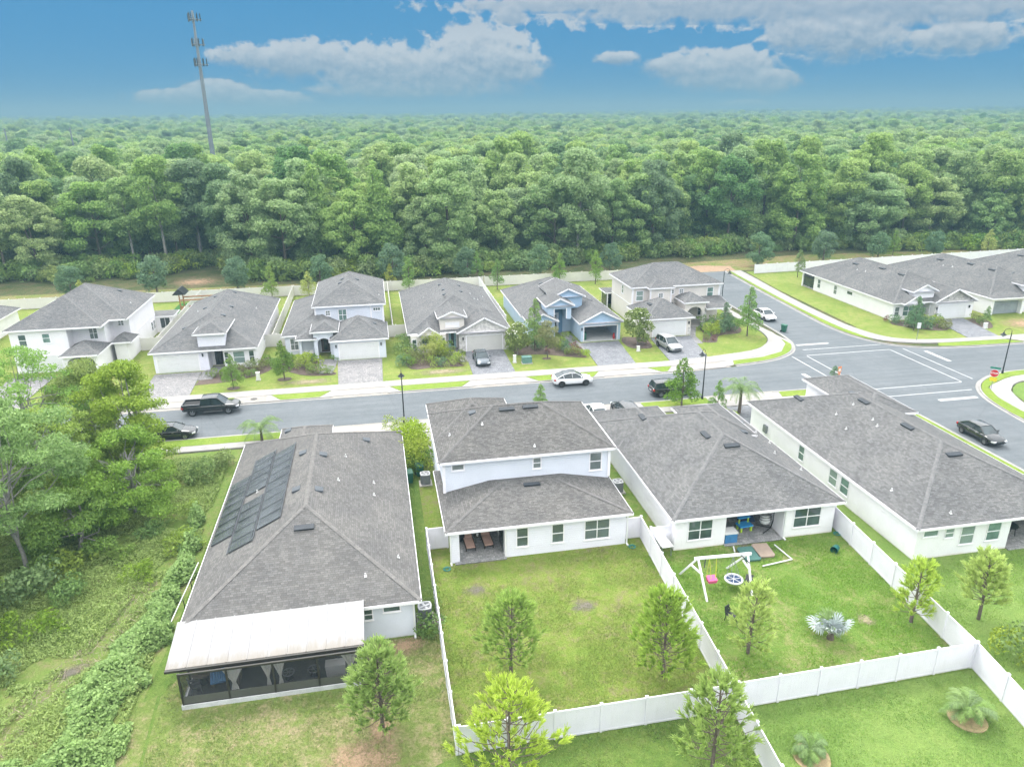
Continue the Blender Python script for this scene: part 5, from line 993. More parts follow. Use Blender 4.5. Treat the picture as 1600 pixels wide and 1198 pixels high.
def vehicle(kind, paint, label, x, y, heading, name='parked_car', cat='car', rim='rim', roofmat=None, group=None, hoodlight=True):
    e = thing(name, label, cat, (x, y, 0.03), heading, group)
    K = dict(
        sedan=dict(L=4.75, hw=.90, st=[(-2.35, .42, .80, .70), (-2.28, .30, .93, .80), (-1.95, .24, 1.00, .87), (-1.2, .22, 1.01, .90), (0, .22, .97, .90), (.95, .22, .95, .90), (1.5, .22, .90, .89), (2.0, .25, .80, .84), (2.28, .32, .70, .74), (2.37, .42, .60, .62)], gh=[(-1.85, .99), (-1.05, 1.40), (-.2, 1.455), (.35, 1.42), (1.15, .95)], gw=(.80, .60), wb=(-1.42, 1.42), wr=.33),
        cross=dict(L=4.75, hw=.95, st=[(-2.34, .45, .92, .74), (-2.28, .34, 1.08, .84), (-2.0, .27, 1.12, .92), (-1.2, .25, 1.08, .95), (0, .25, 1.02, .95), (.95, .25, 1.02, .95), (1.5, .25, .98, .93), (2.0, .28, .88, .87), (2.28, .35, .76, .76), (2.36, .45, .66, .64)], gh=[(-2.0, 1.12), (-1.15, 1.50), (-.3, 1.62), (.3, 1.57), (1.25, 1.02)], gw=(.84, .60), wb=(-1.45, 1.45), wr=.36),
        suv=dict(L=4.7, hw=.94, st=[(-2.33, .45, .98, .80), (-2.28, .34, 1.05, .88), (-2.0, .28, 1.06, .93), (-1.2, .26, 1.05, .94), (0, .26, 1.03, .94), (.95, .26, 1.04, .94), (1.5, .26, 1.02, .93), (2.0, .30, .95, .88), (2.26, .36, .84, .80), (2.34, .46, .72, .66)], gh=[(-2.2, 1.05), (-1.95, 1.60), (-.6, 1.68), (.2, 1.62), (1.1, 1.03)], gw=(.86, .68), wb=(-1.4, 1.42), wr=.36),
        pickup=dict(L=5.8, hw=.99, st=[(-2.9, .55, 1.08, .92), (-2.86, .48, 1.12, .97), (-2.0, .45, 1.12, .99), (-1.0, .42, 1.12, .99), (.2, .42, 1.12, .99), (1.2, .42, 1.12, .99), (1.8, .42, 1.10, .98), (2.5, .45, 1.04, .95), (2.82, .5, .92, .88), (2.9, .58, .8, .8)], gh=[(-.98, 1.12), (-.86, 1.80), (.2, 1.86), (.75, 1.82), (1.55, 1.12)], gw=(.88, .72), wb=(-1.85, 1.8), wr=.41))[kind]
    b = loft(K['st'], lambda *s: body_ring(*s)).build('body', paint, e, True)
    sb = b.modifiers.new('round', 'SUBSURF'); sb.levels = sb.render_levels = 1
    g_ = K['gh']; w0, w1 = K['gw']; zt = max(z for _, z in g_); z0 = g_[0][1]
    def hwid(z): return w0 + (w1 - w0) * max(0, min(1, (z - z0) / (zt - z0)))
    top = MB()
    pts = [(px_, hwid(z) if 0 < i < len(g_) - 1 else w0, z) for i, (px_, z) in enumerate(g_)]
    for sy in (1, -1):
        gm = MB(); side = [(p[0], sy * p[1], p[2]) for p in pts]; base = [(p[0], sy * w0, min(z0, g_[-1][1]) - 0.03) for p in pts]
        for i in range(len(pts) - 1):
            f = [base[i], base[i + 1], side[i + 1], side[i]]; gm.face(f if sy < 0 else f[::-1])
        gm.build('side_window', 'car_glass', e)
    gm = MB(); gm.face([(pts[0][0], w0, pts[0][2]), (pts[0][0], -w0, pts[0][2]), (pts[1][0], -pts[1][1], pts[1][2]), (pts[1][0], pts[1][1], pts[1][2])][::-1]); gm.build('rear_window', 'car_glass', e)
    gm = MB(); gm.face([(pts[-1][0], w0, pts[-1][2]), (pts[-1][0], -w0, pts[-1][2]), (pts[-2][0], -pts[-2][1], pts[-2][2]), (pts[-2][0], pts[-2][1], pts[-2][2])]); gm.build('windscreen', 'car_glass', e)
    for p, q in zip(pts[1:-1], pts[2:-1]):
        nn = 6
        for k in range(nn):
            u0 = -1 + 2 * k / nn; u1 = -1 + 2 * (k + 1) / nn; cz = lambda u: 0.045 * (1 - u * u) + 0.012
            top.face([(p[0], u0 * (p[1] + .01), p[2] + cz(u0)), (q[0], u0 * (q[1] + .01), q[2] + cz(u0)), (q[0], u1 * (q[1] + .01), q[2] + cz(u1)), (p[0], u1 * (p[1] + .01), p[2] + cz(u1))][::-1])
    rf = top.build('roof', roofmat or paint, e, True)
    for sy in (1, -1):
        pi = MB()
        for i in range(len(pts) - 1): pi.bar((pts[i][0], sy * (pts[i][1] + .005), pts[i][2]), (pts[i + 1][0], sy * (pts[i + 1][1] + .005), pts[i + 1][2]), 0.07, 0.07)
        xm = -0.15 if kind != 'pickup' else 0.15
        pi.bar((xm, sy * (w0 + .0), z0 - .02), (xm - .05, sy * (w1 + .02), zt - .03), 0.03, 0.08)
        if kind in ('suv', 'cross'): pi.bar((-1.15, sy * w0, z0), (-1.3, sy * hwid(1.45), 1.45), 0.03, 0.1)
        pi.build('pillar', paint, e)
    tm, rimq = wheel_mesh(K['wr'], 0.23)
    for wx in K['wb']:
        for sy in (1, -1):
            yy = sy * (K['hw'] - 0.085); wo_ = link('wheel', tm, e, (wx, yy, K['wr'])); rimq.o = (0, 0, 0); link('rim', rimq.mesh('rim', rim), wo_)
            n = 14; R = K['wr'] + 0.075; ys = sy * (K['hw'] + 0.004); ar = MB(); ar.face([(wx + R * math.cos(math.pi * k / n), ys, K['wr'] + .02 + R * math.sin(math.pi * k / n)) for k in range(n + 1)]); ar.build('wheel_arch', 'rubber', e)
    fx = K['st'][-2][0]; bx = K['st'][1][0]; fz = K['st'][-2][2]; bz = K['st'][1][2]; fw = K['st'][-2][3]; bw = K['st'][1][3]
    for sy in (1, -1):
        m = MB(); m.obox((fx - .07, sy * (fw - .12), fz - .09), (.3, -sy * .16, 0), (.05, sy * .26, 0), (0, 0, .13)); m.build('headlight', 'lamp_clear', e)
        m = MB(); m.obox((bx + .05, sy * (bw - .1), bz - .17), (.22, sy * .06, 0), (-.03, sy * .22, 0), (0, 0, .2)); m.build('taillight', 'lamp_red', e)
        m = MB(); m.obox((.85 if kind != 'pickup' else 1.15, sy * (K['hw'] + .09), z0 + .07), (.1, 0, 0), (0, .2, 0), (0, 0, .14)); m.build('mirror', paint, e)
        m = MB(); m.box(-.75, -.55, sy * (K['hw'] - .01), sy * (K['hw'] + .025), z0 - .19, z0 - .15); m.box(.2, .4, sy * (K['hw'] - .01), sy * (K['hw'] + .025), z0 - .19, z0 - .15); m.build('door_handle', paint if kind != 'sedan' else 'rim', e)
    m = MB(); m.obox((fx + .06, 0, fz - .24), (.05, 0, 0), (0, fw * 1.15, 0), (0, 0, .16)); m.build('grille', 'plastic_black', e)
    m = MB(); m.obox((bx - .05, 0, bz - .32), (.04, 0, 0), (0, .5, 0), (0, 0, .12)); m.build('number_plate', 'plate', e)
    if kind == 'pickup':
        m = MB(); m.box(-2.78, -1.05, -.8, .8, 1.128, 1.14); m.build('bed_floor', 'rubber', e)
        m = MB(); m.box(-2.88, -1.0, .82, .97, 1.1, 1.30); m.box(-2.88, -1.0, -.97, -.82, 1.1, 1.30); m.box(-2.9, -2.78, -.82, .82, 1.1, 1.30); m.build('bed_side', paint, e)
        m = MB(); m.box(-.7, 1.2, .93, 1.06, .40, .46); m.box(-.7, 1.2, -1.06, -.93, .40, .46); m.build('running_board', 'rim', e)
    return e
PI = math.pi
vehicle('pickup', 'paint_black', 'black crew-cab pickup truck parked at the far kerb', -18.5, 77.75, 0.0, 'pickup_truck', 'pickup truck')
vehicle('sedan', 'paint_black', 'black sedan at the near kerb beside the leafy tree', -21.2, 71.55, 0.0)
vehicle('cross', 'paint_white', 'white rounded crossover with black glass roof on the road', 21.7, 78.0, 0.0, rim='rim_dark', roofmat='car_glass')
vehicle('suv', 'paint_black', 'black car on the road half hidden by a street tree', 31.7, 72.6, 0.0)
vehicle('sedan', 'paint_slate', 'dark slate sedan on the paved drive of the stone-gabled house', 12.45, 88.3, -PI / 2)
vehicle('suv', 'paint_silver', 'silver hatchback on the drive of the beige corner house', 38.1, 88.6, -PI / 2 + 0.12)
vehicle('sedan', 'paint_white', 'white sedan parked in the side street', 58.35, 99.9, -PI / 2)
vehicle('sedan', 'paint_black', 'black sedan with bright wheels beside the corner house verge', 56.5, 55.1, -PI / 2)
vehicle('sedan', 'paint_white', 'white car mostly hidden behind the blue house roof', 21.5, 67.7, PI / 2)
vehicle('suv', 'paint_black', 'black car with pale hood in the drive behind the white house roof', 24.6, 67.4, PI / 2 + 0.05)

# ------------------------------------------------------------------ street furniture
def lamp_post(x, y, label, arm=0.0, h=5.3):
    e = thing('street_lamp', label, 'street lamp', (x, y, 0), arm, 'black street lamps along the kerbs')
    m = MB(); m.tube([(0, 0, 0.03), (0, 0, 0.5), (0, 0, 0.55), (0, 0, h)], [0.13, 0.12, 0.075, 0.05], 10); m.build('pole', 'metal_black', e)
    m = MB(); P = [(0.9 * (1 - math.cos(a)) / 2, 0, h + 0.45 * math.sin(a)) for a in [k * math.pi / 8 for k in range(9)]]; m.tube(P, 0.03, 6); m.build('arm', 'metal_black', e)
    m = MB(); m.tube([(.9, 0, h + .02), (.9, 0, h - .12), (.9, 0, h - .3), (.9, 0, h - .34)], [.06, .12, .33, .36], 14); ln = m.build('lamp_shade', 'metal_black', e)
    m = MB(); m.tube([(.9, 0, h - .34), (.9, 0, h - .5), (.9, 0, h - .58)], [.2, .18, .06], 10); m.build('lens', 'lamp_clear', ln); return e
lamp_post(1.7, 71.0 - 0.8, 'black street lamp in front of the pale blue two-storey house gap', PI / 2); lamp_post(34.5, 70.1, 'black street lamp by the street tree near the hidden black car', PI / 2); lamp_post(73.2, 70.4, 'black street lamp on the verge near the stop sign', PI - 0.25)
lamp_post(56.35, 110.5, 'black street lamp far up the side street beside the beige house', -0.2); lamp_post(-31.2, 70.1, 'black street lamp seen through the branches of the large tree', PI / 2)
e = thing('stop_sign', 'red octagonal stop sign with yellow plate at the corner', 'stop sign', (67.6, 66.0, 0), math.atan2(-66.0, -67.6) + PI / 2)
m = MB(); m.tube([(0, 0.04, 0), (0, 0.04, 2.55)], 0.035, 6); m.build('post', 'metal_galv', e)
m = MB(); n8 = [(0.46 * math.cos(PI / 8 + k * PI / 4), 0, 2.1 + 0.46 * math.sin(PI / 8 + k * PI / 4)) for k in range(8)]; m.face(n8); m.face([(x, .012, z) for x, _, z in n8][::-1]); sg_ = m.build('sign_face', 'sign_white', e)
m = MB(); m.face([(x * .93, -.006, 2.1 + (z - 2.1) * .93) for x, _, z in n8]); m.build('red_field', 'sign_red', sg_)
m = MB(); m.box(-.36, .36, 0, .012, 1.16, 1.62); m.build('yellow_plate', 'sign_yellow', e)
m = MB(); m.box(-.5, .5, .03, .04, 2.62, 2.82); m.box(-.012, .012, -.42, .5, 2.84, 3.02); m.build('street_name_blade', 'sign_green', e)
def text(body, size, parent, loc, rot, mat):
    c = bpy.data.curves.new('lettering', 'FONT'); c.body = body; c.size = size; c.align_x = 'CENTER'; c.align_y = 'CENTER'; c.extrude = 0.002; c.offset = size * 0.02; c.materials.append(MATS[mat])
    o = bpy.data.objects.new('lettering_source', c); COL.objects.link(o); bpy.context.view_layer.update()
    me = bpy.data.meshes.new_from_object(o.evaluated_get(bpy.context.evaluated_depsgraph_get())); bpy.data.objects.remove(o)
    o = link('lettering', me, parent, loc); o.rotation_euler = rot; return o
text('STOP', 0.31, sg_, (0, -0.012, 2.1), (PI / 2, 0, 0), 'sign_white')
e = thing('street_sign', 'white sign panel on thin pole before the corner house', 'street sign', (72.7, 84.6, 0.1), -0.4)
m = MB(); m.tube([(0, 0, 0), (0, 0, 2.6)], 0.035, 6); m.build('post', 'metal_galv', e); m = MB(); m.box(-.24, .24, -.05, -.035, 1.75, 2.55); m.build('sign_face', 'sign_white', e)
e = thing('road_sign', 'small orange and white sign beside the conical shrub', 'road sign', (50.6, 69.6, 0.1), 0.3)
m = MB(); m.tube([(0, 0, 0), (0, 0, 2.6)], 0.035, 6); m.build('post', 'metal_galv', e); m = MB(); m.box(-.28, .28, -.05, -.035, 2.15, 2.85); m.box(-.2, .2, -.05, -.035, 1.7, 2.1); m.build('sign_face', 'sign_orange', e); m = MB(); m.box(-.17, .17, -.058, -.051, 2.28, 2.6); m.build('sign_panel', 'sign_white', e)
def ubox(x, y, w, d, hh, mat, label, name='utility_box'):
    e = thing(name, label, 'utility box', (x, y, 0)); m = MB(); m.box(-w / 2 - .08, w / 2 + .08, -d / 2 - .08, d / 2 + .08, 0.02, 0.1); m.build('base', 'pad', e)
    m = MB(); m.hexa([(-w / 2, -d / 2, .1), (w / 2, -d / 2, .1), (w / 2, d / 2, .1), (-w / 2, d / 2, .1), (-w / 2, -d / 2 + .05, hh - .06), (w / 2, -d / 2 + .05, hh - .06), (w / 2, d / 2, hh), (-w / 2, d / 2, hh)]); m.build('cabinet', mat, e)
    m = MB(); m.box(-w / 2 - .03, w / 2 + .03, -d / 2 + .02, d / 2 + .03, hh - .03, hh + .03); m.build('lid', mat, e)
ubox(18.1, 86.8, 1.2, .9, .85, 'utility_green', 'green transformer cabinet on the lawn by the paved drive'); ubox(16.6, 87.2, .35, .35, 1.0, 'plastic_white', 'white utility pedestal next to the green transformer cabinet')
ubox(-15.0, 87.3, .4, .4, 1.0, 'plastic_white', 'white utility pedestal by the mulch bed of the dark-door house'); ubox(33.7, 88.4, .35, .35, .7, 'plastic_white', 'white utility pedestal between the light blue and beige houses'); ubox(86.7, 88.0, .45, .4, .8, 'plastic_white', 'white utility pedestal on the lawn across the side street')
def ac(x, y, label):
    e = thing('air_conditioner', label, 'air conditioner', (x, y, 0)); m = MB(); m.box(-.55, .55, -.55, .55, .03, .13); m.build('pad', 'pad', e)
    m = MB(); n = 24; s = .42
    pr = []
    for k in range(n):
        a = 2 * PI * k / n; c, d = math.cos(a), math.sin(a); q = 1 / max(abs(c), abs(d)) ** .55; pr.append((s * c * q, s * d * q))
    for k in range(n): (x0, y0), (x1, y1) = pr[k], pr[(k + 1) % n]; m.face([(x0, y0, .13), (x1, y1, .13), (x1, y1, 1.0), (x0, y0, 1.0)])
    m.face([(a, b, .99) for a, b in pr])
    for j in range(8):
        zz = .2 + j * .1
        for k in range(n): (x0, y0), (x1, y1) = pr[k], pr[(k + 1) % n]; m.face([(x0 * 1.03, y0 * 1.03, zz), (x1 * 1.03, y1 * 1.03, zz), (x1 * 1.0, y1 * 1.0, zz + .03), (x0 * 1.0, y0 * 1.0, zz + .03)])
    cab = m.build('cabinet', 'ac_grey', e)
    m = MB()
    for k in range(n): (x0, y0), (x1, y1) = pr[k], pr[(k + 1) % n]; m.hexa([(x0 * .78, y0 * .78, 1.0), (x1 * .78, y1 * .78, 1.0), (x1 * 1.04, y1 * 1.04, 1.0), (x0 * 1.04, y0 * 1.04, 1.0), (x0 * .78, y0 * .78, 1.05), (x1 * .78, y1 * .78, 1.05), (x1 * 1.04, y1 * 1.04, 1.04), (x0 * 1.04, y0 * 1.04, 1.04)])
    m.build('top_ring', 'ac_top', e); m = MB()
    for k in range(4): a = k * PI / 2 + .4; m.obox((.17 * math.cos(a), .17 * math.sin(a), 1.02), (.3 * math.cos(a), .3 * math.sin(a), .03), (-.14 * math.sin(a), .14 * math.cos(a), 0), (0, 0, .012))
    m.cyl((0, 0, 1.0), .08, .05, 10); m.build('fan', 'ac_top', e)
ac(2.85, 56.7, 'grey air conditioner beside the pale blue house and the green bin'); ac(1.45, 38.6, 'grey air conditioner at the rear corner of the lanai house'); ac(18.65, 52.0, 'grey air conditioner between the blue house and the white house')
def wheelie(x, y, rz, label):
    e = thing('rubbish_bin', label, 'rubbish bin', (x, y, 0.03), rz); m = MB(); m.hexa([(-.26, -.28, .06), (.26, -.28, .06), (.26, .28, .06), (-.26, .28, .06), (-.3, -.36, 1.0), (.3, -.36, 1.0), (.3, .36, 1.0), (-.3, .36, 1.0)]); m.build('body', 'bin_green', e)
    m = MB(); m.hexa([(-.33, -.4, 1.0), (.33, -.4, 1.0), (.33, .42, 1.02), (-.33, .42, 1.02), (-.3, -.36, 1.06), (.3, -.36, 1.06), (.3, .38, 1.12), (-.3, .38, 1.12)]); m.build('lid', 'bin_green', e)
    for sx in (-1, 1): m = MB(); m.tube([(sx * .3, .3, .14), (sx * .36, .3, .14)], .14, 10); m.build('wheel', 'rubber', e)
    m = MB(); m.tube([(-.28, .46, 1.0), (.28, .46, 1.0)], .025, 6); m.build('handle', 'bin_green', e)
wheelie(2.45, 58.3, .2, 'green wheeled bin behind the air conditioner of the pale blue house'); wheelie(1.5, 57.2, 0.1, 'green wheeled bin against the wall of the lanai house'); wheelie(57.35, 92.6, 0.6, 'pale green wheeled bin at the side street kerb by the white sedan'); wheelie(18.35, 95.8, .3, 'green wheeled bin by the wall between stone-gabled and light blue houses'); wheelie(99.6, 86.0, .2, 'green wheeled bin at the right edge beside the pavement')
wheelie(28.0, 94.9, 0.0, 'dark bin inside the open garage of the light blue house')
m = MB(); m.tube([(0, 0, 0), (0, 0, .35), (0, 0, .7), (0, 0, .85)], [.12, .2, .12, .16], 8); o = m.build('garden_ornament', 'lamp_red', None, False, (32.2, 94.3, 0.1)); tag(o, 'red ornament standing at the right post of the open garage', 'ornament')

# ------------------------------------------------------------------ yard and porch things
def frame_box(m, p, q, w): m.bar(p, q, w, w)
# swing set
e = thing('swing_set', 'white wooden swing frame with pink seat and round saucer swing', 'swing set', (21.3, 37.4, 0))
A = Vector((19.55, 38.3, 2.3)); B = Vector((23.0, 38.1, 2.3)); L_ = lambda v: (v[0] - 21.3, v[1] - 37.4, v[2])
m = MB(); m.bar(L_(A - Vector((.25, 0, 0))), L_(B + Vector((.25, 0, 0))), .14, .16); m.build('beam', 'trim_white', e)
for top, ft in ((A, (19.65, 36.7, 0)), (A, (19.1, 39.9, 0)), (B, (22.85, 36.75, 0)), (B, (22.6, 39.9, 0))):
    m = MB(); m.bar(L_(ft), L_(top), .12, .12); m.build('leg', 'trim_white', e)
for p, q in (((19.1, 38.3, 1.85), (19.6, 37.55, 1.5)), ((22.7, 38.1, 1.85), (22.9, 37.4, 1.5))):
    m = MB(); m.bar(L_(p), L_(q), .1, .1); m.build('brace', 'trim_white', e)
for a, b in ((A + Vector((.55, 0, 0)), A + Vector((.25, -.5, -.45))), (B - Vector((.5, 0, 0)), B + Vector((-.05, -.45, -.4)))): m = MB(); m.bar(L_(a), L_(b), .06, .03); m.build('bracket', 'metal_black', e)
m = MB()
for xa, xb in ((20.35, 20.25), (20.35, 20.45), (20.85, 20.75), (20.85, 20.95)): m.tube([L_((xa, 38.25, 2.2)), L_((xb, 38.1 + .15 * (1 if xb in (20.25, 20.95) else -1), .78))], .018, 5)
m.build('swing_rope', 'rope_yellow', e)
m = MB(); m.hexa([L_(p) for p in ((20.3, 37.9, .45), (20.85, 37.9, .45), (20.85, 38.3, .45), (20.3, 38.3, .45), (20.25, 37.85, .68), (20.9, 37.85, .68), (20.9, 38.35, .82), (20.25, 38.35, .82))]); m.build('seat', 'play_pink', e)
m = MB(); c = (21.95, 37.7, .75); n = 28
for k in range(n): a0, a1 = 2 * PI * k / n, 2 * PI * (k + 1) / n; m.tube([L_((c[0] + .56 * math.cos(a0), c[1] + .56 * math.sin(a0), c[2])), L_((c[0] + .56 * math.cos(a1), c[1] + .56 * math.sin(a1), c[2]))], .07, 6, 0, False)
for k in range(3): a = k * PI / 3; m.bar(L_((c[0] + .55 * math.cos(a), c[1] + .55 * math.sin(a), c[2] + .01)), L_((c[0] - .55 * math.cos(a), c[1] - .55 * math.sin(a), c[2] + .01)), .035, .02)
sc_ = m.build('saucer_seat', 'fabric_white', e)
m = MB(); m.cyl(L_((c[0], c[1], c[2] - .03)), .53, .015, 24); m.build('saucer_web', 'navy', sc_)
m = MB()
for k in range(4): a = k * PI / 2 + .7; m.tube([L_((22.0, 38.15, 2.2)), L_((c[0] + .55 * math.cos(a), c[1] + .55 * math.sin(a), c[2]))], .015, 5)
m.build('swing_rope', 'metal_grey', e)
def chair(x, y, rz, label, mat='plastic_black', tilt=0.0):
    e = thing('chair', label, 'chair', (x, y, 0.03), rz); m = MB(); m.box(-.25, .25, -.25, .25, .40, .45); m.build('seat', mat, e)
    m = MB(); m.hexa([(-.25, .22, .45), (.25, .22, .45), (.25, .26, .45), (-.25, .26, .45), (-.24, .34, .98), (.24, .34, .98), (.24, .38, .98), (-.24, .38, .98)]); m.build('backrest', mat, e)
    for sx in (-1, 1):
        for sy in (-1, 1): m = MB(); m.bar((sx * .22, sy * .22, .4), (sx * .26, sy * .27, 0), .035, .035); m.build('leg', mat, e)
        m = MB(); m.bar((sx * .27, -.22, .64), (sx * .27, .26, .66), .045, .03); m.bar((sx * .27, -.22, .64), (sx * .25, -.22, .42), .03, .03); m.build('armrest', mat, e)
    return e
chair(20.25, 34.6, 0.5, 'black chair standing alone on the swing yard lawn'); c_ = chair(22.75, 36.55, 2.4, 'black chair toppled under the round saucer swing'); c_.rotation_euler = (1.2, 0.2, 2.4); c_.location = (22.6, 36.9, 0.35)
# bucket
m = MB(); m.tube([(0, 0, 0), (0, .55, 0)], [.22, .27], 16, 0, False); m.tube([(0, 0, 0), (0, 0.02, 0)], [.22, .22], 16); o = m.build('bucket', 'bucket_green', None, False, (31.4, 40.4, .28), 2.2); tag(o, 'green bucket lying on its side on the swing yard lawn', 'bucket')
# folding table between fence and wall
e = thing('folding_table', 'white folding table standing between fence and white wall', 'table', (19.0, 44.6 - 1.7, 0), 0.03); m = MB(); m.box(-.42, .42, -.95, .95, .86, .92); m.build('tabletop', 'plastic_white', e)
for sy in (-1, 1):
    m = MB(); m.bar((-.34, sy * .7, .86), (-.34, sy * .82, 0.03), .04, .04); m.build('leg', 'metal_grey', e); m = MB(); m.bar((.34, sy * .7, .86), (.34, sy * .82, 0.03), .04, .04); m.build('leg', 'metal_grey', e)
# porch clutter of the white house
e = thing('ice_chest', 'blue printed box with white lid at the porch edge', 'storage box', (24.3, 43.1, 0.1)); m = MB(); m.box(-.48, .48, -.4, .4, 0, .75); m.build('body', 'tarp_blue', e); m = MB(); m.box(-.52, .52, -.44, .44, .75, .84); m.build('lid', 'plastic_white', e)
e = thing('play_table', 'bright blue and lime toy activity bench in the porch', 'toy table', (26.1, 44.2, 0.1), .1)
for sx in (-1, 1):
    for sy in (-1, 1): m = MB(); m.box(sx * .42 - .07, sx * .42 + .07, sy * .25 - .07, sy * .25 + .07, 0, .42); m.build('leg', 'play_lime', e)
m = MB(); m.box(-.55, .55, -.36, .36, .42, .52); m.build('tabletop', 'play_blue', e); m = MB(); m.box(-.42, -.34, .1, .2, .52, .95); m.box(.34, .42, .1, .2, .52, .95); m.build('upright', 'play_lime', e); m = MB(); m.box(-.5, .5, .05, .3, .95, 1.05); m.build('canopy_bar', 'play_blue', e)
e = thing('hanging_chair', 'hanging egg chair with pale cushion on black stand', 'hanging chair', (27.75, 43.9, 0.1))
m = MB(); P = [(.45 * math.cos(0) + .0, .1, .05), (.62, .1, .8), (.58, .1, 1.6), (.3, .1, 2.05), (0, .1, 2.1), (-.1, .1, 1.95)]; m.tube(P, .035, 8); m.tube([(-.5, -.5, .03), (.45, .1, .05), (-.4, .7, .03)], .035, 8); m.build('stand', 'metal_black', e)
m = MB()
for k in range(10):
    a0 = PI * k / 9 - PI / 2; R_ = .48 * math.cos(a0); m.tube([(-.1 + R_ * math.cos(t), .1 + .8 * R_ * math.sin(t), 1.05 + .62 * math.sin(a0)) for t in [PI * .15 + 1.7 * PI * j / 12 for j in range(13)]], .02, 5) if R_ > .05 else None
m.build('basket', 'wicker', e)
m = MB(); m.tube([(-.12, .05, .55), (-.12, .08, .75), (-.12, .15, 1.2)], [.3, .42, .3], 12); m.build('cushion', 'fabric_white', e)
chair(25.0, 45.3, 0.2, 'dark chair at the back wall of the cluttered porch', 'wood_grey'); e = thing('scooter_stand', 'navy cover leaning in the cluttered porch', 'cover', (26.9, 45.4, .1)); m = MB(); m.hexa([(-.6, -.3, 0), (.6, -.3, 0), (.6, .3, 0), (-.6, .3, 0), (-.15, -.05, 1.35), (.2, -.05, 1.35), (.2, .15, 1.35), (-.15, .15, 1.35)]); m.build('cloth', 'navy', e); m = MB(); m.tube([(0, 0, 1.3), (0, 0, 1.45)], .06, 6); m.build('knob', 'metal_grey', e)
for (x, y, rz, mt, lb) in ((24.9, 41.1, -.05, 'mat_green', 'green play mat on the grass beside the porch'), (26.1, 41.3, -.1, 'mat_tan', 'tan play mat on the grass beside the green mat')):
    m = MB(); m.slab([(-.62, -.85), (.45, -.85), (.62, -.65), (.62, .85), (-.45, .85), (-.62, .65)], 0.06, 0.16); o = m.build('play_mat', mt, None, False, (x, y, 0.02), rz); tag(o, lb, 'mat')
e = thing('pvc_frame', 'white pipe frame lying flat on the swing yard lawn', 'pipe frame', (26.3, 40.6, 0.08))
for p, q in (((-1.2, -1.1), (1.25, -.75)), ((1.25, -.75), (1.0, 1.2)), ((-2.3, .9), (-2.05, 1.6))): m = MB(); m.tube([(*p, 0.05), (*q, 0.05)], .05, 6); m.build('pipe', 'plastic_white', e)
for x, y, lb in ((28.9, 42.0, 'teal garden hose coiled at the white house rear corner'), (3.35, 43.6, 'teal splash block hose at the blue patio corner'), (17.0, 43.7, 'teal hose end at the blue house right corner')):
    m = MB()
    for k in range(3): m.tube([((.16 + .05 * k) * math.cos(t), (.16 + .05 * k) * math.sin(t), .05 + .02 * k) for t in [2 * PI * j / 14 for j in range(15)]], .02, 5, 0, False)
    o = m.build('garden_hose', 'hose_teal', None, False, (x if x != 28.9 else 32.7, y if x != 28.9 else 42.3, .02)); tag(o, lb, 'hose')
# loungers and furniture on the blue house patio
def lounger(x, y, label):
    e = thing('chaise_lounge', label, 'lounger', (x, y, 0.1), 0.05)
    m = MB(); m.box(-.36, .36, -.95, .35, .22, .30); m.box(-.38, -.32, -.95, .9, .2, .34); m.box(.32, .38, -.95, .9, .2, .34); m.build('frame', 'wicker', e)
    for sx in (-1, 1):
        for yy in (-.85, .75): m = MB(); m.box(sx * .33 - .04, sx * .33 + .04, yy - .04, yy + .04, 0, .22); m.build('leg', 'wicker', e)
    m = MB(); m.box(-.31, .31, -.95, .32, .30, .42); m.build('seat_cushion', 'cushion', e); m = MB(); m.hexa([(-.31, .32, .30), (.31, .32, .30), (.31, .4, .28), (-.31, .4, .28), (-.31, .84, 1.02), (.31, .84, 1.02), (.31, .94, .96), (-.31, .94, .96)]); m.build('back_cushion', 'cushion', e)
lounger(5.25, 46.35, 'brown cushioned lounger on the blue patio nearest the grill'); lounger(6.6, 46.45, 'brown cushioned lounger on the blue patio nearest the sliding door')
e = thing('side_table', 'small dark patio table with pots between the two loungers', 'side table', (5.92, 46.7, .1)); m = MB(); m.cyl((0, 0, .45), .28, .04, 16); m.build('tabletop', 'wicker', e)
for k in range(3): m = MB(); m.bar((.2 * math.cos(k * 2.1), .2 * math.sin(k * 2.1), .45), (.24 * math.cos(k * 2.1), .24 * math.sin(k * 2.1), 0), .03, .03); m.build('leg', 'wicker', e)
m = MB(); m.tube([(0, 0, 0), (0, 0, .16)], [.06, .09], 10); o = m.build('plant_pot', 'fabric_white', None, False, (5.95, 46.65, .59)); tag(o, 'small white pot on the patio side table', 'pot')
e = thing('grill', 'black barbecue grill in the patio corner', 'grill', (4.65, 46.9, .1), .3); m = MB(); m.box(-.3, .3, -.25, .25, .15, .8); m.build('cart', 'plastic_black', e); m = MB(); m.hexa([(-.34, -.28, .8), (.34, -.28, .8), (.34, .28, .8), (-.34, .28, .8), (-.3, -.12, 1.1), (.3, -.12, 1.1), (.3, .2, 1.12), (-.3, .2, 1.12)]); m.build('lid', 'metal_black', e); m = MB(); m.box(-.62, -.34, -.2, .2, .78, .81); m.build('side_shelf', 'metal_grey', e)
for sx in (-1, 1): m = MB(); m.tube([(sx * .3, 0, .1), (sx * .34, 0, .1)], .1, 10); m.build('wheel', 'rubber', e)
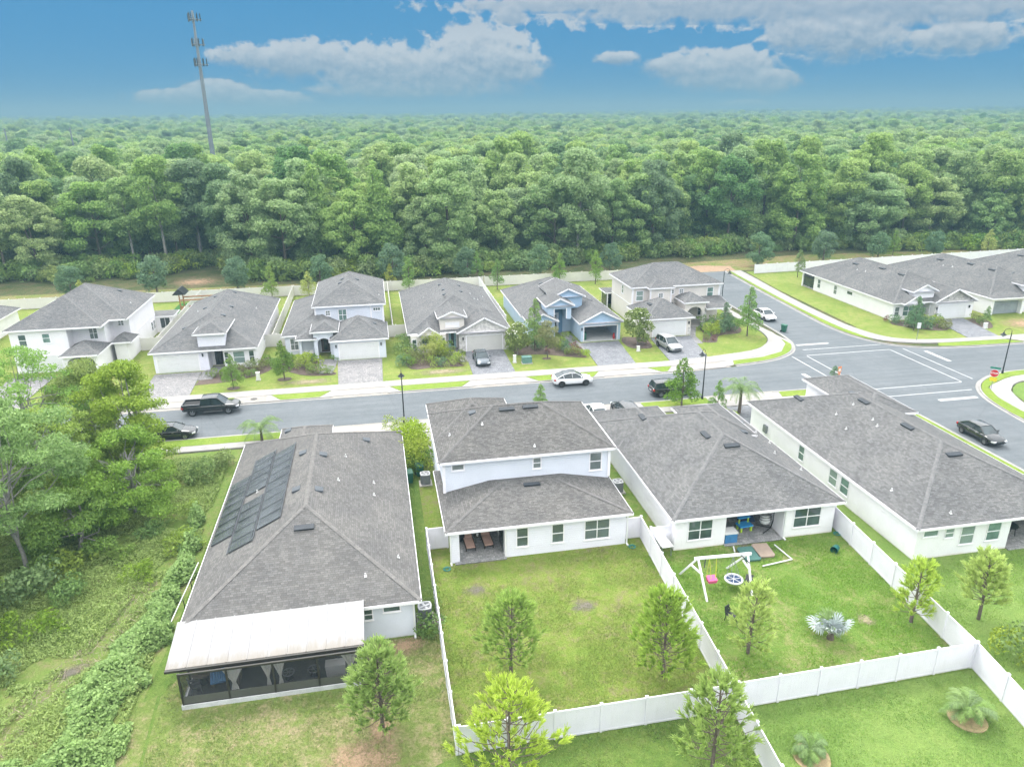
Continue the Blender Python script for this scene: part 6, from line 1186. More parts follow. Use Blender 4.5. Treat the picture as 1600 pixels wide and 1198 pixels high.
# patio set of the corner house
e = thing('patio_table', 'dark patio table at the right edge porch', 'table', (45.2, 39.8, .1)); m = MB(); m.cyl((0, 0, .7), .6, .04, 18); m.build('tabletop', 'metal_black', e)
for k in range(4): a = k * PI / 2 + .4; m = MB(); m.bar((.4 * math.cos(a), .4 * math.sin(a), .7), (.5 * math.cos(a), .5 * math.sin(a), 0), .04, .04); m.build('leg', 'metal_black', e)
chair(44.3, 39.5, 1.3, 'black patio chair at the right edge porch beside the table', 'metal_black')
m = MB(); m.tube([(0, 0, 0), (0, 0, .3)], [.13, .18], 12); o = m.build('plant_pot', 'wood_orange', None, False, (43.9, 38.8, .1)); tag(o, 'orange pot by the post of the corner house porch', 'pot')
# lanai furniture
e = thing('dining_table', 'round dark table inside the screened lanai', 'table', (-11.2, 35.2, .3)); m = MB(); m.cyl((0, 0, .7), .55, .05, 20); m.build('tabletop', 'wood_grey', e); m = MB(); m.tube([(0, 0, 0), (0, 0, .7)], [.28, .07], 8); m.build('pedestal', 'metal_black', e)
for i, (x, y, rz) in enumerate(((-11.4, 34.5, 1.9), (-10.9, 35.6, -2.2), (-11.2, 36.3, 0.1))): c_ = chair(x, y, rz, ('grey lanai chair nearest the left screen', 'grey lanai chair nearest the front screen', 'grey lanai chair behind the round table')[i], 'metal_grey'); c_.location.z = .3
m = MB()
for k in range(6): m.tube([(-.65 + k * .13, -.4, .09), (-.65 + k * .13, .4, .09)], .085, 8)
o = m.build('pool_float', 'float_blue', None, False, (-9.9, 34.75, 0.95), .15); o.rotation_euler = (.35, 0, .15); tag(o, 'blue inflatable float lying inside the screened lanai', 'pool float')
e = thing('sun_bed', 'low dark bench under the blue float in the lanai', 'bench', (-9.9, 34.95, .3)); m = MB(); m.box(-.8, .8, -.4, .4, .5, .6); m.build('seat', 'wood_grey', e)
for sx in (-1, 1): m = MB(); m.box(sx * .7 - .05, sx * .7 + .05, -.35, .35, 0, .5); m.build('leg', 'wood_grey', e)
for i, (x, lb) in enumerate(((-6.5, 'round wheel-backed stool by the middle lanai curtain'), (-5.1, 'round wheel-backed stool beside the white planter'))):
    e = thing('stool', lb, 'stool', (x, 34.6, .3)); m = MB(); m.tube([(.32 * math.cos(t), .32 * math.sin(t), .42) for t in [2 * PI * j / 16 for j in range(17)]], .035, 6, 0, False)
    for k in range(3): m.bar((.32 * math.cos(k * PI / 3), .32 * math.sin(k * PI / 3), .42), (-.32 * math.cos(k * PI / 3), -.32 * math.sin(k * PI / 3), .42), .04, .02)
    m.build('seat', 'metal_grey', e); m = MB(); m.tube([(0, 0, 0), (0, 0, .42)], [.25, .05], 8); m.build('base', 'metal_black', e)
e = thing('planter', 'white planter box with dark plants in the lanai', 'planter', (-3.9, 34.5, .3)); m = MB(); m.hexa([(-.5, -.25, 0), (.5, -.25, 0), (.5, .25, 0), (-.5, .25, 0), (-.55, -.3, .75), (.55, -.3, .75), (.55, .3, .75), (-.55, .3, .75)]); m.build('box', 'plastic_white', e)
# leaning rail beside the lanai house
e = thing('pole_frame', 'thin white pole propped on posts left of the lanai house', 'pole', (-13.7, 43.5, 0)); m = MB(); m.tube([(-.35, -3.0, .75), (.2, 2.6, 1.25)], .035, 6); m.build('rail', 'plastic_white', e)
for y, hh in ((-1.2, .95), (.9, 1.15)): m = MB(); m.tube([(0, y, 0), (0, y, hh)], .03, 6); m.build('post', 'metal_black', e)
# play structure behind the far left house
e = thing('climbing_set', 'orange wooden play frame behind the white two-storey house', 'play structure', (-28.3, 124.0, 0))
for x in (-3.2, 3.0):
    for y in (-1.2, 1.2): m = MB(); m.box(x - .08, x + .08, y - .08, y + .08, 0, 2.5 if x > 0 else 3.3); m.build('post', 'wood_orange', e)
for y in (-1.2, 1.2): m = MB(); m.box(-3.2, 3.0, y - .07, y + .07, 2.2, 2.4); m.build('beam', 'wood_orange', e)
m = MB(); m.box(-3.2, 3.0, -1.3, -1.2, .75, 1.35); m.build('side_board', 'wood_orange', e); m = MB(); m.hexa([(-4.2, -1.5, 3.2), (-2.2, -1.5, 3.2), (-2.2, 1.5, 3.2), (-4.2, 1.5, 3.2), (-3.3, -1.5, 4.1), (-3.1, -1.5, 4.1), (-3.1, 1.5, 4.1), (-3.3, 1.5, 4.1)]); m.build('canopy', 'metal_black', e); 
m = MB(); m.slab([(-33.5, 120), (-23, 120), (-23, 130.5), (-33.5, 130.5)], 0.04, 0.04); tag(m.build('artificial_turf', 'turf'), kind='structure')
# rocking chairs on the porch of the pale blue two-storey
for i, x in enumerate((-10.0, -9.25)):
    c_ = chair(x, 95.5, PI + .1, ('white porch chair left of the arched entry', 'white porch chair nearest the arched entry column')[i], 'trim_white')
# cell tower
e = thing('cell_tower', 'tall grey cell tower pole with three rings of antennas', 'cell tower', (-47.3, 250, 0))
m = MB(); m.tube([(0, 0, 0), (0, 0, 20), (0, 0, 40), (0, 0, 59)], [.85, .7, .52, .3], 14); m.build('pole', 'metal_galv', e)
for z0, R_, n in ((57.3, 2.4, 12), (50.6, 2.4, 9), (45.2, 2.5, 12)):
    m = MB(); c3_ = [(R_ * math.cos(k * 2 * PI / 3 + .3), R_ * math.sin(k * 2 * PI / 3 + .3)) for k in range(3)]
    for k in range(3):
        a, b = c3_[k], c3_[(k + 1) % 3]; m.bar((*a, z0 - .6), (*b, z0 - .6), .14, .14); m.bar((0, 0, z0 - .6), ((a[0] + b[0]) / 2, (a[1] + b[1]) / 2, z0 - .6), .14, .14); m.bar((0, 0, z0 - 1.2), (*a, z0 - .6), .1, .1)
    pl_ = m.build('platform', 'metal_grey', e)
    for k in range(n):
        s = k / n * 3; i = int(s); t = s - i + .12; a, b = c3_[i % 3], c3_[(i + 1) % 3]; x, y = a[0] + (b[0] - a[0]) * t, a[1] + (b[1] - a[1]) * t
        m = MB(); m.box(x - .12, x + .12, y - .08, y + .08, z0 - 1.0, z0 + .9); m.tube([(x, y, z0 - 1.3), (x, y, z0 + 1.2)], .05, 5); m.build('antenna', 'metal_black' if k % 3 else 'metal_grey', pl_)
for x, y, hh, lb in ((-150, 360, 26, 'thin pale pole above the far trees at the left'), (-128, 370, 26, 'thin pale pole beside the yellowish far tree')):
    e = thing('utility_pole', lb, 'utility pole', (x, y, 0)); m = MB(); m.tube([(0, 0, 0), (0, 0, hh)], [.4, .28], 8); m.build('pole', 'metal_galv', e); m = MB(); m.box(-1.2, 1.2, -.08, .08, hh - 1.2, hh - 1.0); m.build('crossarm', 'wood_grey', e)

# ------------------------------------------------------------------ vegetation builders
def unit(a): return a / np.maximum(np.linalg.norm(a, axis=1, keepdims=True), 1e-9)
def leaf_quads(C, Nn, size, rng, aspect=0.55):
    """one diamond-shaped leaf per centre"""
    n = len(C); Nn = unit(Nn); r = unit(rng.normal(size=(n, 3))); a = unit(np.cross(Nn, r)); b = np.cross(Nn, a)
    s = (size * rng.uniform(0.65, 1.35, n))[:, None]; a = a * s * 0.5; b = b * s * 0.5 * aspect
    V = np.stack([C + a, C + b, C - a, C - b], 1).reshape(-1, 3); F = np.arange(4 * n).reshape(n, 4)
    return V, F
def lobe_leaves(lobes, per_area, leaf, rng, flat=1.0, jit=0.75, cull=0.62, shell=0.62):
    Cs, Ns = [], []
    L = np.array(lobes, float)
    for i, (x, y, z, r) in enumerate(L):
        n = max(12, int(per_area * r * r)); d = unit(rng.normal(size=(n, 3))); d[:, 2] = np.where(rng.random(n) < 0.5, np.abs(d[:, 2]), d[:, 2])
        d = unit(d); rr = r * rng.uniform(shell, 1.04, n)[:, None]; P = d * rr; P[:, 2] *= flat; P += (x, y, z)
        keep = np.ones(n, bool)
        for j, (x2, y2, z2, r2) in enumerate(L):
            if j != i and (x - x2) ** 2 + (y - y2) ** 2 + (z - z2) ** 2 < (r + r2) ** 2:
                q = P - (x2, y2, z2); q[:, 2] /= flat; keep &= (np.linalg.norm(q, axis=1) > cull * r2)
        Cs.append(P[keep]); Ns.append((d + jit * rng.normal(size=(n, 3)))[keep])
    return np.concatenate(Cs), np.concatenate(Ns)
def oak_lobes(rng, R, z0, z1, n, rl, power=2.2, squeeze=0.82):
    out = []
    for i in range(n):
        t = rng.random() ** 0.8; z = z0 + (z1 - z0) * t; u = 2 * t - 1 + 0.15
        prof = max(0.12, (1 - abs(u) ** power)) ** 0.5; a = rng.uniform(0, 2 * PI); q = R * prof * squeeze * math.sqrt(rng.uniform(0.25, 1.0))
        out.append((q * math.cos(a), q * math.sin(a), z, rl * rng.uniform(0.7, 1.25)))
    return out
def trunk_mesh(rng, h, r, lobes, mat, nb=7, name='trunk', lean=0.0, split=0.35):
    m = MB(); pts = [(0, 0, -0.1)]; x = y = 0.0
    for k in range(1, 6): x += rng.normal() * lean; y += rng.normal() * lean; pts.append((x, y, h * k / 5))
    m.tube(pts, [r * 1.35, r, r * .85, r * .7, r * .55, r * .4], 8)
    idx = rng.permutation(len(lobes))[:nb]
    for i in idx:
        L = lobes[i]; zb = min(h * rng.uniform(split, .9), L[2] - 0.3); k = max(0, min(4, int(zb / h * 5))); f = zb / h * 5 - k; p0 = Vector(pts[k]).lerp(Vector(pts[k + 1]), max(0, min(1, f))); p3 = Vector(L[:3]); mid = p0.lerp(p3, .5) + Vector((rng.normal() * .3, rng.normal() * .3, .25 * rng.random() * h * .2))
        m.tube([p0, p0.lerp(mid, .6), mid, p3], [r * .45, r * .34, r * .24, r * .08], 6)
    return m.mesh(name, mat)
def make_tree(name, label, loc, rz, s, trunk, crown, cat='tree', group=None, sz=None):
    e = thing(name, label, cat, (loc[0], loc[1], loc[2] if len(loc) > 2 else 0), rz, group); e.scale = (s, s, sz or s)
    link('trunk', trunk, e); link('crown', crown, e); return e

# --- forest
rng = np.random.default_rng(7)
FOREST = []
for k in range(9):
    r_ = np.random.default_rng(100 + k); R = r_.uniform(4.4, 6.0); top = r_.uniform(16, 20)
    if k in (3,): lobes = [(r_.normal() * .5, r_.normal() * .5, 5 + 12 * t, 0.6 + 2.6 * (1 - t) ** .8) for t in np.linspace(0, 1, 14)] + oak_lobes(r_, 3.0, 4, 13, 16, 1.3)      # a narrower tree
    elif k in (7, 8): lobes = oak_lobes(r_, R * .95, 5.5, top - .5, 42, 1.5, 2.6)
    else: lobes = oak_lobes(r_, R, 1.2, top - 1.2, 84, 1.3, 3.2, .92)
    C_, N_ = lobe_leaves(lobes, 150, 0.5, r_, 0.78, .7, .6, .5)
    V, F = leaf_quads(C_, N_, 0.46, r_, 0.6)
    FOREST.append((trunk_mesh(r_, top * .62, .27, lobes, 'bark_pale' if k == 7 else 'bark', 6), np_mesh('forest_crown', V, F, 'leaf_forest')))
EX = [-400, -200, -70, -54, -42, -33, -26, -20, 1, 30, 57, 80, 103, 135, 200, 400]; EY = [175, 162, 157, 153, 158, 166, 152, 147, 144, 147, 152, 154, 153, 144, 143, 143]
edge = lambda x: np.interp(x, EX, EY)
P = []
azs = np.radians(np.array([-64, 74]))
d = 132.0
while d < 3900:
    s_ = max(7.2, 0.0115 * d + 4.2 if d > 260 else 7.2); s_ = min(s_, 30)
    n = int((azs[1] - azs[0]) * d / s_); a = np.linspace(azs[0], azs[1], n) + rng.uniform(-.42, .42, n) * s_ / d; dd = d + rng.uniform(-.42, .42, n) * s_
    P.append(np.stack([dd * np.sin(a), dd * np.cos(a), np.full(n, s_)], 1)); d += s_ * 0.92
P = np.concatenate(P); ok = P[:, 1] > edge(P[:, 0]) + rng.uniform(0, 3, len(P)); P = P[ok]
ok = ~((np.abs(P[:, 0] + 47.3) < 2.5) & (np.abs(P[:, 1] - 250) < 2.5)); P = P[ok]
D = np.hypot(P[:, 0], P[:, 1]); A_ = np.arctan2(P[:, 0], P[:, 1]); vis = (A_ > rad(-31)) & (A_ < rad(52))
order = np.lexsort((D, ~vis)); near = order[:288]; rest = order[288:]
# a few forest trees that stand out
special = {}
def nearest(x, y): return int(near[np.argmin((P[near, 0] - x) ** 2 + (P[near, 1] - y) ** 2)])
SPL = [(nearest(-53, 154), 7, 'pale-barked forked tree with yellow-green crown at the forest edge', 1.02), (nearest(-11, 150), 3, 'narrow light green tree standing taller at the forest edge', 1.18), (nearest(-30, 160), 7, 'dark leaning-trunk tree beside the sandy clearing', 1.1), (nearest(68, 156), 0, 'broad bright green tree in front of the forest behind the side street', 1.1)]
for i, k, lb, s in SPL: special[i] = (k, lb, s)
FIRST = {}
for i in near:
    x, y, _ = P[i]
    k = int(rng.integers(0, 9)); sc = rng.uniform(0.85, 1.32); lb = 'broadleaf tree in the dense green forest behind the back fences'; grp = 'broadleaf trees of the forest behind the fences'
    if i in special: k, lb, sc = special[i]; grp = None
    o = make_tree('forest_tree', lb, (x, y, 0), rng.uniform(0, 6.28), sc, *FOREST[k], 'tree', grp, sc * rng.uniform(.88, 1.08)); FIRST.setdefault(k, o)
def scatter(name, protos, pts, scl, rot, label, cat, kind='stuff'):
    me = bpy.data.meshes.new(name); me.vertices.add(len(pts)); me.vertices.foreach_set('co', np.asarray(pts, np.float32).ravel())
    for nm, typ, arr in (('s', 'FLOAT', scl), ('r', 'FLOAT', rot), ('k', 'INT', np.random.default_rng(5).integers(0, len(protos), len(pts)))):
        at = me.attributes.new(nm, typ, 'POINT'); at.data.foreach_set('value', np.asarray(arr, np.float32 if typ == 'FLOAT' else np.int32))
    me.update(); o = link(name, me); tag(o, label, cat, None, kind)
    ng = bpy.data.node_groups.new('scatter_' + name, 'GeometryNodeTree'); ng.interface.new_socket('Geometry', in_out='INPUT', socket_type='NodeSocketGeometry'); ng.interface.new_socket('Geometry', in_out='OUTPUT', socket_type='NodeSocketGeometry')
    gi = ng.nodes.new('NodeGroupInput'); go = ng.nodes.new('NodeGroupOutput'); ip = ng.nodes.new('GeometryNodeInstanceOnPoints'); jn = ng.nodes.new('GeometryNodeJoinGeometry')
    for p in protos:
        oi = ng.nodes.new('GeometryNodeObjectInfo'); oi.transform_space = 'ORIGINAL'; oi.inputs['Object'].default_value = p; oi.inputs['As Instance'].default_value = True; ng.links.new(oi.outputs['Geometry'], jn.inputs[0])
    def attr(nm, typ): n = ng.nodes.new('GeometryNodeInputNamedAttribute'); n.data_type = typ; n.inputs['Name'].default_value = nm; return n.outputs['Attribute']
    cx_ = ng.nodes.new('ShaderNodeCombineXYZ'); ng.links.new(attr('r', 'FLOAT'), cx_.inputs[2])
    ng.links.new(gi.outputs[0], ip.inputs['Points']); ng.links.new(jn.outputs[0], ip.inputs['Instance']); ip.inputs['Pick Instance'].default_value = True
    ng.links.new(attr('k', 'INT'), ip.inputs['Instance Index']); ng.links.new(cx_.outputs[0], ip.inputs['Rotation']); ng.links.new(attr('s', 'FLOAT'), ip.inputs['Scale']); ng.links.new(ip.outputs[0], go.inputs[0])
    md = o.modifiers.new('scatter', 'NODES'); md.node_group = ng; return o
Q = P[rest]; Zs = far_z(Q[:, 0], Q[:, 1])
sc_far = np.where(rng.random(len(Q)) < .08, rng.uniform(1.3, 1.6, len(Q)), rng.uniform(0.8, 1.35, len(Q))) * np.clip(Q[:, 2] / 9.5, 1.0, 2.1); Zs = Zs - (sc_far - 1).clip(0) * 13.5
scatter('forest', [[c for c in FIRST[k].children if c.name.startswith('crown')][0] for k in sorted(FIRST) if k != 3], np.stack([Q[:, 0], Q[:, 1], Zs], 1), sc_far, rng.uniform(0, 6.28, len(Q)), 'wide green forest canopy stretching back to the horizon', 'forest')
# dead snag
r_ = np.random.default_rng(3); m = MB(); m.tube([(0, 0, 0), (.2, 0, 9), (.1, .1, 16), (.5, .2, 21.5)], [.4, .3, .2, .05], 7); e = thing('dead_tree', 'bare grey dead tree rising above the forest canopy', 'tree', (-17.2, 214, 0)); m.build('trunk', 'bark_pale', e)
for k in range(9): z_ = 14 + k * .8; a = k * 2.4; m = MB(); m.tube([(.15, .1, z_), (.15 + 1.0 * math.cos(a), .1 + 1.0 * math.sin(a), z_ + 1.1), (.15 + 1.5 * math.cos(a), .1 + 1.5 * math.sin(a), z_ + 2.1)], [.12, .08, .03], 5); m.build('branch', 'bark_pale', e)

# --- round evergreen trees behind the back fence, slim young trees in the yards
def tree_proto(seed, R, z0, z1, n, rl, leafs, dens, mat, bark, th, tr, nb=6, flat=.85, jit=.75, power=2.2):
    r_ = np.random.default_rng(seed); lobes = oak_lobes(r_, R, z0, z1, n, rl, power); C_, N_ = lobe_leaves(lobes, dens, leafs, r_, flat, jit); V, F = leaf_quads(C_, N_, leafs, r_, .55)
    return trunk_mesh(r_, th, tr, lobes, bark, nb), np_mesh('crown', V, F, mat)
ROUND = [tree_proto(200 + k, 2.5, 0.9, 5.6, 34, .85, .26, 330, 'leaf_dark', 'bark', 3.6, .14) for k in range(3)]
def cone_lobes(r_, R, z0, z1, n, rl): 
    out = []
    for i in range(n): t = (i + r_.random()) / n; z = z0 + (z1 - z0) * t; q = R * (1 - t) ** .75 * (0.45 + .5 * r_.random()); a = r_.uniform(0, 2 * PI); out.append((q * math.cos(a), q * math.sin(a), z, rl * (0.55 + .6 * (1 - t)) * r_.uniform(.8, 1.2)))
    return out
def cone_proto(seed, R, z0, z1, n, rl, leafs, dens, mat, bark, th, tr):
    r_ = np.random.default_rng(seed); lobes = cone_lobes(r_, R, z0, z1, n, rl); C_, N_ = lobe_leaves(lobes, dens, leafs, r_, .9, .8); V, F = leaf_quads(C_, N_, leafs, r_, .5); return trunk_mesh(r_, th, tr, lobes, bark, 7, lean=.03), np_mesh('crown', V, F, mat)
YOUNG = [cone_proto(220 + k, 1.55, 1.3, 5.8, 30, .55, .20, 420, 'leaf_young', 'bark', 5.2, .07) for k in range(3)]; YELL = cone_proto(231, 1.4, 1.1, 4.6, 24, .6, .2, 380, 'leaf_yellow', 'bark', 4.0, .06)
for i, (x, s, lb) in enumerate(((-53.1, .95, 'leftmost dark round evergreen behind the back fence'), (-39.2, 1.15, 'dark round evergreen behind the white two-storey house roof'), (-25.4, 1.0, 'dark round evergreen behind the dark-door house'), (-10.4, .95, 'dark round evergreen behind the pale blue two-storey roof'), (3.0, 1.2, 'tall dark evergreen between the two-storey and stone-gabled roofs'), (17.5, 1.0, 'dark round evergreen behind the stone-gabled house'), (31.7, 1.0, 'dark round evergreen behind the light blue house'), (46.1, .95, 'dark round evergreen behind the beige corner house'), (76.9, 1.15, 'big round evergreen at the far end of the side street'), (92.7, 1.05, 'dark round evergreen behind the corner house roof peak'), (106.1, .95, 'dark round evergreen behind the house with open garage'), (120.2, .9, 'dark round evergreen behind the right-hand roofs'))): make_tree('evergreen_tree', lb, (x, 138.3 + (i % 3) * .7 - (3 if x == 76.9 else 0)), i * 1.3, s, *ROUND[i % 3])
for i, (x, y, s, p, lb) in enumerate(((-18.2, 130, 1.0, 0, 'slim young tree behind the dark-door house'), (-11.8, 129, 1.0, 3, 'yellow-green young tree left of the two-storey roof'), (5.6, 130, 1.05, 1, 'slim young tree right of the two-storey roof'), (21.4, 128.5, .95, 2, 'young light green tree by the fence behind the stone-gabled house'), (33.4, 130, 1.0, 0, 'slim young tree by the fence behind the light blue house'), (40.0, 129, 1.05, 1, 'slim young tree by the fence near the beige house'), (19.0, 138, .9, 1, 'light green sapling in front of the round evergreen behind the fence'), (79.5, 126, .9, 2, 'thin sapling on the lawn behind the corner house'), (133, 139, 1.1, 3, 'yellow-green young tree at the right end of the back fence'), (110, 139.5, 1.0, 0, 'light green young tree beside the right-hand evergreen'), (2.4, 137.5, .8, 3, 'small yellow-green tree left of the tall evergreen'), (-50.5, 135.5, .8, 3, 'small yellow-green tree behind the fence at the left'))): make_tree('young_tree', lb, (x, y), i * 1.1, s, *(YOUNG[p] if p < 3 else YELL))
# --- street and garden trees
ST = [cone_proto(240 + k, 1.6, .9, 5.0, 36, .5, .17, 620, m_, 'bark', 4.6, .07) for k, m_ in enumerate(('leaf_shrub', 'leaf_young', 'leaf_dark'))]
make_tree('street_tree', 'green conical street tree hiding the black car', (31.2, 68.1), .3, 1.32, *ST[0], sz=1.12); make_tree('street_tree', 'small green tree rising behind the blue house roof ridge', (16.0, 69.6), 1.3, .68, *ST[1]); make_tree('street_tree', 'small conical evergreen behind the corner house roof', (49.8, 69.2), 2.3, .62, *ST[2])
make_tree('garden_tree', 'slender two-tiered tree on the lawn of the beige corner house', (51.2, 91.8), .4, 1.2, *ST[1], sz=1.38); make_tree('garden_tree', 'dark conical shrub tree at the corner of the beige house porch', (48.6, 93.6), 1.4, .9, *ST[2]); make_tree('garden_tree', 'tall light green tree before the light blue house', (20.2, 91.4), .8, 1.1, *ST[1], sz=1.4); make_tree('garden_tree', 'olive round-headed tree on the light blue house lawn', (21.1, 87.9), 2.2, 1.0, *tree_proto(251, 1.5, 1.9, 4.6, 24, .6, .17, 560, 'leaf_olive', 'bark', 3.0, .07))
make_tree('garden_tree', 'young tree in a mulch ring before the dark-door house', (-17.5, 84.95), .4, .82, *ST[1]); make_tree('garden_tree', 'young tree in a mulch ring before the pale blue two-storey', (-11.9, 86.95), 1.4, .95, *ST[0]); make_tree('garden_tree', 'small blue-green tree at the front of the stone corner house', (77.6, 91.2), .4, .88, *ST[2]); make_tree('garden_tree', 'thin staked tree on the lawn of the stone corner house', (75.9, 89.2), 2.4, .75, *ST[2]); make_tree('garden_tree', 'small light tree beside the pavement behind the white house', (34.4, 66.2), .3, .62, *YOUNG[1]); make_tree('garden_tree', 'small shrub tree at the front of the next white house', (89.2, 90.6), .9, .5, *ST[1])
CRAPE = tree_proto(261, 1.7, .7, 3.9, 30, .6, .24, 420, 'leaf_shrub', 'bark_pale', 2.2, .06)
for (x, y, s, lb) in ((17.6, 90.3, 1.05, 'bushy tree with a few pale blooms at the left of the light blue house lawn'), (34.6, 91.2, 1.25, 'bushy tree with a few pale blooms beside the silver hatchback')):
    e = make_tree('flowering_tree', lb, (x, y), x, s, *CRAPE); r_ = np.random.default_rng(int(x)); C_ = unit(r_.normal(size=(40, 3))) * (1.75, 1.75, 1.5); C_[:, 2] = np.abs(C_[:, 2]) + 2.7; V, F = leaf_quads(C_, C_ - (0, 0, 2.4), .2, r_, .8); link('blossoms', np_mesh('blossoms', V, F, 'blossom'), e)
# --- shrubs
def shrub_mesh(seed, mat, n=9, R=.55, H=.9, rl=.36, leafs=.13, dens=520):
    r_ = np.random.default_rng(seed); lobes = [(R * r_.normal() * .5, R * r_.normal() * .5, rl * .6 + (H - rl) * r_.random(), rl * r_.uniform(.75, 1.2)) for _ in range(n)]; C_, N_ = lobe_leaves(lobes, dens, leafs, r_, .9, .8); V, F = leaf_quads(C_, N_, leafs, r_, .55); V[:, 2] = np.maximum(V[:, 2], .02); return np_mesh('shrub', V, F, mat)
SH = {'g': shrub_mesh(300, 'leaf_shrub'), 'G': shrub_mesh(301, 'leaf_shrub', 12, .6, 1.3), 'l': shrub_mesh(302, 'leaf_lime'), 'L': shrub_mesh(303, 'leaf_lime', 14, .8, 1.9, .45), 'o': shrub_mesh(304, 'leaf_olive'), 'r': shrub_mesh(305, 'leaf_red', 8, .35, .9, .28), 'd': shrub_mesh(306, 'leaf_dark', 11, .6, 1.0), 'y': shrub_mesh(307, 'leaf_yellow', 18, .75, 2.4, .42), 'w': shrub_mesh(308, 'leaf_understory', 16, 1.2, 1.7, .6, .24, 220), 'b': shrub_mesh(309, 'leaf_bright', 16, 1.2, 1.5, .55, .24, 220)}
KIND = {'g': 'green rounded shrub', 'G': 'tall green shrub', 'l': 'lime green shrub', 'L': 'tall lime green shrub', 'o': 'olive low shrub', 'r': 'dark red shrub', 'd': 'dark green shrub', 'y': 'tall yellow-green shrub', 'w': 'wild green bush', 'b': 'bright green wild bush'}
ORD = ['leftmost', 'second from left', 'third from left', 'fourth from left', 'fifth from left', 'sixth from left', 'seventh from left', 'eighth from left']
def shrubs(where, items, name='shrub', up=1.42):
    out = []
    for i, (k, x, y, s) in enumerate(items):
        s *= up; same = sorted(q[1] for q in items if q[0] == k); n_ = same.index(x); w_ = '' if len(same) == 1 else ('rightmost ' if n_ == len(same) - 1 else ORD[n_] + ' ')
        o = link(name, SH[k], None, (x, y, .03), (x * 7.7 + y) % 6.28); o.scale = (s, s, s * (0.9 + .2 * ((i * 37) % 10) / 10)); tag(o, w_ + KIND[k] + ' ' + where, name, KIND[k] + ' ' + where); out.append(o)
    return out
shrubs('in the bed of the dark-door house', [('g', -20.6, 89.6, .8), ('g', -19.2, 89.0, .9), ('g', -17.9, 88.6, .8), ('o', -18.6, 90.6, 1.0), ('o', -17.2, 90.2, .9), ('g', -16.6, 88.5, .7), ('g', -15.9, 88.9, .7), ('G', -16.4, 91.4, .8), ('o', -15.4, 90.6, .8), ('g', -14.9, 92.2, .8), ('g', -14.4, 93.6, .8)])
shrubs('in the bed of the pale blue two-storey house', [('G', -12.4, 92.0, 1.0), ('G', -12.9, 90.6, 1.1), ('g', -11.6, 92.6, .9), ('l', -10.4, 91.6, 1.2), ('l', -9.4, 91.0, 1.3), ('l', -10.2, 90.2, 1.1), ('g', -9.0, 92.6, .9), ('g', -8.9, 88.5, .75), ('g', -8.1, 88.2, .75), ('g', -7.3, 88.0, .75), ('g', -6.6, 87.9, .7), ('G', -6.2, 93.0, .45)])
shrubs('in the tangled bed of the stone-gabled house', [('G', 3.0, 95.0, 1.3), ('G', 3.2, 93.2, 1.2), ('g', 2.8, 91.0, 1.2), ('d', 2.3, 89.0, 1.0), ('g', 3.4, 88.6, 1.0), ('y', 6.6, 91.6, 1.05), ('y', 6.0, 90.4, .8), ('L', 7.4, 90.8, .9), ('G', 4.9, 92.2, 1.1), ('G', 8.2, 92.0, 1.0), ('G', 8.4, 90.4, .9), ('o', 4.7, 89.0, 1.1), ('l', 6.2, 88.3, .9), ('d', 7.2, 88.0, .8), ('o', 3.9, 90.4, 1.1), ('l', 9.2, 88.6, .95), ('l', 8.6, 87.6, .8), ('o', 10.0, 87.9, .8), ('l', 9.6, 89.6, .8), ('g', 10.4, 91.6, .6)])
shrubs('in the bed of the light blue house', [('G', 19.1, 93.4, 1.0), ('d', 20.6, 92.4, 1.0), ('G', 22.0, 94.4, 1.1), ('g', 22.8, 92.8, 1.1), ('g', 23.4, 91.0, 1.0), ('G', 24.3, 93.2, .9), ('d', 24.2, 90.4, 1.0), ('o', 24.8, 89.0, .9), ('r', 25.6, 89.6, 1.1), ('o', 25.4, 88.0, .9), ('l', 26.2, 87.6, .8), ('g', 24.0, 88.8, .7), ('r', 21.6, 90.2, .6), ('g', 26.5, 94.6, .5)])
shrubs('by the beige corner house porch', [('G', 46.9, 96.2, 1.1), ('G', 48.2, 96.3, 1.1), ('G', 49.4, 96.2, 1.1), ('l', 46.4, 94.2, 1.2), ('l', 47.6, 94.0, 1.2), ('l', 46.8, 93.0, 1.0), ('g', 45.2, 92.0, .7), ('o', 44.6, 90.8, .7), ('d', 50.2, 95.0, 1.2), ('G', 51.2, 96.6, 1.0), ('y', 50.8, 98.0, .6), ('r', 45.6, 90.6, .6)])
shrubs('by the stone corner house', [('d', 75.8, 93.2, .9), ('d', 76.8, 90.6, 1.2), ('d', 78.2, 89.6, 1.1), ('l', 79.3, 91.6, 1.2), ('l', 80.2, 90.4, 1.1), ('o', 81.2, 89.6, 1.0), ('o', 80.4, 88.9, 1.0), ('g', 82.0, 91.6, .9), ('r', 75.2, 94.4, .7), ('l', 79.0, 93.0, .9), ('o', 88.4, 91.6, 1.0), ('g', 87.6, 89.8, .9)])
shrubs('between the lanai house and the blue house', [('L', 2.3, 60.0, 1.3), ('L', 2.0, 62.0, 1.2), ('G', 2.6, 58.9, 1.1), ('L', 2.6, 64.2, 1.1), ('L', 0.9, 65.4, 1.0)])
shrubs('beside the air conditioner of the lanai house', [('g', 1.55, 37.0, 1.1), ('G', 2.0, 39.6, .6)]); shrubs('at the bottom edge of the dry yard', [('g', -2.6, 25.6, 1.0), ('G', -0.6, 25.7, .9)]); shrubs('at the right edge behind the white fence', [('G', 35.6, 27.6, 1.5), ('l', 34.4, 28.6, 1.2), ('G', 36.8, 26.6, 1.4)]); shrubs('beside the drive of the white house', [('l', 34.5, 64.6, .9), ('l', 35.0, 63.8, .8), ('g', 29.4, 62.6, .8)]); shrubs('growing on the side strip by the white wall', [('l', 35.0, 53.4, .5), ('l', 34.9, 56.2, .5), ('o', 34.8, 59.2, .6)])
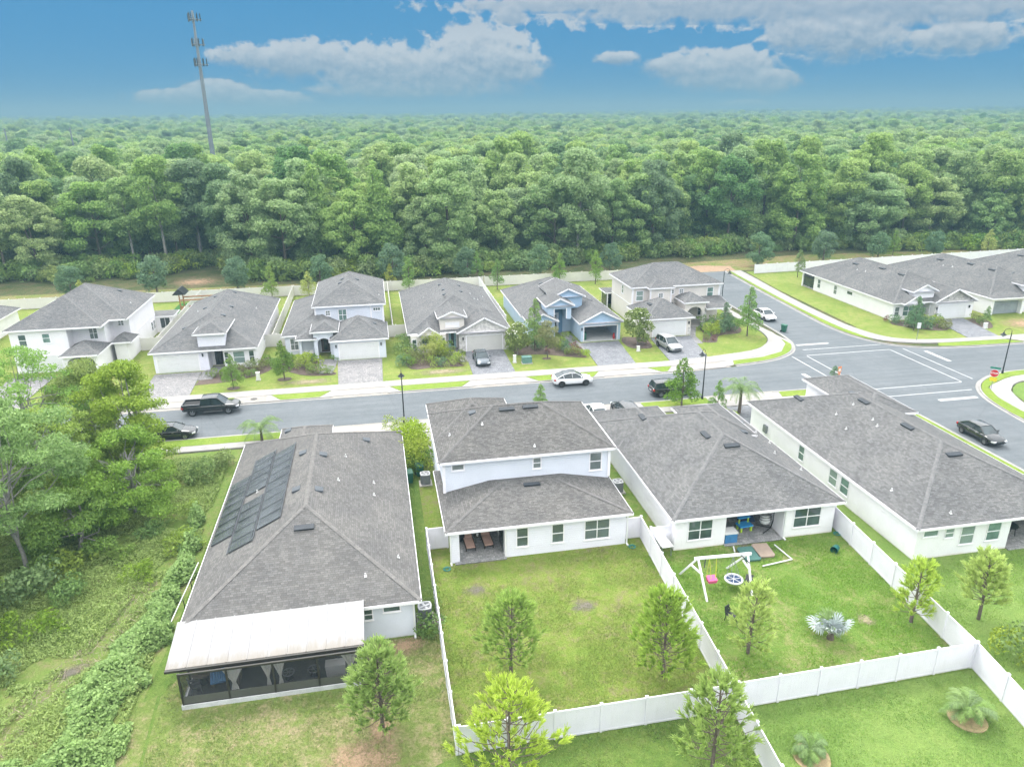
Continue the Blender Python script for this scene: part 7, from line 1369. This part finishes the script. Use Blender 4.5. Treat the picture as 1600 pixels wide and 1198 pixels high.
WB = shrubs('in the overgrown lot left of the lanai house', [('w', -26.6, 40.2, 1.7), ('b', -24.4, 41.6, .9), ('w', -24.2, 45.8, 1.3), ('b', -15.6, 50.0, .9), ('w', -16.2, 61.0, 1.1), ('w', -15.0, 63.2, .9), ('b', -22.6, 48.2, 1.1), ('b', -16.3, 54.6, .8), ('w', -27.5, 36.5, 1.3), ('w', -21.6, 45.0, .9), ('b', -19.8, 49.6, .7), ('b', -17.7, 46.6, .75), ('w', -18.2, 52.6, .7), ('b', -21.9, 41.8, .8), ('w', -23.2, 37.6, .9), ('b', -25.2, 33.6, .9)], 'bush', 1.0)
n = 900; x = rng.uniform(-130, 175, n); y = edge(x) + rng.uniform(-2.0, 9, n); ok = ~((x > 57) & (x < 74) & (y < 146)) & ~((x > -41) & (x < -29) & (y < 158)); x, y = x[ok], y[ok]
scatter('undergrowth', [WB[0], WB[1], WB[2]], np.stack([x, y, np.zeros(len(x))], 1), rng.uniform(.5, 2.2, len(x)), rng.uniform(0, 6.28, len(x)), 'tangled green undergrowth along the forest edge', 'undergrowth')

# --- large trees of the overgrown lot
def big_tree(seed, label, x, y, H, R, n, mat='leaf_oak', bark='bark_pale', z0f=.10, leafs=.23, dens=430, r=.14, rl=1.05, nb=26, lean=.18):
    r_ = np.random.default_rng(seed); lobes = []
    for i in range(n):
        t = r_.random() ** .8; z = H * (z0f + (1 - z0f) * t) - .5; a = r_.uniform(0, 2 * PI); q = R * math.sqrt(max(.06, 1 - (2 * t - .85) ** 2 * .8)) * math.sqrt(r_.uniform(.12, 1)); lobes.append((q * math.cos(a), q * math.sin(a), z, rl * r_.uniform(.6, 1.25)))
    C_, N_ = lobe_leaves(lobes, dens, leafs, r_, .48, .85, .45, .4); V, F = leaf_quads(C_, N_, leafs, r_, .42)
    return make_tree('large_tree', label, (x, y), 0, 1, trunk_mesh(r_, H * .72, r, lobes, bark, nb, lean=lean, split=.25), np_mesh('crown', V, F, mat))
big_tree(400, 'large leafy tree with a pale slender trunk in the overgrown lot', -25.4, 48.7, 13.2, 5.2, 72, z0f=.4)
big_tree(401, 'light green tree overhanging the road near the black sedan', -21.6, 61.4, 11.4, 3.9, 66, 'leaf_bright')
big_tree(402, 'tall tree with bare pale upper branches at the left edge', -29.5, 62.0, 13.2, 5.0, 52, nb=40, dens=230)
big_tree(403, 'spreading low tree with grey twigs beside the overgrown lot', -20.4, 56.0, 7.6, 4.4, 64, 'leaf_oak', nb=40)
big_tree(404, 'dense leafy tree at the left frame edge', -31.0, 54.5, 12.8, 5.4, 76, 'leaf_oak')
big_tree(405, 'shaded leafy tree low at the left frame edge', -30.0, 45.5, 8.5, 4.6, 60, 'leaf_understory')
big_tree(406, 'leafy tree between the pale slender trunk and the pavement', -25.6, 56.8, 9.6, 4.6, 70, 'leaf_oak')
big_tree(407, 'small dark leafy tree at the foot of the pale slender trunk', -23.0, 51.2, 5.4, 3.2, 46, 'leaf_understory', z0f=.1, nb=12)
big_tree(408, 'bushy tree at the lower left frame edge', -27.4, 42.0, 5.2, 3.0, 46, 'leaf_bright', z0f=.08, nb=12)
big_tree(409, 'leafy tree rising in front of the white two-storey house', -26.2, 65.2, 10.4, 3.6, 52, 'leaf_bright', nb=30)

# --- pines with tufted needles
def pine(seed, label, x, y, H, R, mat, z0=.9, whorls=9, per=6, full=1.0):
    r_ = np.random.default_rng(seed); e = thing('pine_tree', label, 'pine tree', (x, y, 0)); m = MB(); bend = r_.normal(size=2) * .12
    tp = lambda t: (bend[0] * t * t, bend[1] * t * t, H * .97 * t); m.tube([tp(t) for t in np.linspace(0, 1, 7)], [.11, .1, .085, .07, .05, .03, .015], 8)
    tips = []
    for w in range(whorls):
        t = z0 / H + (1 - z0 / H) * (w / (whorls - .4)); nb_ = per if w < whorls - 2 else 4; L0 = R * (1 - t) ** .62 * (1.0 if w else .75) + .18
        for b in range(nb_):
            a = 2 * PI * (b + r_.uniform(-.25, .25)) / nb_ + w * .9; L = L0 * r_.uniform(.75, 1.12); p = Vector(tp(t)); rise = r_.uniform(.25, .6) + .5 * t
            p1 = p + Vector((math.cos(a) * L * .55, math.sin(a) * L * .55, L * .55 * rise * .5)); p2 = p + Vector((math.cos(a) * L, math.sin(a) * L, L * rise * .8)); m.tube([p, p1, p2], [.028, .02, .01], 5)
            dr = (p2 - p1).normalized(); tips.append((p2, dr))
            for s in range(max(2, int(L * 1.7 * full))):
                f = r_.uniform(.3, 1); q = p.lerp(p1, f * 2) if f < .5 else p1.lerp(p2, f * 2 - 1); sd_ = Vector((-math.sin(a), math.cos(a), 0)) * r_.choice([-1, 1]) * r_.uniform(.15, .42); tips.append((q + sd_ + Vector((0, 0, r_.uniform(.05, .25))), (dr * .6 + sd_ * 1.2 + Vector((0, 0, .75))).normalized()))
    tips.append((Vector(tp(1.0)), Vector((0, 0, 1)))); tips.append((Vector(tp(.95)), Vector((0, 0, 1))))
    m.build('trunk', 'bark', e)
    Vs = []
    for p, dvec in tips:
        nn = 44; dv_ = np.array(dvec); c = np.array(p); u = r_.uniform(-.30, .10, nn)[:, None]; base = c + dv_ * u
        dirs = unit(dv_ * r_.uniform(.7, 1.4, nn)[:, None] + unit(r_.normal(size=(nn, 3))) * .55); ln = r_.uniform(.22, .40, nn)[:, None]; sd_ = unit(np.cross(dirs, r_.normal(size=(nn, 3)))) * .024
        Vs.append(np.stack([base + sd_, base - sd_, base + dirs * ln - sd_ * .5, base + dirs * ln + sd_ * .5], 1).reshape(-1, 3))
    V = np.concatenate(Vs); F = np.arange(len(V)).reshape(-1, 4); link('needles', np_mesh('needles', V, F, mat), e); return e
pine(500, 'dark green pine in the left half of the blue house yard', 5.9, 32.9, 5.2, 2.0, 'needle', 1.0, 10, 6); pine(501, 'bushy dark pine beside the fence of the blue house yard', 14.3, 30.9, 5.7, 2.0, 'needle', .9, 11, 7); pine(502, 'full round pine in front of the screened lanai', -1.4, 30.1, 5.3, 2.0, 'needle', .9, 10, 8, 1.3)
pine(503, 'lime green pine in front of the back fence at the bottom edge', 4.4, 25.4, 6.2, 2.7, 'needle_lime', .8, 10, 6, .9); pine(504, 'tall pine at the bottom corner of the fences', 14.2, 24.4, 5.8, 2.0, 'needle', .8, 10, 6); pine(505, 'sparse lime pine beside the swing set', 19.9, 31.7, 4.9, 1.3, 'needle_lime', .7, 8, 5, .8); pine(506, 'thin open pine against the right yard fence', 31.2, 32.3, 4.3, 1.4, 'needle_lime', .8, 7, 4, .7); pine(507, 'broad yellow-green pine behind the right fence', 35.5, 31.7, 4.7, 1.7, 'needle_lime', 1.5, 7, 8, 1.2)

# --- palms
def palm(label, x, y, trunk_h, tr, nf, L, droop, mat='frond', bark='bark', seed=1, leaf_l=.5, name='palm_tree', lift=.9):
    r_ = np.random.default_rng(seed); e = thing(name, label, 'palm tree', (x, y, 0)); m = MB(); m.tube([(0, 0, -.05), (.03, 0, trunk_h * .5), (0, 0, trunk_h)], [tr * 1.25, tr, tr * .9], 9); m.build('trunk', bark, e)
    for f in range(nf):
        a = 2 * PI * f * .618 + r_.uniform(-.2, .2); up = lift * (0.15 + .95 * r_.random()); Lf = L * r_.uniform(.8, 1.1); V = []; d0 = Vector((math.cos(a), math.sin(a), 0)); sd_ = Vector((-math.sin(a), math.cos(a), 0)); n = 16; pts = []
        for i in range(n + 1): s = i / n; pts.append(Vector((0, 0, trunk_h)) + d0 * Lf * s * (1 - .22 * s * droop) + Vector((0, 0, Lf * (up * s - droop * (up * .55 + .55) * s * s))))
        for i in range(n): V += [pts[i] + sd_ * .018, pts[i] - sd_ * .018, pts[i + 1] - sd_ * .012, pts[i + 1] + sd_ * .012]
        for i in range(1, n + 1):
            for j in (0, .5):
                p = pts[i - 1].lerp(pts[i], j); t = (pts[i] - pts[i - 1]).normalized(); ll = leaf_l * math.sin(PI * min(1, .12 + .86 * i / n)) ** .7 * r_.uniform(.85, 1.1)
                for sg in (1, -1):
                    q = p + (sd_ * sg * .8 + t * .55 + Vector((0, 0, -.12 - .5 * droop * r_.random()))).normalized() * ll; w = t * .022; V += [p + w, p - w, q - w * .4, q + w * .4]
        V = np.array([tuple(v) for v in V]); link('frond', np_mesh('frond', V, np.arange(len(V)).reshape(-1, 4), mat), e)
    return e
palm('feathery palm with drooping fronds behind the lanai house roof', -12.2, 68.3, 1.7, .13, 20, 2.8, .9, seed=1, leaf_l=.6, lift=1.3); palm('shaggy palm with brown trunk beside the corner house drive', 36.6, 65.6, 2.8, .16, 24, 3.3, .95, seed=2, leaf_l=.62, lift=1.2)
palm('small palm in a straw ring on the lush lawn at right', 28.75, 24.95, .55, .13, 20, 1.7, .85, seed=3, leaf_l=.42, lift=1.45); palm('small bushy palm in a straw ring at the bottom edge', 19.35, 24.4, .4, .1, 18, 1.2, .85, seed=4, leaf_l=.34, lift=1.45)
# silver fan palm
e = thing('fan_palm', 'silver-grey fan palm on the swing yard lawn', 'palm tree', (25.4, 31.9, 0)); e.scale = (1.05, 1.05, 1.2); r_ = np.random.default_rng(9); m = MB(); m.tube([(0, 0, 0), (0, 0, .35)], [.22, .16], 10); m.build('trunk', 'bark', e)
for k in range(11):
    a = 2 * PI * k * .618 + .3; el_ = r_.uniform(.25, 1.25); Ls = r_.uniform(.5, .95); R_ = r_.uniform(.6, .85); d0 = Vector((math.cos(a) * math.cos(el_), math.sin(a) * math.cos(el_), math.sin(el_))); b0 = Vector((0, 0, .3)); c0 = b0 + d0 * Ls; sd_ = d0.cross(Vector((0, 0, 1))).normalized(); nn_ = sd_.cross(d0); V = []
    V += [b0 + sd_ * .03, b0 - sd_ * .03, c0 - sd_ * .02, c0 + sd_ * .02]
    for j in range(22):
        t = -2.25 + 4.5 * j / 21; dv_ = d0 * math.cos(t) + sd_ * math.sin(t); w = (sd_ * math.cos(t) - d0 * math.sin(t)) * .062; ll = R_ * (1 - .22 * abs(t) / 2.25) * r_.uniform(.93, 1.05); mid = c0 + dv_ * ll * .6 + nn_ * .07 * (1 if j % 2 else -.3); tip = c0 + dv_ * ll - Vector((0, 0, .1)); V += [c0 + w * .25, c0 - w * .25, mid - w, mid + w, mid + w, mid - w, tip - w * .1, tip + w * .1]
    V = np.array([tuple(v) for v in V]); link('fan_leaf', np_mesh('fan_leaf', V, np.arange(len(V)).reshape(-1, 4), 'frond_silver' if k % 5 else 'frond'), e)

# --- weeds of the overgrown lot and grass blades on the near lawns (too many to count)
def field(xy, h, leafs, mat, name, label, cat, rng, jit=.9, aspect=.4, upright=0.0):
    n = len(xy); z_ = h * rng.random(n) ** .6; C_ = np.stack([xy[:, 0], xy[:, 1], z_ + .03], 1); Nn = np.tile([0, 0, 1.0 - upright], (n, 1)) + jit * rng.normal(size=(n, 3)); V, F = leaf_quads(C_, Nn, leafs, rng, aspect); V[:, 2] = np.maximum(V[:, 2], .012); o = link(name, np_mesh(name, V, F, mat)); return tag(o, label, cat, None, 'stuff')
def vnoise(x, y, s, seed):
    r_ = np.random.default_rng(seed); T = r_.random((64, 64)); u = x / s; v = y / s; i = np.floor(u).astype(int); j = np.floor(v).astype(int); fu = u - i; fv = v - j; fu = fu * fu * (3 - 2 * fu); fv = fv * fv * (3 - 2 * fv); g_ = lambda a, b: T[a % 64, b % 64]
    return (g_(i, j) * (1 - fu) + g_(i + 1, j) * fu) * (1 - fv) + (g_(i, j + 1) * (1 - fu) + g_(i + 1, j + 1) * fu) * fv
rng = np.random.default_rng(77)
xy = np.stack([rng.uniform(-30, -14.6, 130000), rng.uniform(28, 66.2, 130000)], 1); nz = .6 * vnoise(xy[:, 0], xy[:, 1], 2.6, 1) + .4 * vnoise(xy[:, 0], xy[:, 1], .9, 2)
path = np.abs(xy[:, 0] - np.interp(xy[:, 1], [30, 34, 40, 44, 48], [-21.5, -20.4, -18.0, -17.2, -16.6])) < .3; path &= xy[:, 1] < 45
keep = (nz > .36) & ~path & (xy[:, 0] > -30 + 0 * xy[:, 0]); xy = xy[keep]; nz = nz[keep]
field(xy, .10 + 1.1 * (nz - .36), .22, 'weed', 'weeds', 'tangled green weeds and grass of the overgrown lot', 'weeds', rng, .8, .3)
xy = np.stack([rng.uniform(-24, -12.9, 190000), rng.uniform(24, 55, 190000)], 1); cxl = np.interp(xy[:, 1], [24, 30, 36, 42, 47, 55], [-19.5, -17.0, -16.0, -15.1, -15.0, -15.4]); wdt = np.interp(xy[:, 1], [24, 32, 40, 48, 55], [2.6, 2.0, 1.5, 1.0, .4]); dd = np.abs(xy[:, 0] - cxl) / wdt + 1.3 * (vnoise(xy[:, 0], xy[:, 1], 1.8, 3) - .42) + .5 * (vnoise(xy[:, 0], xy[:, 1], .6, 8) - .5); k_ = dd < .9
field(xy[k_], (.25 + .75 * (1 - dd[k_])) * (.5 + vnoise(xy[k_][:, 0], xy[k_][:, 1], 1.0, 4)), .18, 'weed_leafy', 'leafy_vines', 'thick bright leafy vines along the overgrown lot', 'vines', rng, .65, .7)
xy = np.stack([rng.uniform(-22.5, -16.2, 3500), rng.uniform(30, 46, 3500)], 1); pt_ = np.abs(xy[:, 0] - np.interp(xy[:, 1], [30, 34, 40, 44, 48], [-21.5, -20.4, -18.0, -17.2, -16.6])) < 1.0
field(xy[pt_], .25, .5, 'dry_stem', 'dry_stems', 'dry brown stems lying along the cleared strip', 'dry stems', rng, 1.2, .05, .6)
def blades(x0, x1, y0, y1, n, hgt, mat, label, seed, mask=None):
    r_ = np.random.default_rng(seed); p = np.stack([r_.uniform(x0, x1, n), r_.uniform(y0, y1, n)], 1); k_ = vnoise(p[:, 0], p[:, 1], 1.6, seed) + .5 * vnoise(p[:, 0], p[:, 1], .5, seed + 1) > .35 + .7 * r_.random(n)
    if mask is not None: k_ &= mask(p)
    p = p[k_]; n = len(p); a = r_.uniform(0, 6.28, n); h_ = hgt * r_.uniform(.5, 1.3, n); w = .02; c, s = np.cos(a), np.sin(a); ln = r_.normal(size=(n, 2)) * .6 * h_[:, None]
    B0 = np.stack([p[:, 0] - c * w, p[:, 1] - s * w, np.full(n, .03)], 1); B1 = np.stack([p[:, 0] + c * w, p[:, 1] + s * w, np.full(n, .03)], 1); T = np.stack([p[:, 0] + ln[:, 0], p[:, 1] + ln[:, 1], .03 + h_], 1)
    V = np.stack([B0, B1, T], 1).reshape(-1, 3); o = link('grass', np_mesh('grass', V, np.arange(3 * n).reshape(-1, 3), mat)); tag(o, label, 'grass', None, 'stuff')
leaf('blade_yard', (0.19, 0.30, 0.055), (0.30, 0.37, 0.08), .4); leaf('blade_lush', (0.17, 0.33, 0.055), (0.25, 0.40, 0.075), .4); leaf('blade_dry', (0.19, 0.29, 0.07), (0.38, 0.36, 0.16), .4)
blades(2.3, 17.8, 27.9, 44.0, 70000, .09, 'blade_yard', 'short patchy grass of the pale blue house yard', 601, lambda p: (np.hypot((p[:, 0] - 11.6) / 1.2, p[:, 1] - 37.8) > .8)); blades(17.3, 32.6, 28.2, 42.5, 70000, .09, 'blade_lush', 'short grass of the swing set yard', 602); blades(16, 31.3, 18, 27.8, 40000, .09, 'blade_lush', 'lush mown grass of the yard with straw rings', 603); blades(-13.2, 2.1, 18, 36.9, 55000, .10, 'blade_dry', 'dry patchy grass behind the screened lanai', 604, lambda p: ~((p[:, 1] > 33.3) & (p[:, 0] < -2.2) & (p[:, 0] > -12.2))); blades(2.3, 16.5, 18, 27.7, 30000, .09, 'blade_yard', 'short grass along the outside of the back fence', 605); blades(32.6, 44, 26, 37.8, 30000, .09, 'blade_lush', 'short grass behind the corner house', 606)

# ------------------------------------------------------------------ haze: one box of air round everything
hz = MB(); hz.box(-5400, 5400, -320, 5800, -6.0, 62.0)
hm = bpy.data.materials.new('haze_air'); hm.use_nodes = True; t = hm.node_tree; t.nodes.clear(); pvn = N(t, 'ShaderNodeVolumePrincipled'); pvn.inputs['Color'].default_value = (0.20, 0.345, 0.415, 1); pvn.inputs['Density'].default_value = 0.00090; pvn.inputs['Anisotropy'].default_value = 0.0; ho = N(t, 'ShaderNodeOutputMaterial'); t.links.new(pvn.outputs[0], ho.inputs['Volume']); MATS['haze_air'] = hm
ho_ = hz.build('haze', 'haze_air'); tag(ho_, 'thin bluish haze over the forest', 'haze', None, 'stuff')
